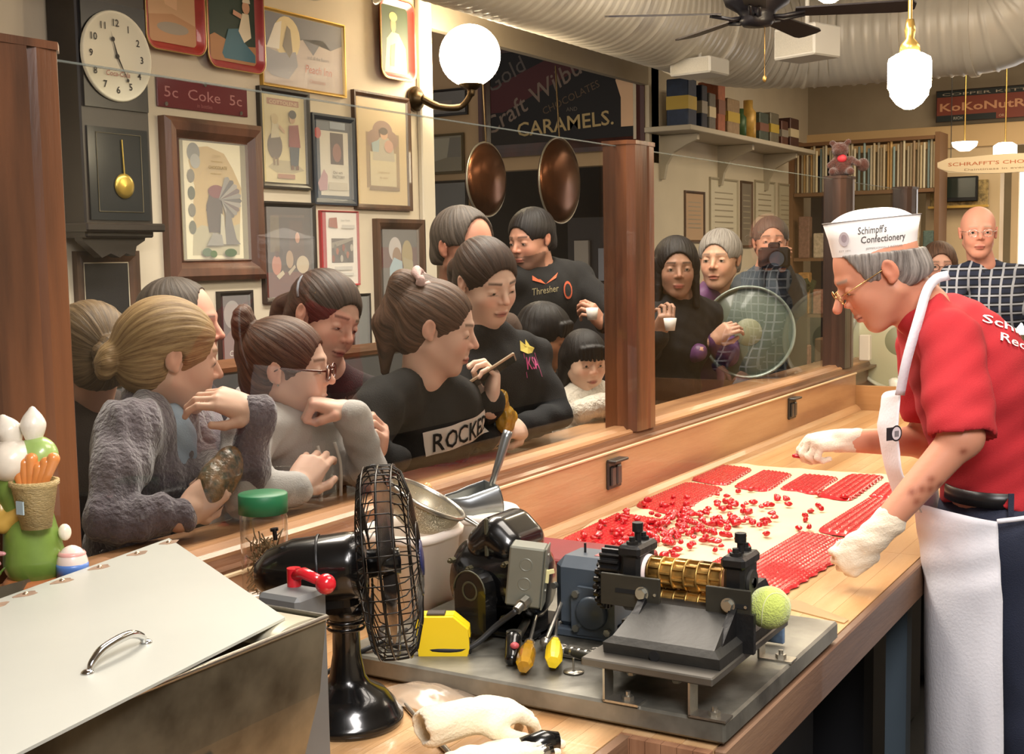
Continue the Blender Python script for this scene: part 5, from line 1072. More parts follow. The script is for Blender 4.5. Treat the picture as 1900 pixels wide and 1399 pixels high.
K = [('r', 0, 0, 1, 1, 'd6c79a'), ('r', .12, .88, .74, .07, 'a8745c'), ('t', 'COTTOLENE', .5, .892, .055, 'e0c8a0', 0, 0, .01, .66), ('p', [(.1, .18), (.3, .26), (.7, .26), (.95, .16), (.7, .12), (.3, .12)], 'b5a988'),
     ('e', .27, .42, .17, .155, '6b5f55'), ('p', [(.18, .5), (.22, .68), (.36, .68), (.38, .52)], 'cdc2a4'), ('e', .28, .72, .085, .06, 'c9b68c'), ('r', .22, .2, .04, .09, '8c7458'), ('r', .30, .2, .04, .09, '8c7458'), ('p', [(.36, .62), (.5, .56), (.5, .6), (.38, .66)], 'c9a888'),
     ('p', [(.62, .2), (.60, .44), (.84, .44), (.80, .2)], '3c4750'), ('p', [(.58, .42), (.60, .66), (.82, .68), (.86, .42)], '8a3838'), ('e', .68, .74, .07, .055, 'c09a78'), ('e', .69, .79, .09, .05, '2c2a2a'), ('r', .62, .16, .07, .05, '6c4a38'), ('r', .73, .16, .07, .05, '6c4a38'), ('r', .30, .055, .40, .05, 'a87a62')]
picture('framed_poster', wallM(4.015, 1.925), .322, .42, .026, .022, BKF, K, 'black-framed yellow poster of a girl and boy facing each other', 'poster')
B = [('r', 0, 0, 1, 1, '3c4756'), ('r', .14, .05, .78, .82, 'cfc8b8'), ('r', .42, .45, .36, .40, '4a3a3a'), ('e', .6, .6, .12, .12, '8c5a50'), ('r', .05, .88, .35, .1, '5a6470'), ('r', .42, .9, .42, .09, '8c98a4'), ('e', .08, .83, .09, .07, 'b04a4c'), ('p', [(.05, .2), (.22, .38), (.32, .3), (.3, .12), (.1, .1)], 'b08a90'), ('t', 'Chat with', .6, .33, .05, '55504c'), ('t', 'FACTORY', .62, .27, .055, '55504c'), ('r', .34, .12, .52, .1, 'bdb5a4')]
picture('framed_article', wallM(4.350, 1.865), .309, .40, .028, .022, NV, B, 'navy-framed clippings with a small red round badge', 'picture')
A_ = [('r', 0, 0, 1, 1, 'd0b98c'), ('r', .18, .16, .66, .52, '9c8462'), ('e', .51, .70, .20, .10, '9a7a68'), ('e', .36, .62, .16, .09, '9a7a68'), ('e', .66, .62, .16, .09, '9a7a68'), ('r', .25, .18, .52, .32, 'cdbf9c'), ('p', [(.3, .42), (.32, .56), (.45, .64), (.62, .64), (.72, .54), (.74, .42)], 'b8b09c'), ('p', [(.3, .5), (.28, .58), (.44, .62), (.42, .5)], '9fb0b0'), ('e', .53, .67, .075, .05, 'd6ac8c'), ('e', .52, .70, .085, .035, '5a4636'), ('e', .62, .56, .09, .06, 'c89c88'), ('r', .22, .14, .60, .03, '8a7458'), ('t', 'Compliments of', .5, .30, .03, 'a08c68'), ('t', 'the season', .5, .25, .03, 'a08c68')]
picture('framed_print', wallM(4.654, 1.851), .446, .545, .026, .022, BRF, A_, 'brown-framed antique cream print of a lady in an arched window', 'picture')
D_ = [('r', 0, 0, 1, 1, '3a2c26'), ('r', 0, .0, 1, .28, '5c2c26'), ('p', [(.1, .5), (.12, .9), (.3, .9), (.3, .5)], '5c4a2e'), ('p', [(.5, .4), (.52, .85), (.8, .85), (.85, .4)], '4a332a'), ('t', 'HOLLY CHOCOLATE', .5, .885, .04, '7c5c48', 0, 0, 0, .7), ('e', .22, .36, .10, .11, 'b0705a'), ('e', .23, .48, .05, .035, '4c3022'), ('e', .50, .42, .08, .10, 'a08468'), ('e', .68, .66, .05, .06, 'b07c60'), ('e', .78, .36, .14, .10, 'b8a88c'), ('p', [(.2, .24), (.34, .30), (.38, .26), (.26, .2)], 'b8ac90'), ('p', [(.45, .28), (.6, .36), (.62, .33), (.48, .24)], 'a89c84')]
picture('framed_print', wallM(4.009, 1.44), .345, .43, .024, .022, BKF, D_, 'dark brown framed print of children sitting on a rug', 'picture')
E_ = [('r', 0, 0, 1, 1, 'e0dad0'), ('r', 0, 0, .15, 1, 'a83038'), ('r', .28, .30, .60, .34, '5c5450'), ('p', [(.28, .5), (.88, .62), (.88, .66), (.28, .58)], '8c8478')]
E_ += [('e', .32+.055*k, .36+.05*((k*7) % 4), .04, .05, ('8a4a3c', '6c6660', 'a0604c', '4a4644', 'b0a89c')[k % 5]) for k in range(10)]
E_ += [('p', [(.2, .80), (.22, .92), (.42, .93), (.44, .78)], '9c5a48'), ('t', 'Dear friends', .66, .88, .04, '8c8884'), ('r', .55, .78, .36, .05, 'c4bfb8'), ('r', .32, .2, .50, .05, 'c4bfb8'), ('r', .3, .12, .55, .04, 'ccc8c0')]
picture('framed_letter', wallM(4.395, 1.50), .277, .34, .008, .014, mat('red_edge', srgb('a83a3c'), .5), E_, 'white notice with a red stripe and street photo, thin red frame', 'notice')
G_ = [('r', 0, 0, 1, 1, '55504c'), ('r', .0, .62, 1, .2, '5a3432'), ('r', .04, .04, .6, .28, '7c7264'), ('e', .38, .80, .17, .12, 'b8b0ac'), ('e', .42, .72, .12, .10, '8c6c50'), ('p', [(.22, .3), (.22, .62), (.34, .72), (.56, .68), (.58, .40), (.5, .26)], '9cb2bc'), ('e', .70, .74, .15, .15, '9c8a5c'), ('p', [(.58, .5), (.6, .72), (.85, .68), (.9, .44), (.7, .36)], 'a39672'), ('p', [(.42, .1), (.5, .34), (.62, .34), (.56, .08)], 'c9c4b4'), ('p', [(.1, .14), (.4, .26), (.44, .22), (.16, .1)], 'a8a294')]
picture('framed_print', wallM(4.791, 1.225), .40, .585, .052, .03, BRF, G_, 'wide brown framed print of two pale angel-like figures', 'picture')
picture('framed_print', wallM(4.60, 1.21), .14, .25, .014, .02, BKF, [('r', 0, 0, 1, 1, '4a4c48')], 'narrow black frame low on the wall behind the leaning girl')
picture('framed_poster', wallM(3.735, 1.20), .20, .30, .02, .02, BKF, [('r', 0, 0, 1, 1, '3a2426'), ('e', .4, .7, .3, .22, '8c8480'), ('p', [(0, 0), (1, 0), (1, .3), (.3, .45), (0, .3)], '6c4440'), ('t', 'Candy', .5, .06, .12, 'd8d0c4', .1)], 'dark poster glimpsed between the blonde girl and the bun')
# ---------------------------------------------------------------- school clock
CK = mat('ebony_case', srgb('241d1a'), .35, 0, .2, 12, coat=.3)
cl = MB(); cl.box((3.12, 3.52, 2.17), (.31, .15, .92), bev=.006); ck2 = obj('wall_clock', cl, CK, loc=(3.12, 3.595, 1.72), label='tall black wall clock with a round cream dial and brass pendulum', cat='clock')
mb = MB(); mb.box((3.12, 3.505, 2.645), (.36, .19, .035), bev=.006); mb.box((3.12, 3.505, 1.745), (.36, .19, .03), bev=.006); obj('moulding', mb, CK, ck2)
br = [(-.15, 0), (.15, 0), (.14, -.03), (.10, -.05), (.09, -.085), (.05, -.075), (.02, -.09), (-.02, -.075), (-.06, -.09), (-.10, -.06), (-.14, -.03)]
mb = MB(); mb.prism(br[::-1], 0, .04, M=Matrix(((1, 0, 0, 3.12), (0, 0, -1, 3.52), (0, 1, 0, 1.73), (0, 0, 0, 1)))); obj('scroll_bracket', mb, CK, ck2)
mb = MB(); mb.box((3.12, 3.44, 2.335), (.285, .012, .36)); obj('dial_door', mb, mat('door_black', srgb('1a1819'), .25), ck2)
Md = wallM(3.12, 2.335, 3.43); mb = MB(); mb.lathe([(0, .002), (.142, .002), (.148, .010), (.154, .008), (.156, 0)], n=48, M=Md)
dl = obj('dial', mb, mat('dial_cream', srgb('d9d3bd'), .5), ck2)
it = []
for k in range(1, 13):
    a = R(90-30*k); it.append(('t', str(k), .5+.385*math.cos(a), .5+.385*math.sin(a)-.04, .115, '2a2624', 0, 0, .012))
it += [('t', 'Coca-Cola', .5, .27, .085, 'a8645c', .2, 0, 0), ('e', .5, .5, .03, .03, '2a2624')]
def hand_(a, L, w): a = R(a); return ('p', [(.5-w*math.sin(a), .5+w*math.cos(a)), (.5+L*math.cos(a), .5+L*math.sin(a)), (.5+w*math.sin(a), .5-w*math.cos(a)), (.5-.06*math.cos(a), .5-.06*math.sin(a))], '2a2624')
it += [hand_(107, .30, .014), hand_(-62, .42, .012), ('e', .5+.2*math.cos(R(107)), .5+.2*math.sin(R(107)), .028, .028, '2a2624'), ('e', .5+.3*math.cos(R(-62)), .5+.3*math.sin(R(-62)), .02, .02, '2a2624')]
mb = MB(); draw(mb, it, .296, .296, Md @ T(-.148, -.148, .003), .0003); obj('dial_print', mb, PRT, ck2)
mb = MB(); mb.box((3.12, 3.442, 1.93), (.27, .008, .32)); obj('lower_glass', mb, mat('smoky_glass', srgb('2a2d2e'), .12, coat=.4), ck2)
mb = MB(); mb.tube([(3.02, 3.436, 1.80), (3.22, 3.436, 1.80), (3.22, 3.436, 2.07), (3.02, 3.436, 2.07)], .0016, 4, closed=True); obj('gilt_line', mb, mat('faint_gilt', srgb('6a6046'), .5), ck2)
mb = MB(); mb.lathe([(0, .010), (.030, .009), (.042, .004), (.044, 0)], n=30, M=wallM(3.135, 1.89, 3.435)); mb.cyl((3.135, 3.433, 1.93), (3.13, 3.433, 2.05), .003); pdm = obj('pendulum', mb, mat('pendulum_brass', srgb('b89c4a'), .3, .7), ck2)
# ---------------------------------------------------------------- sconce with glowing globe
GLOW = mat('lit_opal_glass', (1, .82, .56), .3, emit=26.0)
GLOW2 = mat('lit_opal_small', (1, .82, .56), .3, emit=60.0)
GLOW3 = mat('lit_opal_far', (1, .86, .62), .3, emit=6.0)
sn = MB(); sn.lathe([(0, .0), (.062, .002), (.060, .014), (.048, .020), (.050, .028), (.030, .036), (.022, .05), (0, .05)], n=32, M=wallM(5.15, 2.40, 3.59))
BZ = mat('aged_bronze', srgb('4a3c28'), .35, .8)
s_ = obj('wall_sconce', sn, BZ, loc=(5.15, 3.59, 2.40), label='bronze wall sconce holding a large glowing white globe', cat='lamp')
mb = MB(); mb.tube(spline([(5.15, 3.55, 2.40), (5.20, 3.48, 2.36), (5.27, 3.40, 2.36), (5.29, 3.35, 2.42), (5.29, 3.35, 2.45)]), [.020]*8+[.017]*8+[.015]*8+[.02]*9, 14); obj('arm', mb, BZ, s_)
mb = MB(); mb.lathe([(.0, 0), (.03, 0), (.058, .022), (.06, .032), (.0, .032)], (5.29, 3.35, 2.44), 30); obj('globe_cup', mb, BZ, s_)
mb = MB(); mb.sph((5.29, 3.35, 2.605), .150, 40); obj('globe', mb, GLOW, s_)
# projector-like spotlight pair hanging near the ceiling
o = MB(); o.cyl((4.12, 3.42, 2.79), (4.06, 3.30, 2.73), .075, .070, n=28); a = obj('spotlight', o, mat('off_white_metal', srgb('c9c2b4'), .4), loc=(4.1, 3.4, 2.8), label='white spotlight with a grey honeycomb lens near the top edge', cat='spotlight')
mb = MB(); mb.cyl((4.059, 3.298, 2.729), (4.055, 3.290, 2.726), .062, n=28); obj('lens', mb, mat('honeycomb', srgb('8a8c90'), .3, .3, .5, 120), a); mb = MB(); mb.cyl((4.12, 3.42, 2.79), (4.13, 3.45, 3.5), .012); obj('stem', mb, mat('off_white_metal', srgb('c9c2b4'), .4), a)
o = MB(); MQ = T(4.50, 3.42, 2.86) @ RZ(R(-70)) @ RY(R(115)); o.lathe([(.0, 0), (.03, .0), (.045, .03), (.085, .11), (.09, .12), (.082, .112), (.03, .02)], n=32, M=MQ); a = obj('spotlight', o, mat('off_white_metal', srgb('c9c2b4'), .4), loc=(4.62, 3.42, 2.8), label='white bell-shaped spotlight beside the small red tray', cat='spotlight')
mb = MB(); mb.cyl((4.50, 3.42, 2.86), (4.50, 3.45, 3.5), .012); obj('stem', mb, mat('off_white_metal', srgb('c9c2b4'), .4), a)
# ---------------------------------------------------------------- hall wall: mirror sign and pictures
Ms = faceM(4.97, 2.345, 7.995); W_, H_ = 1.34, .84
C_ = [('r', 0, 0, 1, 1, '161213'), ('p', [(0, .36), (0, .62), (.62, 1), (1, 1), (.9, .93), (.1, .36)], '4a1d20'), ('t', 'Gold', .14, .68, .26, '5a524e', 0, 26), ('t', 'Craft Wilbur', .36, .44, .27, '7a6a60', .1, 27, .006), ('t', 'CHOCOLATES', .58, .42, .11, '5c4a38', 0, 20), ('t', 'AND', .58, .315, .06, '6a6058'), ('t', 'CARAMELS.', .53, .12, .21, 'b09a6c', 0, 3, .012, .66)]
picture('mirror_sign', Ms, W_, H_, .09, .05, wood('mahogany_frame', srgb('4a231a'), srgb('2c1410'), 'Z', 10, .3, .4), C_, 'big black mirror sign lettered in gold, CARAMELS along the bottom', 'sign', False)
mb = MB(); mb.prism([(0, 0), (.10, 0), (.10, .60), (.03, .62), (-.01, .50), (.02, .42), (-.04, .32), (0, .2)], 0, .002, M=Ms @ T(1.15, .16, .02)); obj('bare_mirror_patch', mb, mat('warm_mirror', srgb('d8b08a'), .25, .2), [q for q in COL.objects if q.name.startswith('mirror_sign')][0])
picture('framed_print', faceM(5.435, 2.68, 7.995), .35, .20, .02, .02, BKF, [('r', 0, 0, 1, 1, '3a332c'), ('r', .1, .1, .5, .5, '5c4c3c')], 'dark framed print high on the hall wall beneath the globe')
picture('framed_print', faceM(5.435, 2.25, 7.995), .31, .30, .02, .02, mat('olive_frame', srgb('57482c'), .5), [('r', 0, 0, 1, 1, '6e5f38'), ('p', [(.05, .3), (.05, .95), (.6, .95), (.5, .4)], '9a927a'), ('p', [(.5, .4), (.6, .95), (.95, .95), (.95, .4)], '4a4028')], 'olive and grey framed map-like print on the hall wall')
picture('framed_print', faceM(5.440, 1.80, 7.995), .34, .40, .02, .02, BKF, [('r', 0, 0, 1, 1, '1d1c1e')], 'black framed picture lowest on the hall wall')
CU = mat('dark_copper', srgb('6a4028'), .25, .85)
for x, z, lab in ((6.70, 2.07, 'larger round dark copper pan hung above the crowd'), (5.86, 2.04, 'round copper pan hung above the grey-haired man, catching the light')):
    r_ = .255 if x > 6 else .20; mb = MB(); mb.lathe([(0, .05), (r_*.6, .045), (r_*.9, .02), (r_, 0), (r_, -.01)], n=40, M=wallM(x, z, 3.62)); o = obj('copper_pan', mb, CU, loc=(x, 3.6, z), label=lab, cat='pan')
    mb = MB(); mb.tube([tuple(wallM(x, z, 3.62) @ Vector((r_*math.cos(2*math.pi*i/40), r_*math.sin(2*math.pi*i/40), 0))) for i in range(40)], .006, 6, closed=True); obj('rim', mb, mat('bright_rim', srgb('b0a898'), .3, .8), o)
    mb = MB(); mb.cyl((x, 3.62, z+r_), (x, 3.64, 2.75), .006); obj('hanger', mb, mat('aged_bronze', (.1, .1, .1)), o)
mb = MB(); mb.tube(spline([(7.6, 3.6, .2), (7.6, 3.6, 1.9), (7.62, 3.6, 2.15), (7.72, 3.6, 2.27), (7.82, 3.6, 2.2), (7.84, 3.6, 2.0)]), .03, 12)
obj('chrome_pipe', mb, mat('pipe_dark', srgb('6a665e'), .15, .9), loc=(7.7, 3.6, .2), label='bent metal pipe just left of the middle wooden post', cat='pipe')
# hall: shelving, cabinet and boxes glimpsed through the opening
mb = MB(); mb.box((8.6, 4.15, .95), (.5, .6, 1.9)); o = obj('hall_cabinet', mb, mat('cab_dark', srgb('2f2a2c'), .5), loc=(8.6, 4.15, 0), label='dark cabinet in the hallway behind the black-shirted man', cat='cabinet')
for i, (y, c, h) in enumerate(((4.32, 'a59c94', .30), (4.12, '8d8f98', .24))):
    mb = MB(); mb.box((8.33, y, 1.58+h/2-.15), (.03, .12, h), bev=.002); obj('boxed_bottle', mb, mat('box_'+c, srgb(c), .6), loc=(8.33, y, 1.43), label=('tall pale box' if i == 0 else 'shorter grey picture box')+' on the hallway cabinet', cat='box')
# ---------------------------------------------------------------- shelf of tins, right of the hall
SHW = mat('shelf_white', srgb('b5ab98'), .6)
sh = MB(); sh.box((9.25, 3.43, 2.46), (2.75, .34, .035), bev=.004); so = obj('tin_shelf', sh, SHW, loc=(9.25, 3.43, 2.46), label='off-white wall shelf of old tins held by curved brackets', cat='shelf')
for x in (8.15, 9.25, 10.3):
    mb = MB(); mb.prism([(0, 0), (0, -.30), (-.03, -.30), (-.05, -.2), (-.10, -.12), (-.2, -.07), (-.28, -.04), (-.28, 0)][::-1], -.02, .02, M=Matrix(((0, 0, 1, x), (1, 0, 0, 3.6), (0, 1, 0, 2.44), (0, 0, 0, 1)))); obj('bracket', mb, SHW, so)
tins = [(8.05, .15, .32, '22304a', 'navy tin with a yellow stripe'), (8.27, .10, .30, '232a3c', 'dark blue tin with a gold band'), (8.42, .12, .26, '6a6660', 'grey patterned tin'), (8.60, .13, .36, 'a5644c', 'tall rust-coloured box'), (8.84, .24, .26, '9c8468', 'tan tin with an oval label'), (9.12, .10, .22, '3c5c34', 'green bottle-shaped tin'), (9.30, .12, .30, 'c9a04e', 'gold-topped tin'), (9.50, .2, .22, '4c5850', 'grey green tin'), (9.75, .2, .24, '746e5e', 'dull olive tin'), (10.0, .16, .2, '5c3830', 'brown box'), (10.25, .22, .24, '4a2c28', 'dark red box at the shelf end')]
for i, (x, w, h, c, l) in enumerate(tins):
    mb = MB(); 
    if i in (5, 6): mb.lathe([(0, 0), (w/2, 0), (w/2, h*.7), (w*.3, h*.8), (w*.3, h), (0, h)], (x, 3.38, 2.478), 20)
    else: mb.box((x, 3.40, 2.478+h/2), (w, .16, h), bev=.006)
    o = obj('tin', mb, mat('tin_'+c, srgb(c), .4, .2, .2, 25), loc=(x, 3.4, 2.478), label=l+' on the high shelf', cat='tin', group='tins on the high shelf')
    if i not in (5, 6):
        mb = MB(); mb.box((x, 3.40, 2.478+h*.5), (w+.002, .162, h*.28)); mb2 = mat('tinlab_%d' % (i % 4), srgb(('b59a3c', '8c8478', 'c7b898', '7a5040')[i % 4]), .5); obj('label_band', mb, mb2, o)
# frames and papers beneath the shelf
for i, (x, z, w, h, c, l) in enumerate(((8.56, 1.70, .38, .38, 'b89878', 'small framed sepia drawing under the tin shelf'), (9.05, 1.66, .60, .54, 'cfc6b0', 'large pale document under the tin shelf'), (9.72, 1.66, .27, .54, '7d7468', 'narrow framed photo strip under the tin shelf'), (10.05, 1.68, .50, .54, 'd0c8b4', 'pale certificate under the tin shelf'), (10.65, 1.72, .4, .50, 'bcb39c', 'faded paper notice farthest under the tin shelf'))):
    it = [('r', 0, 0, 1, 1, c)]+[('r', .15, .8-.09*k, .7, .02, '9c927e') for k in range(7)]
    picture('framed_notice', wallM(x, z), w, h, .02, .015, BRF if i in (0, 2) else mat('pale_frame', srgb('a89e88'), .5), it, l, 'notice', False)
mb = MB(); mb.box((9.4, 3.5, .6), (3.0, .18, 1.2)); o = obj('display_cabinet', mb, mat('wood_dark', srgb('4c3a2c'), .5, 0, .2, 5), loc=(9.6, 3.5, 0), label='low dark cabinet under the framed notices', cat='cabinet')
V, Q = nets([EL((8.7+.28*i+RND.uniform(-.1, .1), 3.45, 1.28+RND.uniform(-.04, .08)), (.10, .06, .07), .02, (RND.uniform(0, 90), 0, 0)) for i in range(9)], .02, wrinkle(.02, 3, 2.5))
nobj('garland', [(V, Q)], mat('garland_green', srgb('3c4a30'), .9, 0, .5, 40, 1, 60), None, (9.8, 3.45, 1.2), label='dark green garland along the top of the low cabinet', cat='garland')
# ---------------------------------------------------------------- duct, speakers, fan, pendant
DU = mat('duct_white', srgb('ded6c6'), .38, .1, .05, 3)
path = [(2.2+.25*i, 2.9, 2.97) for i in range(21)]+[(7.35+.65*math.sin(R(a))+.05, 2.25+.65*math.cos(R(a)), 2.97) for a in range(8, 91, 8)]+[(8.05, 2.25-.15*i, 2.97) for i in range(1, 6)]+[(8.05, 1.45-.28*math.sin(R(a)), 3.25-.28*math.cos(R(a))) for a in range(0, 91, 18)]+[(8.05, 1.17, 3.5)]
P = [Vector(p) for p in path]; fine = []
for i in range(len(P)-1):
    k = max(1, int((P[i+1]-P[i]).length/.0125)); fine += [P[i].lerp(P[i+1], j/k) for j in range(k)]
rad = []; acc = 0
for i in range(len(fine)):
    acc += (fine[i]-fine[i-1]).length if i else 0; ph = (acc % .075)/.075; rad.append(.30+(.009 if ph < .2 else 0))
mb = MB(); mb.tube(fine, rad, 40); du = obj('spiral_duct', mb, DU, loc=(5, 2.9, 2.67), label='fat white spiral air duct bending across under the ceiling', cat='duct')
for (p, ax) in (((7.0, 2.9, 2.97), (1, 0, 0)), ((8.05, 1.9, 2.97), (0, 1, 0)), ((8.05, 1.5, 2.97), (0, 1, 0))):
    mb = MB(); d = Vector(ax)*.02; mb.cyl(Vector(p)-d, Vector(p)+d, .318, n=48); obj('joint_band', mb, DU, du)
for (x, y, z, l, a) in ((6.70, 2.72, 2.655, 'white box speaker fixed to the beam above the sign', -8), (6.46, 2.03, 2.69, 'white box speaker hanging behind the ceiling fan', -20)):
    mb = MB(); M = T(x, y, z) @ RZ(R(a)); s2 = .16 if y < 2.5 else .09; mb.box((0, 0, 0), (.22, .26, s2), bev=.008, M=M); o = obj('box_speaker', mb, mat('box_white', srgb('d8d4ca'), .5), loc=(x, y, z), label=l, cat='speaker')
    mb = MB(); mb.box((-.111, 0, 0), (.002, .235, s2*.8), M=M); obj('grille', mb, mat('grille_white', srgb('c6c0b2'), .7, 0, .1, 200), o)
    mb = MB(); mb.cyl((x, y, z+s2/2), (x, y, 3.3), .012, n=8); obj('hanger', mb, mat('box_white', (1, 1, 1)), o)
cf = MB(); hx_, hy_, hz_ = 5.281, 1.879, 2.63
cf.lathe([(0, -.045), (.06, -.04), (.075, -.02), (.07, .0), (.085, .02), (.135, .05), (.15, .09), (.135, .15), (.06, .17), (.02, .18), (.015, .60), (.05, .66), (.05, .72), (0, .72)], (hx_, hy_, hz_), 36)
FB = mat('fan_black', srgb('17151a'), .4)
f = obj('ceiling_fan', cf, FB, loc=(hx_, hy_, 3.4), label='black five-bladed ceiling fan at the top right', cat='fan')
tips = [(5.014, 2.353), (5.756, 2.471), (5.489, 1.325), (5.972, 1.844), (4.70, 1.70)]
for i, (tx, ty) in enumerate(tips):
    a = math.atan2(ty-hy_, tx-hx_); M = T(hx_, hy_, hz_+.01) @ RZ(a) @ RX(R(-11)); mb = MB()
    ol = [(.16, -.045), (.60, -.062), (.64, -.055), (.655, -.03), (.655, .03), (.64, .055), (.60, .062), (.16, .045)]
    mb.prism(ol, 0, .007, M=M); b = obj('blade', mb, mat('blade_dark', srgb('1d1719') if i != 3 else srgb('2b1c1c'), .45) if i != 1 else mat('blade_dark2', srgb('2b2020'), .45), f)
    mb = MB(); mb.tube([tuple(M @ Vector(p)) for p in ((.05, 0, -.012), (.11, .02, -.02), (.20, .02, -.004))], .008, 8); mb.tube([tuple(M @ Vector(p)) for p in ((.05, 0, -.012), (.11, -.02, -.02), (.20, -.02, -.004))], .008, 8); obj('blade_iron', mb, FB, b)
mb = MB(); mb.cyl((hx_+.04, hy_-.02, 2.60), (hx_+.04, hy_-.02, 2.38), .0018, n=6); mb.sph((hx_+.04, hy_-.02, 2.37), (.009, .009, .016), 10); obj('pull_chain', mb, BRS, f)
# pendant schoolhouse lamps
px_, py_ = 4.78, 1.117
for (x, y, z) in ((4.25, 1.26, 2.448),):
    q_ = MB(); q_.cyl((x, y, z+.30), (x, y, 3.5), .008, n=12); q_.lathe([(.034, .20), (.038, .24), (.02, .30), (0, .30)], (x, y, z), 24); o = obj('pendant_lamp', q_, mat('lamp_brass', srgb('c9a860'), .25, .8), loc=(x, y, 3.5), label='hanging lamp whose pale tip just shows at the top edge beside the fan', cat='lamp')
    mb = MB(); mb.lathe([(.036, .206), (.05, .20), (.074, .186), (.0775, .171), (.0775, .081), (.070, .071), (.068, .051), (.045, .021), (.02, .004), (0, 0)], (x, y, z), 36); obj('opal_shade', mb, GLOW2, o)
pl = MB(); pl.cyl((px_, py_, 2.44), (px_, py_, 3.5), .008, n=12); pl.lathe([(.0, .46), (.014, .46), (.02, .42), (.016, .39), (.034, .37), (.038, .335), (0, .335)], (px_, py_, 2.0), 24)
p_ = obj('pendant_lamp', pl, mat('lamp_brass', srgb('c9a860'), .25, .8), loc=(px_, py_, 3.5), label='nearest hanging schoolhouse lamp on a brass rod, glowing', cat='lamp')
mb = MB(); mb.lathe([(.036, .34), (.05, .335), (.074, .320), (.0775, .305), (.0775, .215), (.070, .205), (.068, .185), (.045, .155), (.02, .138), (0, .134)], (px_, py_, 2.0), 36); obj('opal_shade', mb, GLOW2, p_)
# ---------------------------------------------------------------- the shop beyond the beam
K2 = [('r', 0, 0, 1, 1, '7c3a2c'), ('r', 0, .80, 1, .2, '1f2628'), ('r', 0, 0, .55, .2, '1f2628'), ('t', 'COPPER KETTLE', .5, .845, .12, 'a89c8c', 0, 0, 0, .9), ('t', 'KoKoNutRoll', .5, .34, .36, 'c9926e', 0, 0, .02, .94), ('t', 'RICH', .2, .05, .13, 'a8a49a', 0, 0, .01), ('t', 'OR', .6, .05, .12, 'c9a888')]
picture('candy_sign', faceM(2.431, 2.715, 11.40), .90, .27, .006, .02, mat('sign_edge', srgb('3a2c26'), .5), K2, 'wide red and black sign lettered KoKo high on the beam', 'sign', False)
mb = MB(); draw(mb, [('p', E2(.5, .5, .5, .5, 24), 'cdbb9c'), ('t', "SCHRAFFT'S CHOCOLATES", .5, .48, .26, 'a8603c', 0, 0, .01, .84), ('t', 'Daintiness in every piece', .5, .2, .16, '8c7458', 0, 0, 0, .6)], 1.0, .14, faceM(2.116, 2.18, 9.985))
M = faceM(2.116, 2.18, 10.0); b = MB(); b.prism([(.0, .06), (.08, .02), (.3, .0), (.7, .0), (.92, .02), (1.0, .06), (1.0, .10), (.92, .13), (.08, .13), (0, .10)], 0, .012, M=M); o = obj('hanging_sign', b, mat('sign_cream', srgb('cdbb9c'), .6), loc=(10, 1.6, 2.25), label='cream oval hanging sign with chocolate lettering at the right edge', cat='sign'); obj('lettering', mb, PRT, o)
for y in (2.02, 1.2):
    mb = MB(); mb.cyl((10.0, y, 2.30), (10.0, y, 3.5), .003, n=6); obj('chain', mb, BLK, o)
for (x, y, z, w, h, l, s) in ((10.57, 2.03, 2.435, .10, .07, 'small lit bowl lamp above the cream sign', 1), (10.73, 1.75, 2.40, .09, .12, 'lit square-shouldered lamp at the right edge', 2)):
    pl = MB(); pl.cyl((x, y, z+h/2), (x, y, 3.5), .006, n=8); o = obj('pendant_lamp', pl, mat('lamp_brass', (1, 1, 1)), loc=(x, y, 3.5), label=l, cat='lamp')
    mb = MB(); mb.lathe([(0, h/2), (w, h/2), (w*.9, 0), (w*.4, -h/2), (0, -h/2)] if s == 1 else [(0, h/2), (w*.6, h/2), (w, h*.3), (w, -h*.3), (w*.7, -h/2), (0, -h/2)], (x, y, z), 24); obj('opal_shade', mb, GLOW3, o)
# bear on the dark post
BE = mat('plush_brown', srgb('4a2318'), .95, 0, .3, 60, .8, 150, sheen=.3); bx, by, bz = 5.63, 1.60, 1.955
V = nets([EL((bx, by, bz+.045), (.036, .040, .045)), EL((bx-.01, by+.012, bz+.115), (.036, .038, .034)), EL((bx-.015, by+.045, bz+.145), (.012, .014, .013)), EL((bx-.005, by-.022, bz+.148), (.012, .014, .013)), EL((bx-.04, by+.016, bz+.105), (.018, .018, .014)), CP((bx-.01, by+.03, bz+.07), (bx-.04, by+.05, bz+.045), .016, .014), CP((bx, by-.035, bz+.07), (bx-.02, by-.07, bz+.05), .016, .014), CP((bx, by+.02, bz+.02), (bx-.05, by+.035, bz+.016), .019, .017), CP((bx, by-.02, bz+.02), (bx-.045, by-.045, bz+.016), .019, .017), EL((bx+.01, by-.085, bz+.045), (.025, .028, .03), .01)], .004)
o = nobj('teddy_bear', [V], BE, None, (bx, by, bz), label='small brown plush bear sitting on top of the dark post', cat='toy')
mb = MB(); mb.sph((bx-.03, by-.002, bz+.075), (.012, .022, .018), 14); obj('red_bow', mb, mat('bow_red', srgb('a82430'), .6), o)
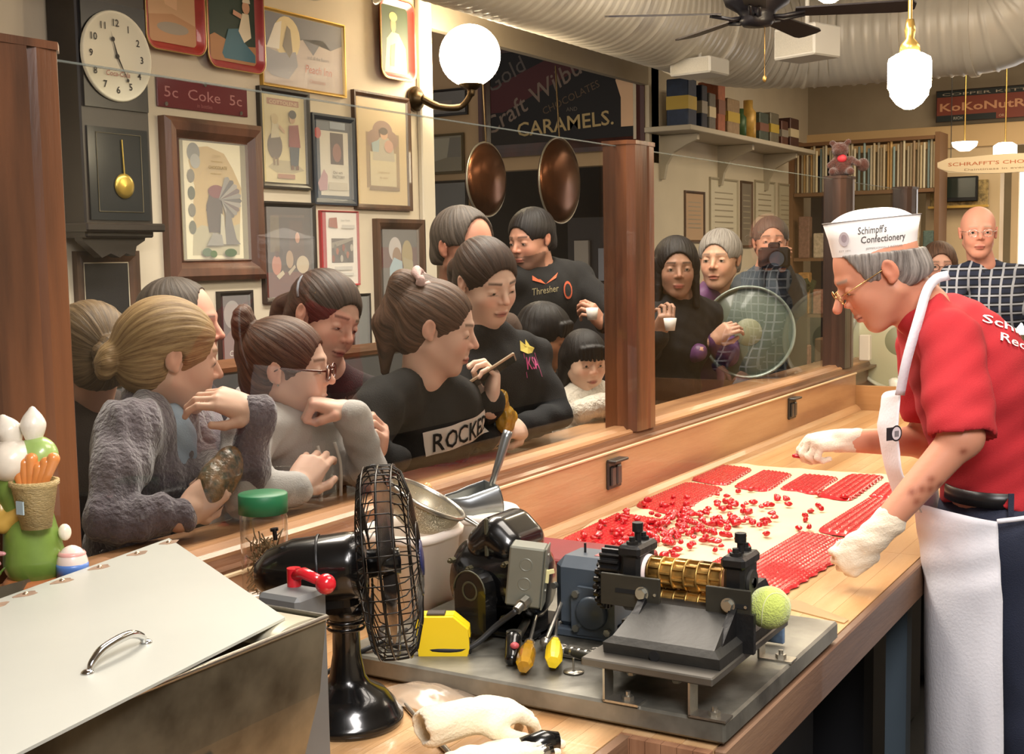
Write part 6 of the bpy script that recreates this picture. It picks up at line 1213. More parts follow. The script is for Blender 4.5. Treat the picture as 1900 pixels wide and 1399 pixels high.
# tv in a decorative surround
mb = MB(); mb.box((11.42, 2.23, 2.10), (.04, .48, .22), bev=.006); o = obj('wall_monitor', mb, mat('floral_board', srgb('a8905c'), .6, 0, .6, 30), loc=(11.42, 2.23, 2.0), label='small dark monitor on a patterned gilt board over the bald man', cat='monitor')
mb = MB(); mb.box((11.37, 2.21, 2.135), (.05, .285, .215), bev=.006); c = obj('monitor_case', mb, BLK, o); mb = MB(); mb.box((11.343, 2.21, 2.145), (.003, .25, .165)); obj('screen', mb, mat('screen_dark', srgb('2a322c'), .2), c)
mb = MB(); mb.box((11.39, 2.23, 1.985), (.07, .50, .02)); obj('ledge', mb, mat('gilt_frame', (1, 1, 1)), o)
mb = MB(); mb.box((11.6, 2.22, 1.2), (.2, .62, 2.6)); struct('trim_11', mb, CREAM)
# bright street window with a red sign
WIN = mat('daylight_window', (.95, .97, 1), .5, emit=1.6)
mb = MB(); mb.box((11.9, 1.2, 1.6), (.02, 1.3, 1.5)); w = struct('window_9', mb, WIN)
for y in (1.84, .55): mb = MB(); mb.box((11.86, y, 1.6), (.06, .06, 1.6)); struct('window_frame', mb, CREAM, w)
mb = MB(); mb.box((11.86, 1.2, 2.38), (.06, 1.3, .12)); struct('window_head', mb, mat('valance_green', srgb('56604c'), .7), w)
mb = MB(); draw(mb, [('r', 0, 0, 1, 1, 'b23c34'), ('t', 'SALE', .5, .35, .3, 'e0b0a0')], .30, .32, faceM(1.75, 1.55, 11.8)); b = MB(); b.box((11.81, 1.60, 1.71), (.01, .30, .32)); o = obj('window_poster', b, mat('poster_red', srgb('b23c34'), .6), loc=(11.8, 1.6, 1.55), label='red poster against the bright window at the right edge', cat='poster')
# wire rack of wrapped sticks, seen above the cap
rk = empty('candy_rack', (11.0, 2.8, 0), 'tall rack of pale wrapped candy sticks seen above the white cap', 'rack')
for z in (.4, 1.05, 1.55, 2.12, 2.56):
    mb = MB(); mb.box((11.1, 2.95, z), (.29, 1.21, .03)); pt('shelf_board', mb, mat('rack_wood', srgb('7c5a3c'), .6), rk)
for y in (2.32, 3.58): mb = MB(); mb.box((11.1, y, 1.3), (.31, .04, 2.6)); pt('upright', mb, mat('rack_wood', (1, 1, 1)), rk)
cols = ['e0cfa8', 'b9a888', '8aa0a0', 'd8b070', 'c9bfa4', 'e8dcc0', '9c8468', 'd0c4a8']
for i in range(44):
    y = 2.35+.028*i; h = .36+.02*(i*7 % 4)
    if i % 23 == 22: continue
    mb = MB(); mb.cyl((10.98+.02*(i % 3), y, 2.14), (10.98+.02*(i % 3), y, 2.14+h), .011, n=8); c = RND.choice(cols); pt('candy_stick', mb, mat('wrap_'+c, srgb(c), .35), rk)
for z in (1.56+.0, 1.065, .415):
    for i in range(9):
        y = 2.38+.135*i; h = .22+.03*(i*5 % 7); c = ('b07c68', 'c9a48c', '8c6a5c', 'c8b8a0', '5c7068', 'b88a50')[(i*5+int(z*7)) % 6]
        mb = MB(); mb.box((10.99, y, z+h/2), (.09, .10, h), bev=.008); pt('candy_packet', mb, mat('pack_'+c, srgb(c), .4, 0, .3, 40), rk)
# goods along the top of the beam
for i, (y, w, h, c) in enumerate(((3.35, .22, .2, '5c4a38'), (3.05, .16, .16, 'c99a4c'), (2.86, .16, .17, 'd8b070'), (2.66, .12, .18, '3c3228'), (2.5, .08, .16, 'a89c80'), (2.36, .14, .15, '3a4038'))):
    mb = MB(); mb.box((11.60, y, 3.31+h/2), (.1, w, h), bev=.01); obj('stored_box', mb, mat('pack_'+c, srgb(c), .5), loc=(11.6, y, 3.31), label=('dusty brown', 'amber', 'pale gold', 'black', 'small grey', 'dark green')[i]+' box stored on top of the far beam', cat='box')
# counter and goods across the shop aisle behind the confectioner
mb = MB(); mb.box((9.6, 2.45, .5), (1.6, .5, 1.0), bev=.01); o = obj('sales_counter', mb, mat('counter_wood', srgb('6c4c34'), .5, 0, .2, 4), loc=(9.6, 2.45, 0), label='brown sales counter crossing the far shop', cat='counter')
for i in range(8):
    y = 2.26+.06*(i % 4); x = 8.95+.2*(i//4)+.02*i; h = .2+.05*(i % 3); c = ('b07c68', '8c3a40', 'c8b8a0', '5c7068')[i % 4]
    mb = MB(); mb.box((x, y, 1.0+h/2), (.08, .05, h), bev=.006); obj('candy_packet', mb, mat('pack_'+c, srgb(c), .4, 0, .3, 40), loc=(x, y, 1.0), label='%s candy packet standing in the %s row on the far sales counter' % (('salmon pink', 'dark red', 'cream', 'grey green')[i % 4], ('front', 'back')[i//4]), cat='packet', group='packets on the far sales counter')
# two big round pale discs modelled in place of reflections in the glass
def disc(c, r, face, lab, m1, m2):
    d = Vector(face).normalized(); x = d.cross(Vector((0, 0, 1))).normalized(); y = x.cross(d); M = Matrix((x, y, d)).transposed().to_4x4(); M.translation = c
    mb = MB(); mb.lathe([(0, .006), (r*.93, .006), (r*.95, .002), (r*.95, -.004), (0, -.004)], n=64, M=M); o = obj('reflection_disc', mb, m1, loc=(c[0], c[1], c[2]-r), label=lab, cat='disc')
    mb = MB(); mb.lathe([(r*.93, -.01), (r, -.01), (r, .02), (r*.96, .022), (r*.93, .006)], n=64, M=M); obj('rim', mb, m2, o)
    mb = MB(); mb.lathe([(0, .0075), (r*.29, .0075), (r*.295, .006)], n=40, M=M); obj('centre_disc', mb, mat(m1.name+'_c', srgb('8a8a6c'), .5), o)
disc((4.93, 1.79, 1.293), .192, (-.92, -.36, .06), 'large grey-green round disc standing in for a reflection in the second pane', mat('disc_green', srgb('5f695c'), .35, coat=.3), mat('disc_rim', srgb('7c857a'), .3, .2))
disc((6.05, 1.44, 1.19), .24, (-.95, -.28, .05), 'pale round disc with a clear rim, standing in for a reflection beyond the dark post', mat('disc_pale', srgb('b9b594'), .35, coat=.3), mat('disc_rim_pale', srgb('c6c4ae'), .3, .1))
mb = MB(); mb.box((6.2, 1.3, .93), (1.0, .55, .04)); mb.box((6.2, 1.3, .45), (.95, .5, .9)); struct('trim_12', mb, mat('side_counter', srgb('cfc4a8'), .5))
mb = MB(); mb.lathe([(0, 0), (.04, 0), (.045, .07), (.03, .08), (0, .08)], (5.86, 1.40, .951), 20); mb.tube([(5.86, 1.40, 1.03), (5.86, 1.36, 1.06), (5.86, 1.31, 1.04)], .012, 8); obj('valve_tap', mb, mat('white_valve', srgb('d8d4c4'), .3), loc=(5.86, 1.4, .95), label='white valve fitting beyond the end of the counter', cat='valve')
mb = MB(); mb.box((5.84, 1.55, 1.17), (.04, .05, .12), bev=.004); obj('white_carton', mb, mat('carton', srgb('d8d0c0'), .6), loc=(5.84, 1.55, 1.11), label='white carton standing just right of the dark post', cat='carton')
# dark storage under the counter
for i, (x, c) in enumerate(((2.5, '1b1c1f'), (3.6, '202126'), (4.5, '1b1c1f'))):
    mb = MB(); mb.box((x, 1.1, .48), (.6, .5, .6), bev=.02); obj('storage_bin', mb, mat('bin_'+c, srgb(c), .6), loc=(x, 1.1, .178), label='black storage bin under the counter, %s' % ('nearest', 'middle', 'farthest')[i], cat='bin')
PE = {"g1": {"head": [1.869, 1.932, 1.427], "yaw": -32, "pitch": 12, "roll": 0, "hs": 1.0, "neck": [1.879, 1.991, 1.304], "chest": [1.835, 1.98, 1.168], "shl": [2.026, 2.026, 1.243], "shr": [1.682, 1.868, 1.296], "ell": [1.856, 1.739, 1.117], "wrl": [1.849, 1.684, 1.296], "elr": [1.569, 1.796, 1.155], "wrr": [1.668, 1.705, 1.139], "pelvis": [1.835, 2.06, 0.88], "hl": [1.756, 1.753, 1.351], "hr": [1.731, 1.688, 1.192]},
 "g2": {"head": [2.104, 1.824, 1.385], "yaw": -62, "pitch": 4, "roll": 0, "hs": 0.95, "neck": [2.109, 1.853, 1.276], "chest": [2.122, 1.846, 1.143], "shl": [2.253, 1.835, 1.206], "shr": [1.937, 1.785, 1.254], "ell": [2.205, 1.662, 1.119], "wrl": [2.141, 1.684, 1.292], "elr": [1.846, 1.721, 1.142], "wrr": [1.959, 1.628, 1.143], "pelvis": [2.122, 1.926, 0.88], "hl": [2.084, 1.746, 1.316]},
 "g3": {"head": [2.509, 2.043, 1.474], "yaw": -97, "pitch": 20, "roll": -12, "hs": 1.0, "neck": [2.537, 2.068, 1.33], "chest": [2.58, 2.064, 1.169], "shl": [2.634, 1.987, 1.245], "shr": [2.483, 2.144, 1.255], "ell": [2.574, 1.869, 1.125], "wrl": [2.461, 1.855, 1.088], "elr": [2.355, 1.938, 1.099], "wrr": [2.32, 1.748, 1.138], "pelvis": [2.58, 2.144, 0.88], "hr": [2.315, 1.729, 1.203]},
 "g4": {"head": [2.57, 1.739, 1.449], "yaw": -62, "pitch": 14, "roll": 0, "hs": 0.98, "neck": [2.557, 1.776, 1.324], "chest": [2.62, 1.799, 1.165], "shl": [2.773, 1.748, 1.219], "shr": [2.397, 1.8, 1.266], "ell": [2.727, 1.607, 1.106], "wrl": [2.541, 1.621, 1.08], "elr": [2.312, 1.758, 1.12], "wrr": [2.363, 1.626, 1.09], "pelvis": [2.62, 1.879, 0.88]},
 "g5": {"head": [2.942, 1.823, 1.556], "yaw": -112, "pitch": 22, "roll": 6, "hs": 0.98, "neck": [2.963, 1.858, 1.413], "chest": [3.015, 1.835, 1.234], "shl": [3.133, 1.751, 1.327], "shr": [2.916, 1.923, 1.339], "ell": [3.086, 1.606, 1.175], "wrl": [2.894, 1.571, 1.156], "elr": [2.791, 1.807, 1.171], "wrr": [2.732, 1.664, 1.242], "pelvis": [3.015, 1.915, 0.88], "hl": [2.794, 1.605, 1.175], "hr": [2.745, 1.575, 1.307]},
 "man8": {"head": [3.257, 2.096, 1.652], "yaw": -102, "pitch": 8, "roll": 0, "hs": 1.05, "neck": [3.312, 2.17, 1.489], "chest": [3.339, 2.182, 1.273], "shl": [3.466, 2.086, 1.379], "shr": [3.197, 2.247, 1.393], "pelvis": [3.339, 2.262, 0.88]},
 "man9": {"head": [4.368, 2.495, 1.69], "yaw": 168, "pitch": 14, "roll": 0, "hs": 1.02, "neck": [4.418, 2.488, 1.577], "chest": [4.46, 2.489, 1.434], "shl": [4.32, 2.545, 1.526], "shr": [4.586, 2.392, 1.529], "elr": [4.518, 2.177, 1.347], "wrr": [4.259, 2.125, 1.358], "pelvis": [4.46, 2.569, 0.88], "hr": [4.193, 2.15, 1.43]},
 "child": {"head": [3.547, 1.834, 1.287], "yaw": -128, "pitch": 12, "roll": 0, "hs": 0.8, "neck": [3.56, 1.833, 1.187], "chest": [3.584, 1.831, 1.079], "shl": [3.672, 1.792, 1.133], "shr": [3.507, 1.874, 1.138], "ell": [3.565, 1.721, 1.061], "wrl": [3.446, 1.766, 1.066], "elr": [3.452, 1.855, 1.068], "wrr": [3.419, 1.771, 1.057], "pelvis": [3.584, 1.911, 0.88]},
 "kid11": {"head": [3.665, 2.043, 1.355], "yaw": -80, "pitch": 18, "roll": 0, "hs": 0.9, "neck": [3.69, 2.074, 1.228], "chest": [3.725, 2.085, 1.076], "shl": [3.857, 2.071, 1.138], "shr": [3.604, 2.109, 1.162], "pelvis": [3.725, 2.165, 0.88]},
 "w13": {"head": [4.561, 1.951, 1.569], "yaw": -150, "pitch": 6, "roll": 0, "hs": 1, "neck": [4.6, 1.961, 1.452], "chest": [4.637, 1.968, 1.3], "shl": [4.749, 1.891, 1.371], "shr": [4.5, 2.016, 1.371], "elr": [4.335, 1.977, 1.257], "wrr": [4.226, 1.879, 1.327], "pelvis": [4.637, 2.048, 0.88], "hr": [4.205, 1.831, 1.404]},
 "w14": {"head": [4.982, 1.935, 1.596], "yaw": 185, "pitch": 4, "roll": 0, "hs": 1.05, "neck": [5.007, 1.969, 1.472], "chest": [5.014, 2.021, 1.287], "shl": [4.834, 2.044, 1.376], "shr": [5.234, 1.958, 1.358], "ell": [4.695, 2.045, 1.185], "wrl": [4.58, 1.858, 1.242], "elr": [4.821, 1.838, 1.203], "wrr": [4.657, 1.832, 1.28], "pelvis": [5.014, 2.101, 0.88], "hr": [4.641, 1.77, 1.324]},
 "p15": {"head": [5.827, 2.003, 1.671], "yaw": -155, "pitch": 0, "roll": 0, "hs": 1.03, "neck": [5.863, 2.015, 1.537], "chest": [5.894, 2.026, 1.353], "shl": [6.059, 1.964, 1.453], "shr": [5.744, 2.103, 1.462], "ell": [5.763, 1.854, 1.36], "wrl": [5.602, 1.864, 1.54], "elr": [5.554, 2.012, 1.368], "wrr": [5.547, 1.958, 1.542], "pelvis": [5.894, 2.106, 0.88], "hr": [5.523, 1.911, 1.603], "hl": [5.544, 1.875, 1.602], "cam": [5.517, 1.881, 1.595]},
 "man1": {"head": [2.392, 2.435, 1.459], "yaw": -60, "pitch": 5, "roll": 0, "hs": 1.05, "neck": [2.408, 2.479, 1.313], "chest": [2.428, 2.51, 1.134], "shl": [2.564, 2.489, 1.193], "shr": [2.301, 2.543, 1.221], "pelvis": [2.428, 2.59, 0.88]},
 "bun2": {"head": [1.919, 2.24, 1.421], "yaw": 72, "pitch": 5, "roll": 0, "hs": 0.97, "neck": [1.94, 2.282, 1.308], "chest": [1.954, 2.327, 1.147], "shl": [1.773, 2.259, 1.262], "shr": [2.084, 2.315, 1.206], "pelvis": [1.954, 2.407, 0.88]},
 "plaid": {"head": [6.126, 1.11, 1.698], "yaw": 196, "pitch": 2, "roll": 0, "hs": 1.04, "neck": [6.174, 1.099, 1.543], "chest": [6.226, 1.073, 1.344], "shl": [6.046, 1.203, 1.476], "shr": [6.372, 0.947, 1.467], "ell": [5.968, 1.191, 1.231], "wrl": [5.813, 1.122, 1.048], "elr": [6.33, 0.872, 1.214], "wrr": [6.067, 0.888, 1.033], "pelvis": [6.226, 1.153, 0.88]},
 "w18": {"head": [6.642, 1.392, 1.539], "yaw": -160, "pitch": 4, "roll": 0, "hs": 1.0, "neck": [6.685, 1.391, 1.392], "chest": [6.727, 1.383, 1.209], "shl": [6.564, 1.484, 1.327], "shr": [6.913, 1.286, 1.313], "pelvis": [6.727, 1.463, 0.88]},
 "chef": {"head": [2.885, 0.74, 1.573], "yaw": 115, "pitch": 33, "roll": 0, "hs": 1.04, "neck": [2.948, 0.657, 1.482], "chest": [3.024, 0.56, 1.336], "shl": [2.841, 0.57, 1.421], "shr": [3.188, 0.687, 1.385], "ell": [2.711, 0.516, 1.229], "wrl": [2.605, 0.658, 1.035], "elr": [3.213, 0.695, 1.138], "wrr": [3.055, 0.866, 1.152], "pelvis": [3.054, 0.49, 1.026], "hl": [2.574, 0.719, 0.978], "hr": [2.96, 0.948, 1.154], "cap": [2.886, 0.748, 1.623], "capf": [2.832, 0.836, 1.603], "bib": [2.924, 0.713, 1.252], "strap": [2.895, 0.623, 1.561]}}
# ---------------------------------------------------------------- the crowd and the confectioner
def J(n, s=.92, w=1., clamp=True, pz=None):
    d = dict(PE[n]); d['s'] = s; d['w'] = w
    if clamp:
        for k, v in list(d.items()):
            if isinstance(v, list):
                v = list(v)
                if k[:2] in ('el', 'wr', 'hl', 'hr'): v[1] = max(v[1], 1.685); v[2] = max(v[2], 1.15 if k[0] != 'h' else 1.12) if v[1] < 1.84 else v[2]
                if k in ('chest', 'shl', 'shr'): v[1] = max(v[1], 1.79)
                d[k] = v
        d['pelvis'] = [d['pelvis'][0], max(d['pelvis'][1], 2.02), pz or .88]
    return d
def HM(n, s=None):
    d = PE[n]; return headM(d['head'], d['yaw'], d['pitch'], d['roll'], s or d['hs'])
def HD(j, wr, tip, back, s=.92): w = Vector(j[wr]); return frame(w, Vector(j[tip])-w, back, s)
def decal(o, items, w, h, M, name='print', depth=.25, off=.0025, grid=None):
    """prints artwork onto a cloth: drawn flat, then laid onto the surface along the local Z"""
    dg = bpy.context.evaluated_depsgraph_get(); dg.update(); me = o.data; Mo = Matrix.Translation(o.location)
    if o.parent: Mo = Matrix.Translation(Vector(o.location))
    bv = BVHTree.FromPolygons([Mo @ v.co for v in me.vertices], [tuple(p.vertices) for p in me.polygons])
    mb = MB(); 
    if grid:
        n = 16; mb.add([(w*i/n, h*j/n, 0) for j in range(n+1) for i in range(n+1)], [(j*(n+1)+i, j*(n+1)+i+1, (j+1)*(n+1)+i+1, (j+1)*(n+1)+i) for j in range(n) for i in range(n)], 0, srgb(grid))
    draw(mb, items, w, h, Matrix(), .0014); d = -(M.to_3x3() @ Vector((0, 0, 1))); vs = []; lz = 0; miss = set()
    for v in mb.v:
        p = M @ Vector((v[0], v[1], 0)); hit = bv.ray_cast(p-d*depth*.5, d, depth*1.5)
        if hit[0] is not None: vs.append(tuple(hit[0]-d*(off+v[2]))); lz = (hit[0]-p).dot(d)
        else: miss.add(len(vs)); vs.append(tuple(p+d*lz-d*(off+v[2])))
    keep = [i for i, f_ in enumerate(mb.f) if not any(q_ in miss for q_ in f_) and max((Vector(vs[f_[0]])-Vector(vs[q_])).length for q_ in f_) < .08]
    mb.f = [mb.f[i] for i in keep]; mb.m = [mb.m[i] for i in keep]; mb.sm = [mb.sm[i] for i in keep]
    mb.v = vs; return obj(name, mb, vcmat('cloth_print', .7), o.parent or o)
FL = (0, 0, 0)
H_BLOND = hairmat('hair_dark_blonde', srgb('b89a6c'), srgb('7a5c3c')); H_BRN = hairmat('hair_brown', srgb('6e5140'), srgb('3a2a22')); H_DB = hairmat('hair_dark_brown', srgb('4c382e'), srgb('251a17')); H_BK = hairmat('hair_black', srgb('1b1516'), srgb('0a0808')); H_GR = hairmat('hair_grey', srgb('9a948e'), srgb('5c5652')); H_GB = hairmat('hair_grey_brown', srgb('5c5148'), srgb('332c28'))
def cloth(name, c, rough=.9, bump=.3, bs=350, var=.08, sheen=.0): return mat(name, srgb(c), rough, 0, var, 12, bump, bs, sheen=sheen)
TRS = cloth('dark_trousers', '24242c')
def kid(o, nm='shirt'): return [c for c in o.children if c.name.startswith(nm)][0]
# blonde girl
j = J('g1'); H = HM('g1')
FLE = cloth('grey_fleece', '6f6670', .95, 1., 90, .3, .6)
j['hl'][2] += .02; j['wrl'][2] += .03
g1 = person('person with blonde hair in a low bun, grey fleece, chin resting on her hand', H, dict(skin='e4bba4', eye=.4, brow='8a6c4c', hv=1.3, bun=(0, -.125, -.035), bunr=.034), ('lowbun', H_BLOND), j, FLE, (j['pelvis'][0], 2.06, 0), hands=[('droop', -1, HD(j, 'wrl', 'hl', (-.4, -.5, .75))), ('hold', 1, HD(j, 'wrr', 'hr', (-.3, -.8, .3)))], lower=TRS, seed=2, infl=.013, wr=.006, skin_h=.0028)
c_ = np.array(j['chest']); nobj('pale_blue_shirt', [nets([EL(c_+(.0, -.075, .045), (.060, .035, .12), .02), EL(np.array(j['neck'])+(.0, -.03, -.03), (.055, .045, .03), .02)], .006, wrinkle(.003, 9))], cloth('pale_blue', 'a9bccf'), g1, (j['pelvis'][0], 2.06, 0))
nk = np.array(j['neck']); nobj('fleece_collar', [nets([CP(nk+(.075, .0, .02), nk+(.06, -.085, -.075), .020, .022, .01), CP(nk+(-.075, -.01, .03), nk+(-.02, -.095, -.08), .024, .024, .01), CP(nk+(-.07, -.01, .03), nk+(0, .07, .055), .022, .02, .01), CP(nk+(.07, 0, .02), nk+(0, .07, .055), .022, .02, .01)], .005, wrinkle(.003, 4, 2))], FLE, g1, (j['pelvis'][0], 2.06, 0))
mb = MB(); w = Vector(j['wrr']); nobj('candy_bag', [nets([EL(w+Vector((.075, -.005, .045)), (.060, .030, .042), .01, (0, -42, 0)), EL(w+Vector((.115, -.005, .075)), (.040, .022, .036), .02, (0, -42, 0))], .004, wrinkle(.0025, 7, 3))], mat('brown_sweets_bag', srgb('8a6642'), .25, 0, .5, 60, .5, 90, coat=.5, dark=srgb('33402c')), None, tuple(w), label='clear bag of brown sweets held by the blonde girl', cat='bag')
# girl with glasses
j = J('g2'); H = HM('g2'); b0 = (j['pelvis'][0], 2.02, 0)
HOOD = cloth('grey_hoodie', 'b9b6b4', .9, .2, 300, .06)
g2 = person('person in glasses and pale grey hoodie, smiling, fist under her chin', H, dict(skin='e8c0ac', eye=.7, brow='6e5040', lip='b06a62', smile=1, mouth=.4, hv=1.1, bun=(0, -.105, .098), bunr=.040), ('highbun', H_BRN), j, HOOD, b0, hands=[('fist', -1, HD(j, 'wrl', 'hl', (.1, -.3, .9))), ('relax', 1, HD(j, 'wrr', 'wrl', (0, -.5, .8)))], lower=TRS, seed=5, infl=.011, wr=.005, skin_h=.0028)
nk = np.array(j['neck']); nobj('hood', [nets([CP(nk+(.07, -.01, .01), nk+(.0, -.085, -.035), .018, .018, .01), CP(nk+(-.07, -.01, .01), nk+(.0, -.085, -.035), .020, .018, .01), CP(nk+(-.07, .0, .02), nk+(0, .09, .03), .028, .034, .02), CP(nk+(.07, .0, .02), nk+(0, .09, .03), .026, .034, .02)], .005, wrinkle(.002, 3, 2))], HOOD, g2, b0)
for k, dx in enumerate((-.030, .028)):
    mb = MB(); p0 = Vector(nk)+Vector((dx, -.128, -.055)); mb.tube(spline([p0, p0+Vector((.004, -.012, -.05)), p0+Vector((-.006+.01*k, -.010, -.11-.02*k))]), .0038, 8); mb.cyl(p0+Vector((-.006+.01*k, -.010, -.11-.02*k)), p0+Vector((-.007+.01*k, -.010, -.13-.02*k)), .0045); obj('drawstring', mb, mat('cord_white', srgb('e6e0d8'), .7), g2)
def glasses(H, o, mt, rim=.0016, rw=.019, rh=.016):
    mb = MB()
    for s in (1, -1):
        mb.tube([H @ Vector((s*.031+rw*math.cos(t)*(1-.0*s), .101+.002*abs(math.cos(t))-.006*(abs(.031+rw*math.cos(t)*s*s)-.02), -.004+rh*math.copysign(abs(math.sin(t))**.8, math.sin(t)))) for t in [2*math.pi*i/28 for i in range(28)]], rim, 8, closed=True)
        mb.tube([H @ Vector(p) for p in ((s*.050, .099, .002), (s*.066, .085, .003), (s*.079, .0, .005), (s*.078, -.018, -.006))], rim, 8)
    mb.tube([H @ Vector(p) for p in ((-.013, .104, .0), (0, .107, .002), (.013, .104, .0))], rim, 8); g = obj('glasses', mb, mt, o)
    return g
glasses(H, g2, mat('tortoise', srgb('5c2f24'), .2, coat=.5), .0024, .022, .0175)
mb = MB(); mb.sph(H @ Vector((.078, -.002, -.033)), .0028, 10); mb.sph(H @ Vector((-.078, -.002, -.033)), .0028, 10); obj('earring', mb, CHR, g2)
# girl leaning between
j = J('g3'); H = HM('g3'); b0 = (j['pelvis'][0], 2.05, 0)
g3 = person('person with smooth dark hair leaning down behind the girl in glasses', H, dict(skin='e2b4a0', eye=.12, brow='4a382c', lip='b0605c', hv=1.15, smile=1, tail=[(0, -.105, .02), (.0, -.135, -.03), (0, -.13, -.10)]), ('pony', H_DB), j, cloth('maroon_black', '2c2226'), b0, hands=[('hold', 1, HD(j, 'wrr', 'hr', (.6, -.6, .2)))], lower=TRS, seed=7, wr=.005)
w = Vector(j['wrr']); nobj('clear_packet', [nets([EL(w+Vector((-.04, -.005, .02)), (.035, .012, .055), .01, (10, 20, 0))], .005, wrinkle(.004, 7, 3))], mat('crinkled_film', srgb('6a5650'), .08, 0, .6, 50, .8, 40, coat=1., dark=srgb('2a1e1c')), None, tuple(w+Vector((-.04, 0, 0))), label='shiny crinkled packet held between the glasses girl and the black sweater', cat='bag')
mb = MB(); HH = H; mb.tube([HH @ Vector((.088*math.cos(t), -.03-.088*math.sin(t)*.6, .03+.06*math.sin(t))) for t in [math.pi*i/12 for i in range(13)]], .0035, 6); obj('hair_band', mb, cloth('band_grey', '7c8088'), g3)
# scrunchie girl
j = J('g4'); H = HM('g4'); b0 = (j['pelvis'][0], 2.03, 0)
j.update(ell=[2.80, 1.75, 1.16], wrl=[2.74, 1.70, 1.15], elr=[2.31, 1.77, 1.15], wrr=[2.35, 1.71, 1.15])
BS = cloth('black_sweatshirt', '0e0e10', .85, .2, 300)
g4 = person('person with a pink scrunchie and black sweatshirt with a white lettered band', H, dict(skin='e2bca8', eye=.12, brow='5a4638', lip='b85c54', lipk=.9, hv=1.0, hairline=.004,  tail=[(0, -.060, .100), (0, -.105, .085), (-.0, -.125, -.02), (0, -.105, -.14)]), ('pony', H_BRN), j, BS, b0, hands=[], lower=TRS, seed=11, wr=.005, skin_h=.0028)
pts = []
for i in range(28): t = 2*math.pi*i/28; pts.append(H @ Vector((.046*math.cos(t), -.062-.020*math.sin(t)+.004*math.sin(7*t), .108+.020*math.sin(t)+.004*math.cos(9*t))))
mb = MB(); mb.tube(pts, [.010+.003*math.sin(i*2.6) for i in range(28)], 10, closed=True); obj('scrunchie', mb, cloth('scrunchie_pink', 'd9b8b4'), g4)
ch = Vector(j['chest']); xd = Vector((.80, -.45, .18)).normalized(); zd = Vector((-.30, -.95, .05)).normalized(); yd = zd.cross(xd).normalized(); xd = yd.cross(zd)
Md = Matrix((xd, yd, zd)).transposed().to_4x4(); Md.translation = ch+Vector((-.125, -.12, -.030))
decal(kid(g4), [('r', 0, .0, 1, 1, 'e4e0da'), ('t', 'ROCKED', .52, .12, 1.04, '161616', .12, 0, .012, .88)], .215, .062, Md, 'lettered_band', grid='e4e0da')
# girl with phone
j = J('g5'); H = HM('g5'); b0 = (j['pelvis'][0], 2.02, 0)
g5 = person('person looking down at a phone, black hoodie with a pink and yellow print', H, dict(skin='eccab6', eye=.15, brow='3c2c26', lip='b8706a', hv=1.1, chub=1.05, tail=[(0, -.10, .02), (0, -.13, -.02), (0, -.12, -.12)]), ('pony', H_DB), j, cloth('black_hoodie', '121317'), b0, hands=[('hold', -1, HD(j, 'wrl', 'hl', (.3, -.8, .5))), ('hold', 1, HD(j, 'wrr', 'hr', (.2, -.3, -.9)))], lower=TRS, seed=13, wr=.005)
ch = Vector(j['chest']); zd = Vector((-.45, -.88, .1)).normalized(); xd = Vector((0, 0, 1)).cross(zd)*1; xd.normalize(); yd = zd.cross(xd); Md = Matrix((xd, yd, zd)).transposed().to_4x4(); Md.translation = ch+xd*.02+zd*.12+yd*.03
decal(kid(g5), [('p', [(.0, .75), (.2, 1), (.35, .85), (.55, 1.02), (.7, .86), (1, .8), (.75, .68), (.3, .66)], 'd9c45c'), ('t', 'KSA', .5, .28, .44, 'd0508c', .1, 0, 0, .85), ('r', .06, .08, .03, .6, 'b04878'), ('r', .9, .08, .03, .6, 'b04878')], .07, .115, Md)
p = Vector(j['hr']); a = (Vector(j['hr'])-Vector(j['wrr'])).normalized(); Mp = frame(p+Vector((-.005, 0, .02)), Vector((.35, -.45, .35)), Vector((.2, .3, .9))); mb = MB(); mb.box((0, 0, 0), (.068, .14, .008), bev=.003, M=Mp); ph = obj('phone', mb, mat('rose_gold', srgb('c9b49c'), .3, .5), loc=tuple(p), label='rose-gold phone held by the girl in the black hoodie', cat='phone')
mb = MB(); mb.box((0, 0, -.0045), (.062, .13, .001), M=Mp); obj('screen', mb, mat('screen_dark', (.02, .02, .02), .1), ph)
p = Vector(j['hl']); nobj('candy_bag', [nets([EL(p+Vector((-.01, -.01, .02)), (.035, .028, .035), .01), CP(p+Vector((-.02, -.01, .05)), p+Vector((-.03, -.01, .075)), .012, .024, .005)], .004, wrinkle(.003, 2, 3))], mat('yellow_sweets', srgb('d9a93a'), .15, 0, .3, 70, coat=.8), None, tuple(p), label='small bag of yellow sweets held below the phone', cat='bag')
# men and others behind, plus figures built for reflections in the pane
def simple(n, lab, g, hair, cl, base=None, hands=(), seed=1, s=1., w=1., lower=TRS, pz=None, far=False, **k):
    j = J(n, s, w, True, pz); H = HM(n); return person(lab, H, g, hair, j, cl, base or (j['pelvis'][0], j['pelvis'][1], 0), hands=hands, lower=lower, seed=seed, far=far, skin_h=.0042, **k), j, H
simple('man8', 'person with receding grey-brown hair behind the dark-haired phone girl', dict(skin='c99078', eye=.5, brow='3c322c', hairline=.05, old=1, hv=1.1), ('short', H_GB), cloth('brown_coat', '4c3a30'), seed=3, w=1.1)
j = J('man9', 1.0, 1.1); H = HM('man9')
m9 = person('person in a black T-shirt with orange print holding up a small white cup', H, dict(skin='b5846e', eye=.3, brow='2a2220', old=1, hv=1.2, beard='4a3a34'), ('short', H_BK), j, cloth('black_tee', '0e0e11'), (j['pelvis'][0], j['pelvis'][1], 0), hands=[('hold', 1, HD(j, 'wrr', 'hr', (-.5, -.5, .5)))], lower=TRS, seed=4, skin_h=.0042)
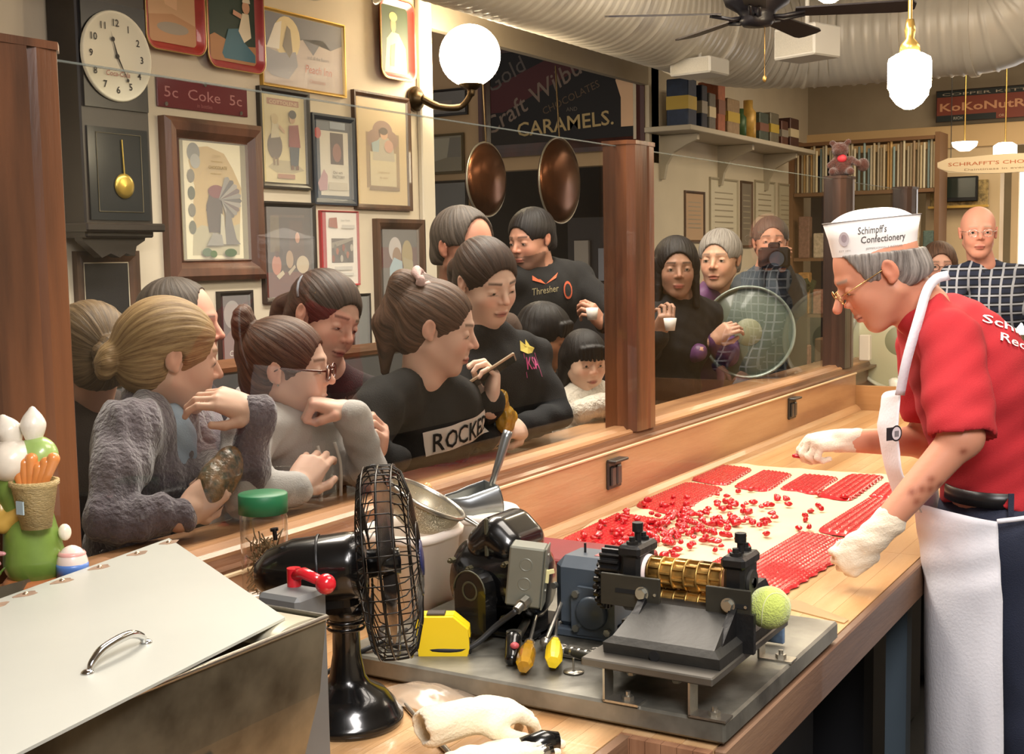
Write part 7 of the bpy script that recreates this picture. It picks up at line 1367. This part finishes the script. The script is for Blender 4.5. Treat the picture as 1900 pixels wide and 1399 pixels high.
ch = Vector(j['chest']); zd = Vector((-.75, -.62, .1)).normalized(); xd = Vector((0, 0, 1)).cross(zd).normalized(); yd = zd.cross(xd); Md = Matrix((xd, yd, zd)).transposed().to_4x4(); Md.translation = ch-xd*.07+zd*.14-yd*.02
decal(kid(m9), [('p', [(0, .9), (1, 1), (.9, .82), (.75, .8), (.7, 0), (.3, 0), (.3, .78), (0, .75)], 'c05a38'), ('t', 'Thresher', .5, .35, .30, '8c8060', .2, 8, 0, 1.0), ('e', 1.35, .45, .18, .28, 'b8553a'), ('e', 1.35, .45, .13, .2, '17171a')], .11, .13, Md)
def cup(p, lab):
    mb = MB(); mb.lathe([(0, 0), (.017, 0), (.024, .045), (.0225, .045), (.016, .003), (0, .003)], (p[0], p[1], p[2]), 20); obj('paper_cup', mb, mat('cup_white', srgb('ded8d2'), .5), loc=p, label=lab, cat='cup')
p = Vector(j['hr']); cup((p.x-.03, p.y-.03, p.z-.05), 'small white cup held left of the middle wooden post')
simple('kid11', 'person with black hair lowered between the phone girl and the small child', dict(skin='b07a58', eye=.1, brow='1c1614', hv=1.5), ('fringe', H_BK), cloth('black_top', '16161a'), seed=6, s=.85)
j = J('child', .68, 1., True, .66)
for k in ('shl', 'shr'): j[k][2] -= .0
FUR = cloth('white_fleece', 'ddd4c4', .95, 1., 80, .08, .6)
chd = person('small child with black fringe in a fluffy white jacket, leaning on the ledge', HM('child'), dict(skin='e6bea4', eye=.25, brow='2a201c', lip='b06058', chub=1.12, nose=.94, hv=1.3), ('fringe', H_BK), j, FUR, (j['pelvis'][0], j['pelvis'][1], 0), hands=[], lower=TRS, seed=8, infl=.020, wr=.004, skin_h=.0034)
simple('w13', 'reflected person with long dark hair, built as a figure behind the middle post, holding a cup', dict(skin='9a7460', eye=.4, brow='1c1614', hv=1.4), ('long', H_BK), cloth('black_coat', '0f0f12'), hands=[('hold', 1, HD(J('w13'), 'wrr', 'hr', (-.4, -.6, .4)))], seed=9)  # figure modelled in place of a reflection in the glass
p = Vector(J('w13')['hr']); cup((p.x-.03, p.y-.02, p.z-.06), 'small white cup of the reflected figure, just right of the middle wooden post')
o, j, H = simple('w14', 'reflected person with short grey hair in a purple jacket, built as a figure behind the second pane', dict(skin='c49880', eye=.5, brow='7a6a60', smile=1, mouth=.5, old=1, hv=1.3), ('short', H_GR), cloth('purple_jacket', '5c3560', .45, .1, 60), hands=[('hold', 1, HD(J('w14'), 'wrr', 'hr', (-.5, -.5, .5)))], seed=10, w=1.1)  # solid figure standing where the pane shows a mirrored person
o, j, H = simple('p15', 'reflected person in a blue-grey jacket, built as a figure raising a black camera to the face', dict(skin='c08c74', eye=.3, brow='4a3c34', hv=1.0), ('short', H_GB), cloth('blue_grey_jacket', '4c545c'), hands=[('hold', 1, HD(J('p15'), 'wrr', 'hr', (-.7, -.3, .3))), ('hold', -1, HD(J('p15'), 'wrl', 'hl', (-.3, .5, .3)))], seed=12, w=1.1)  # reflection of a photographer, built as a solid body beyond the glass
mb = MB(); c = PE['p15']['cam']; Mc = T(*c) @ RZ(R(25)); mb.box((0, 0, 0), (.06, .14, .095), bev=.012, M=Mc); mb.box((0, 0, .055), (.05, .05, .03), bev=.008, M=Mc); co = obj('camera_body', mb, BLK, loc=tuple(c), label='black camera held up by the reflected figure in the blue-grey jacket', cat='camera')
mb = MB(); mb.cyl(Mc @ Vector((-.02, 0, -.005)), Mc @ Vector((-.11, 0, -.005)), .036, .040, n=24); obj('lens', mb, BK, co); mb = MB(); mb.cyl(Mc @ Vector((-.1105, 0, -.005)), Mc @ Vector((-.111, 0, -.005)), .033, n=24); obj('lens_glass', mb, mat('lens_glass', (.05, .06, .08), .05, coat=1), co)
simple('man1', 'person with a balding pink forehead behind the blonde girl', dict(skin='d09a86', eye=.3, brow='5a4a40', old=1, hairline=.055, hv=.6), ('short', H_GB), cloth('dark_jacket', '2e2f36'), seed=14, w=1.1)
simple('bun2', 'person turned away at the left, dark blonde hair in a twisted bun', dict(skin='d0a088', eye=.3, hv=1.3, bunr=.046, bun=(0, -.135, -.015)), ('lowbun', hairmat('hair_mousy', srgb('7a6346'), srgb('453524'))), cloth('brown_shirt', '3a2f2c'), seed=15)
# plaid shirt man and the woman behind the confectioner
def plaid():
    m = mat('plaid_flannel', srgb('1c2233'), .9); N, L = nt(m); b = N['Principled BSDF']; tc = N.new('ShaderNodeTexCoord'); col = None; prev = None
    def stripes(vec, sc, lo):
        w = N.new('ShaderNodeTexWave'); w.wave_type = 'BANDS'; w.bands_direction = 'X'; w.inputs['Scale'].default_value = sc; mp = N.new('ShaderNodeMapping'); mp.inputs['Rotation'].default_value = vec; L.new(tc.outputs['Object'], mp.inputs[0]); L.new(mp.outputs[0], w.inputs['Vector']); g = N.new('ShaderNodeMath'); g.operation = 'GREATER_THAN'; g.inputs[1].default_value = lo; L.new(w.outputs['Fac'], g.inputs[0]); return g
    a = stripes((0, 0, 0), 7.5, .90); v2 = stripes((0, 0, R(90)), 7.5, .90); c = stripes((0, R(90), 0), 7.5, .92); d = stripes((0, R(90), 0), 7.5, .45)
    s1 = N.new('ShaderNodeMath'); s1.operation = 'MAXIMUM'; L.new(v2.outputs[0], s1.inputs[0]); L.new(c.outputs[0], s1.inputs[1])
    m1 = N.new('ShaderNodeMixRGB'); m1.inputs[1].default_value = (*srgb('232b42'), 1); m1.inputs[2].default_value = (*srgb('11141f'), 1); L.new(d.outputs[0], m1.inputs[0])
    m2 = N.new('ShaderNodeMixRGB'); m2.inputs[2].default_value = (*srgb('a8adb8'), 1); L.new(m1.outputs[0], m2.inputs[1]); L.new(s1.outputs[0], m2.inputs[0]); L.new(m2.outputs[0], b.inputs['Base Color']); return m
d = dict(PE['plaid']); d.update(s=1.05, w=1.15)
o = person('bald person in a blue and white plaid shirt and glasses, smiling', HM('plaid'), dict(skin='cf9480', eye=.6, brow='a89888', old=1, smile=1), ('bald', H_GR), d, plaid(), (d['pelvis'][0], d['pelvis'][1], 0), hands=[('relax', 1, frame(d['wrr'], (-.3, .2, -1), (-.6, -.6, 0))), ('relax', -1, frame(d['wrl'], (-.3, 0, -1), (-.4, .8, 0)))], lower=TRS, seed=16, skin_h=.004, wr=.005)
glasses(HM('plaid'), o, CHR, .0012)
c_ = np.array(d['neck']); nobj('black_undershirt', [nets([EL(c_+(-.05, .01, -.05), (.045, .05, .04), .01)], .006)], cloth('black_tee', '0e0e11'), o, (d['pelvis'][0], d['pelvis'][1], 0))
d = dict(PE['w18']); d.update(s=.95)
o = person('person with wavy brown hair and glasses, half hidden behind the cap wearer', HM('w18'), dict(skin='cfa08c', eye=.5, brow='6a5040', hv=1.6), ('long', H_BRN), d, cloth('dark_cardigan', '2c2a2c'), (d['pelvis'][0], d['pelvis'][1], 0), lower=TRS, seed=17, skin_h=.004, far=True); glasses(HM('w18'), o, BLK, .0014)
# ---------------------------------------------------------------- the confectioner
d = dict(PE['chef']); d.update(s=1.06, w=1.12); d['wrl'] = [2.62, .672, 1.02]; d['hl'] = [2.585, .728, .955]; Hc = HM('chef'); base = (3.07, .44, 0)
RT = cloth('red_tshirt', 'ab1f28', .9, .15, 400, .06)
LH = frame(d['wrl'], Vector(d['hl'])-Vector(d['wrl']), (-.3, -.75, .5)); RH = HD(d, 'wrr', 'hr', (-.1, -.35, .93))
GLO = mat('knit_glove', srgb('e0d2bc'), .9, 0, .05, 30, .3, 260, sheen=.3)
# age spots on the forearm come with the skin colour
spots = [np.array(d['ell'])*(1-t)+np.array(d['wrl'])*t+np.array(o_) for t, o_ in ((.12, (-.03, -.03, .0)), (.45, (-.028, -.024, .01)), (.50, (-.02, -.03, .0)), (.56, (-.024, -.024, .012)), (.66, (-.016, -.028, .008)), (.42, (-.012, -.034, -.01)), (.60, (-.03, -.012, .015)))]
_hc = head_color
def head_color(g, Mi, base_):
    f = _hc(g, Mi, base_)
    if not g.get('spots'): return f
    def h(V):
        c = f(V)
        for s_ in spots: w = np.exp(-(((V-s_)**2).sum(1))/(.0085**2))[:, None]*.9; c = c*(1-np.clip(w, 0, 1))+np.array(srgb('8a4a38'))*np.clip(w, 0, 1)
        return c
    return h
hc = Vector(PE['chef']['cap']); capd = Vector((math.cos(R(117)), math.sin(R(117)), 0)); capr = capd.cross(Vector((0, 0, 1))); pitch = Matrix.Rotation(R(5), 4, capr)
Mcap = Matrix((capr, capd, Vector((0, 0, 1)))).transposed().to_4x4(); Mcap = T(hc.x+capr.x*.0, hc.y, hc.z-.010) @ (Matrix.Rotation(R(-5), 4, capr) @ Mcap) @ SC(.97, .90, 1.04)
_cr = np.array(Mcap.to_3x3().normalized()); _cc = np.array(Mcap @ Vector((0, 0, .085/1.04+.002)))
HCUT = [SUB(EL(_cc, (.5, .5, .085), .003, _cr))]
chef = person('person in a white paper cap, red T-shirt and white apron, leaning over the counter', Hc, dict(skin='cc8f74', eye=.2, brow='9c8c80', old=1, lip='a85c50', nose=1.12, hv=1.0, neck=1.05, spots=1, lipk=.5, hcut=HCUT), ('crop', H_GR), d, RT, base, sleeves='short', lower=cloth('dark_jeans', '262c40', .85, .3, 400, .15), seed=21, infl=.014, wr=.0035, skin_h=.003, cloth_extra=[CP(np.array(d['ell'])*.66+np.array(d['shl'])*.34, np.array(d['ell'])*.94+np.array(d['shl'])*.06, .050, .054, .015), SUB(EL(np.array(d['ell'])*1.16-np.array(d['shl'])*.16, (.085, .085, .058), .002))], cloth_h=.0052, cuts=[CP((2.7, .45, .88), (3.4, .6, .88), .175, .175, .004)])
def glove(Mg, pose, side, cuff):
    prims = xf(hand_prims(pose, side, 1.18), Mg)+xf([CP((0, -.045, 0), (0, .02, 0), .034, .031, .01), EL((0, .05, 0), (.040, .045, .020), .01)], Mg); return nobj('glove', [nets(prims, .003, wrinkle(.0009, 5, 4))], GLO, chef, base)
glove(LH, 'fist', -1, 0); glove(RH, 'pinch', 1, 0)
def off(M, *p): return M @ Vector(p)
V = nets(xf([CP((.012, .085, -.050), (.030, .118, -.055), .007, .006, .004), CP((.0, .080, -.045), (-.02, .075, -.042), .006, .005, .004)], RH), .0025); nobj('candy_strip', [V], CANDY, None, tuple(off(RH, .01, .09, -.05)), label='twisted red candy pinched in the raised glove', cat='candy')
# paper cap
def ringc(rx, ry, z, tip=0., dz=0.):
    return [((rx*math.copysign(abs(math.cos(t))**.9, math.cos(t))), (ry+tip*abs(math.sin(t))**9)*math.copysign(abs(math.sin(t))**.95, math.sin(t)), z+dz*math.sin(t)) for t in [2*math.pi*i/48 for i in range(48)]]
n = 48; rings = [ringc(.082, .103, 0), ringc(.0835, .106, .038, .004), ringc(.083, .108, .076, .014), ringc(.078, .103, .0765, .014), ringc(.074, .098, .060, .006)]
top = [(.072*math.cos(t), .098*math.sin(t), .074+.022*(1-abs(math.cos(t)))*(1-.35*abs(math.sin(t)))) for t in [2*math.pi*i/48 for i in range(48)]]
mb = MB(); vs = sum(rings, []); mb.add(vs, [(k*n+i, k*n+(i+1) % n, (k+1)*n+(i+1) % n, (k+1)*n+i) for k in range(4) for i in range(n)], smooth=True, M=Mcap)
cap = obj('paper_cap', mb, mat('cap_paper', srgb('ece8e6'), .7), chef)
vs = []; 
for k, f_ in enumerate((1, .66, .33, 0)):
    for i in range(n): t = 2*math.pi*i/n; vs.append((.078*f_*math.cos(t), (.106)*math.sin(t), .073+.026*(1-f_)*(1-abs(math.sin(t))**3)))
mb = MB(); mb.add(vs, [(k*n+i, k*n+(i+1) % n, (k+1)*n+(i+1) % n, (k+1)*n+i) for k in range(3) for i in range(n)], smooth=True, M=Mcap); obj('cap_crown', mb, mat('cap_crown', srgb('f3f0ec'), .7), cap)
mb = MB(); mb.tube([Mcap @ Vector(p) for p in ringc(.0835, .1085, .0755, .014)], .0011, 5, closed=True); obj('cap_edge', mb, mat('cap_edge_grey', srgb('8a8784'), .7), cap)
# lettering wrapped on the side facing the window (person's left side)
def caltext(items, w, h, yc, zc):
    mb = MB(); draw(mb, items, w, h, Matrix(), .0002); vs = []
    for x, y, z in mb.v:
        s_ = (yc-(x-w/2)); t = math.asin(max(-1, min(1, s_/.108))); rx = .083+.0006+z*.5; vs.append(tuple(Mcap @ Vector((-rx*abs(math.cos(t))**.9-.0008, s_, zc+y-h/2))))
    mb.v = vs; return mb
L_ = [('t', "Schimpff's", .42, .60, .30, '4a4644', .15, 0, .008, .36), ('t', 'Confectionery', .56, .33, .28, '4a4644', .1, 0, .01, .58), ('t', 'JEFFERSONVILLE INDIANA', .56, .13, .08, '8a8684', 0, 0, 0, .48), ('e', .08, .50, .055, .22, 'b8aeb4'), ('e', .08, .52, .03, .12, '9a8c94'), ('t', 'EST 1891', .08, .12, .08, '9a9490', 0, 0, 0, .12)]
obj('cap_lettering', caltext(L_, .19, .072, .004, .038), PRT, cap, kind='stuff')
glasses(Hc, chef, mat('gold_wire', srgb('c9a468'), .25, .9), .0011)
AP = mat('apron_white', srgb('dcdce4'), .85, 0, .04, 8, .12, 160)
# apron: skirt, bib, straps, belt and the print on the shirt's back
def sheet(name, rowpts, m, parent, nu=26, nv=24, wob=.006, seed=1):
    """cloth between guide rows; each row is a polyline of points"""
    def ev(pl, u): s_ = u*(len(pl)-1); i = min(int(s_), len(pl)-2); f_ = s_-i; f2 = f_; a_, b_ = Vector(pl[i]), Vector(pl[i+1]); return a_.lerp(b_, f2)
    rows_ = [[Vector(p) for p in spline(r_, 6)] for r_ in rowpts]; vs = []
    for v_ in range(nv+1):
        t = v_/nv*(len(rows_)-1); i = min(int(t), len(rows_)-2); f_ = t-i
        for u_ in range(nu+1):
            u = u_/nu; p = ev(rows_[i], u).lerp(ev(rows_[i+1], u), f_); w_ = wob*(math.sin(11*u+3*v_/nv+seed)+.5*math.sin(27*u+5*v_/nv))*(v_/nv)
            w2 = wob*.35*math.sin(30*v_/nv+9*u); vs.append((p.x-w_*.6-w2, p.y-w_*.3, p.z))
    mb = MB(); mb.add(vs, [(r_*(nu+1)+c, r_*(nu+1)+c+1, (r_+1)*(nu+1)+c+1, (r_+1)*(nu+1)+c) for r_ in range(nv) for c in range(nu)], smooth=True)
    o = obj(name, mb, m, parent); md = o.modifiers.new('s', 'SOLIDIFY'); md.thickness = .0018; return o
sheet('apron_skirt', [[(3.16, .655, 1.035), (2.95, .668, 1.04), (2.855, .61, 1.045), (2.815, .52, 1.04), (2.83, .462, 1.03)], [(3.16, .632, .86), (2.95, .636, .86), (2.85, .60, .86), (2.80, .51, .86), (2.81, .445, .86)], [(3.15, .61, .10), (2.95, .625, .10), (2.85, .585, .10), (2.79, .49, .10), (2.80, .425, .10)]], AP, chef, wob=.010)
sheet('apron_bib', [[(2.990, .752, 1.275), (2.90, .72, 1.295), (2.817, .667, 1.312)], [(3.005, .762, 1.21), (2.89, .735, 1.215), (2.795, .668, 1.22)], [(3.005, .742, 1.13), (2.89, .72, 1.13), (2.785, .655, 1.13)], [(2.97, .705, 1.0), (2.88, .68, 1.02), (2.785, .61, 1.045)]], AP, chef, 16, 16, .004, 3)
for pl in ([(2.955, .600, 1.560), (2.915, .618, 1.553), (2.868, .628, 1.528), (2.812, .632, 1.471), (2.790, .652, 1.377), (2.800, .668, 1.300)],):
    P_ = spline(pl, 6); vs = []
    for i, p in enumerate(P_):
        t = (P_[min(i+1, len(P_)-1)]-P_[max(i-1, 0)]).normalized(); nrm = Vector((-.75, -.6, .25)); w_ = t.cross(nrm).normalized()*.011; vs += [tuple(p+w_+nrm*.004), tuple(p-w_+nrm*.004)]
    mb = MB(); mb.add(vs, [(2*i, 2*i+1, 2*i+3, 2*i+2) for i in range(len(P_)-1)], smooth=True); o = obj('neck_strap', mb, AP, chef); md = o.modifiers.new('s', 'SOLIDIFY'); md.thickness = .002
mb = MB(); mb.tube(spline([(2.83, .462, 1.03), (2.86, .40, 1.04), (2.95, .35, 1.05)], 6), .0055, 8); obj('apron_string', mb, AP, chef)
mb = MB(); vs = []; 
for i in range(48):
    a = 2*math.pi*i/48; x_, y_ = hip.x if False else d['pelvis'][0]+.178*math.cos(a), d['pelvis'][1]+.128*math.sin(a); vs += [(x_, y_, 1.048), (x_, y_, 1.082)]
mb.add(vs, [(2*i, (2*i+2) % 96, (2*i+3) % 96, 2*i+1) for i in range(48)], smooth=True); bo = obj('belt', mb, mat('black_leather', srgb('141314'), .35), chef); md = bo.modifiers.new('s', 'SOLIDIFY'); md.thickness = .004
mb = MB(); mb.box((0, 0, 0), (.003, .012, .05), M=T(2.865, .44, 1.062) @ RZ(R(25))); obj('belt_loop', mb, cloth('dark_jeans', '262c40'), chef)
zd = Vector((-.62, -.72, .30)).normalized(); xd = Vector((.70, -.70, -.25)); yd = zd.cross(xd).normalized(); xd = yd.cross(zd); Md = Matrix((xd, yd, zd)).transposed().to_4x4(); Md.translation = Vector((2.870, .470, 1.455))+zd*.06-yd*.03
decal(kid(chef), [('t', 'Schimpff', .5, .52, .42, 'e6dcd8', .25, -4, .01, 1.0), ('t', 'Red Hots', .58, .05, .38, 'e6dcd8', .2, -4, .01, .9)], .22, .09, Md)
Mb = Matrix(((.85, 0, -.5, 2.822), (.5, 0, .85, .690), (0, 1, 0, 1.20), (0, 0, 0, 1)))
mb = MB(); draw(mb, [('r', 0, .1, .45, .8, '2a2a2e'), ('e', .62, .5, .36, .5, '2a2a2e'), ('e', .62, .5, .28, .40, 'd8d6da'), ('t', 'III', .62, .3, .5, '2a2a2e', 0, 0, .03)], .05, .036, T(2.78, .672, 1.20) @ RZ(R(-28)) @ RX(R(90)) @ T(-.03, 0, .004)); obj('bib_badge', mb, PRT, chef)
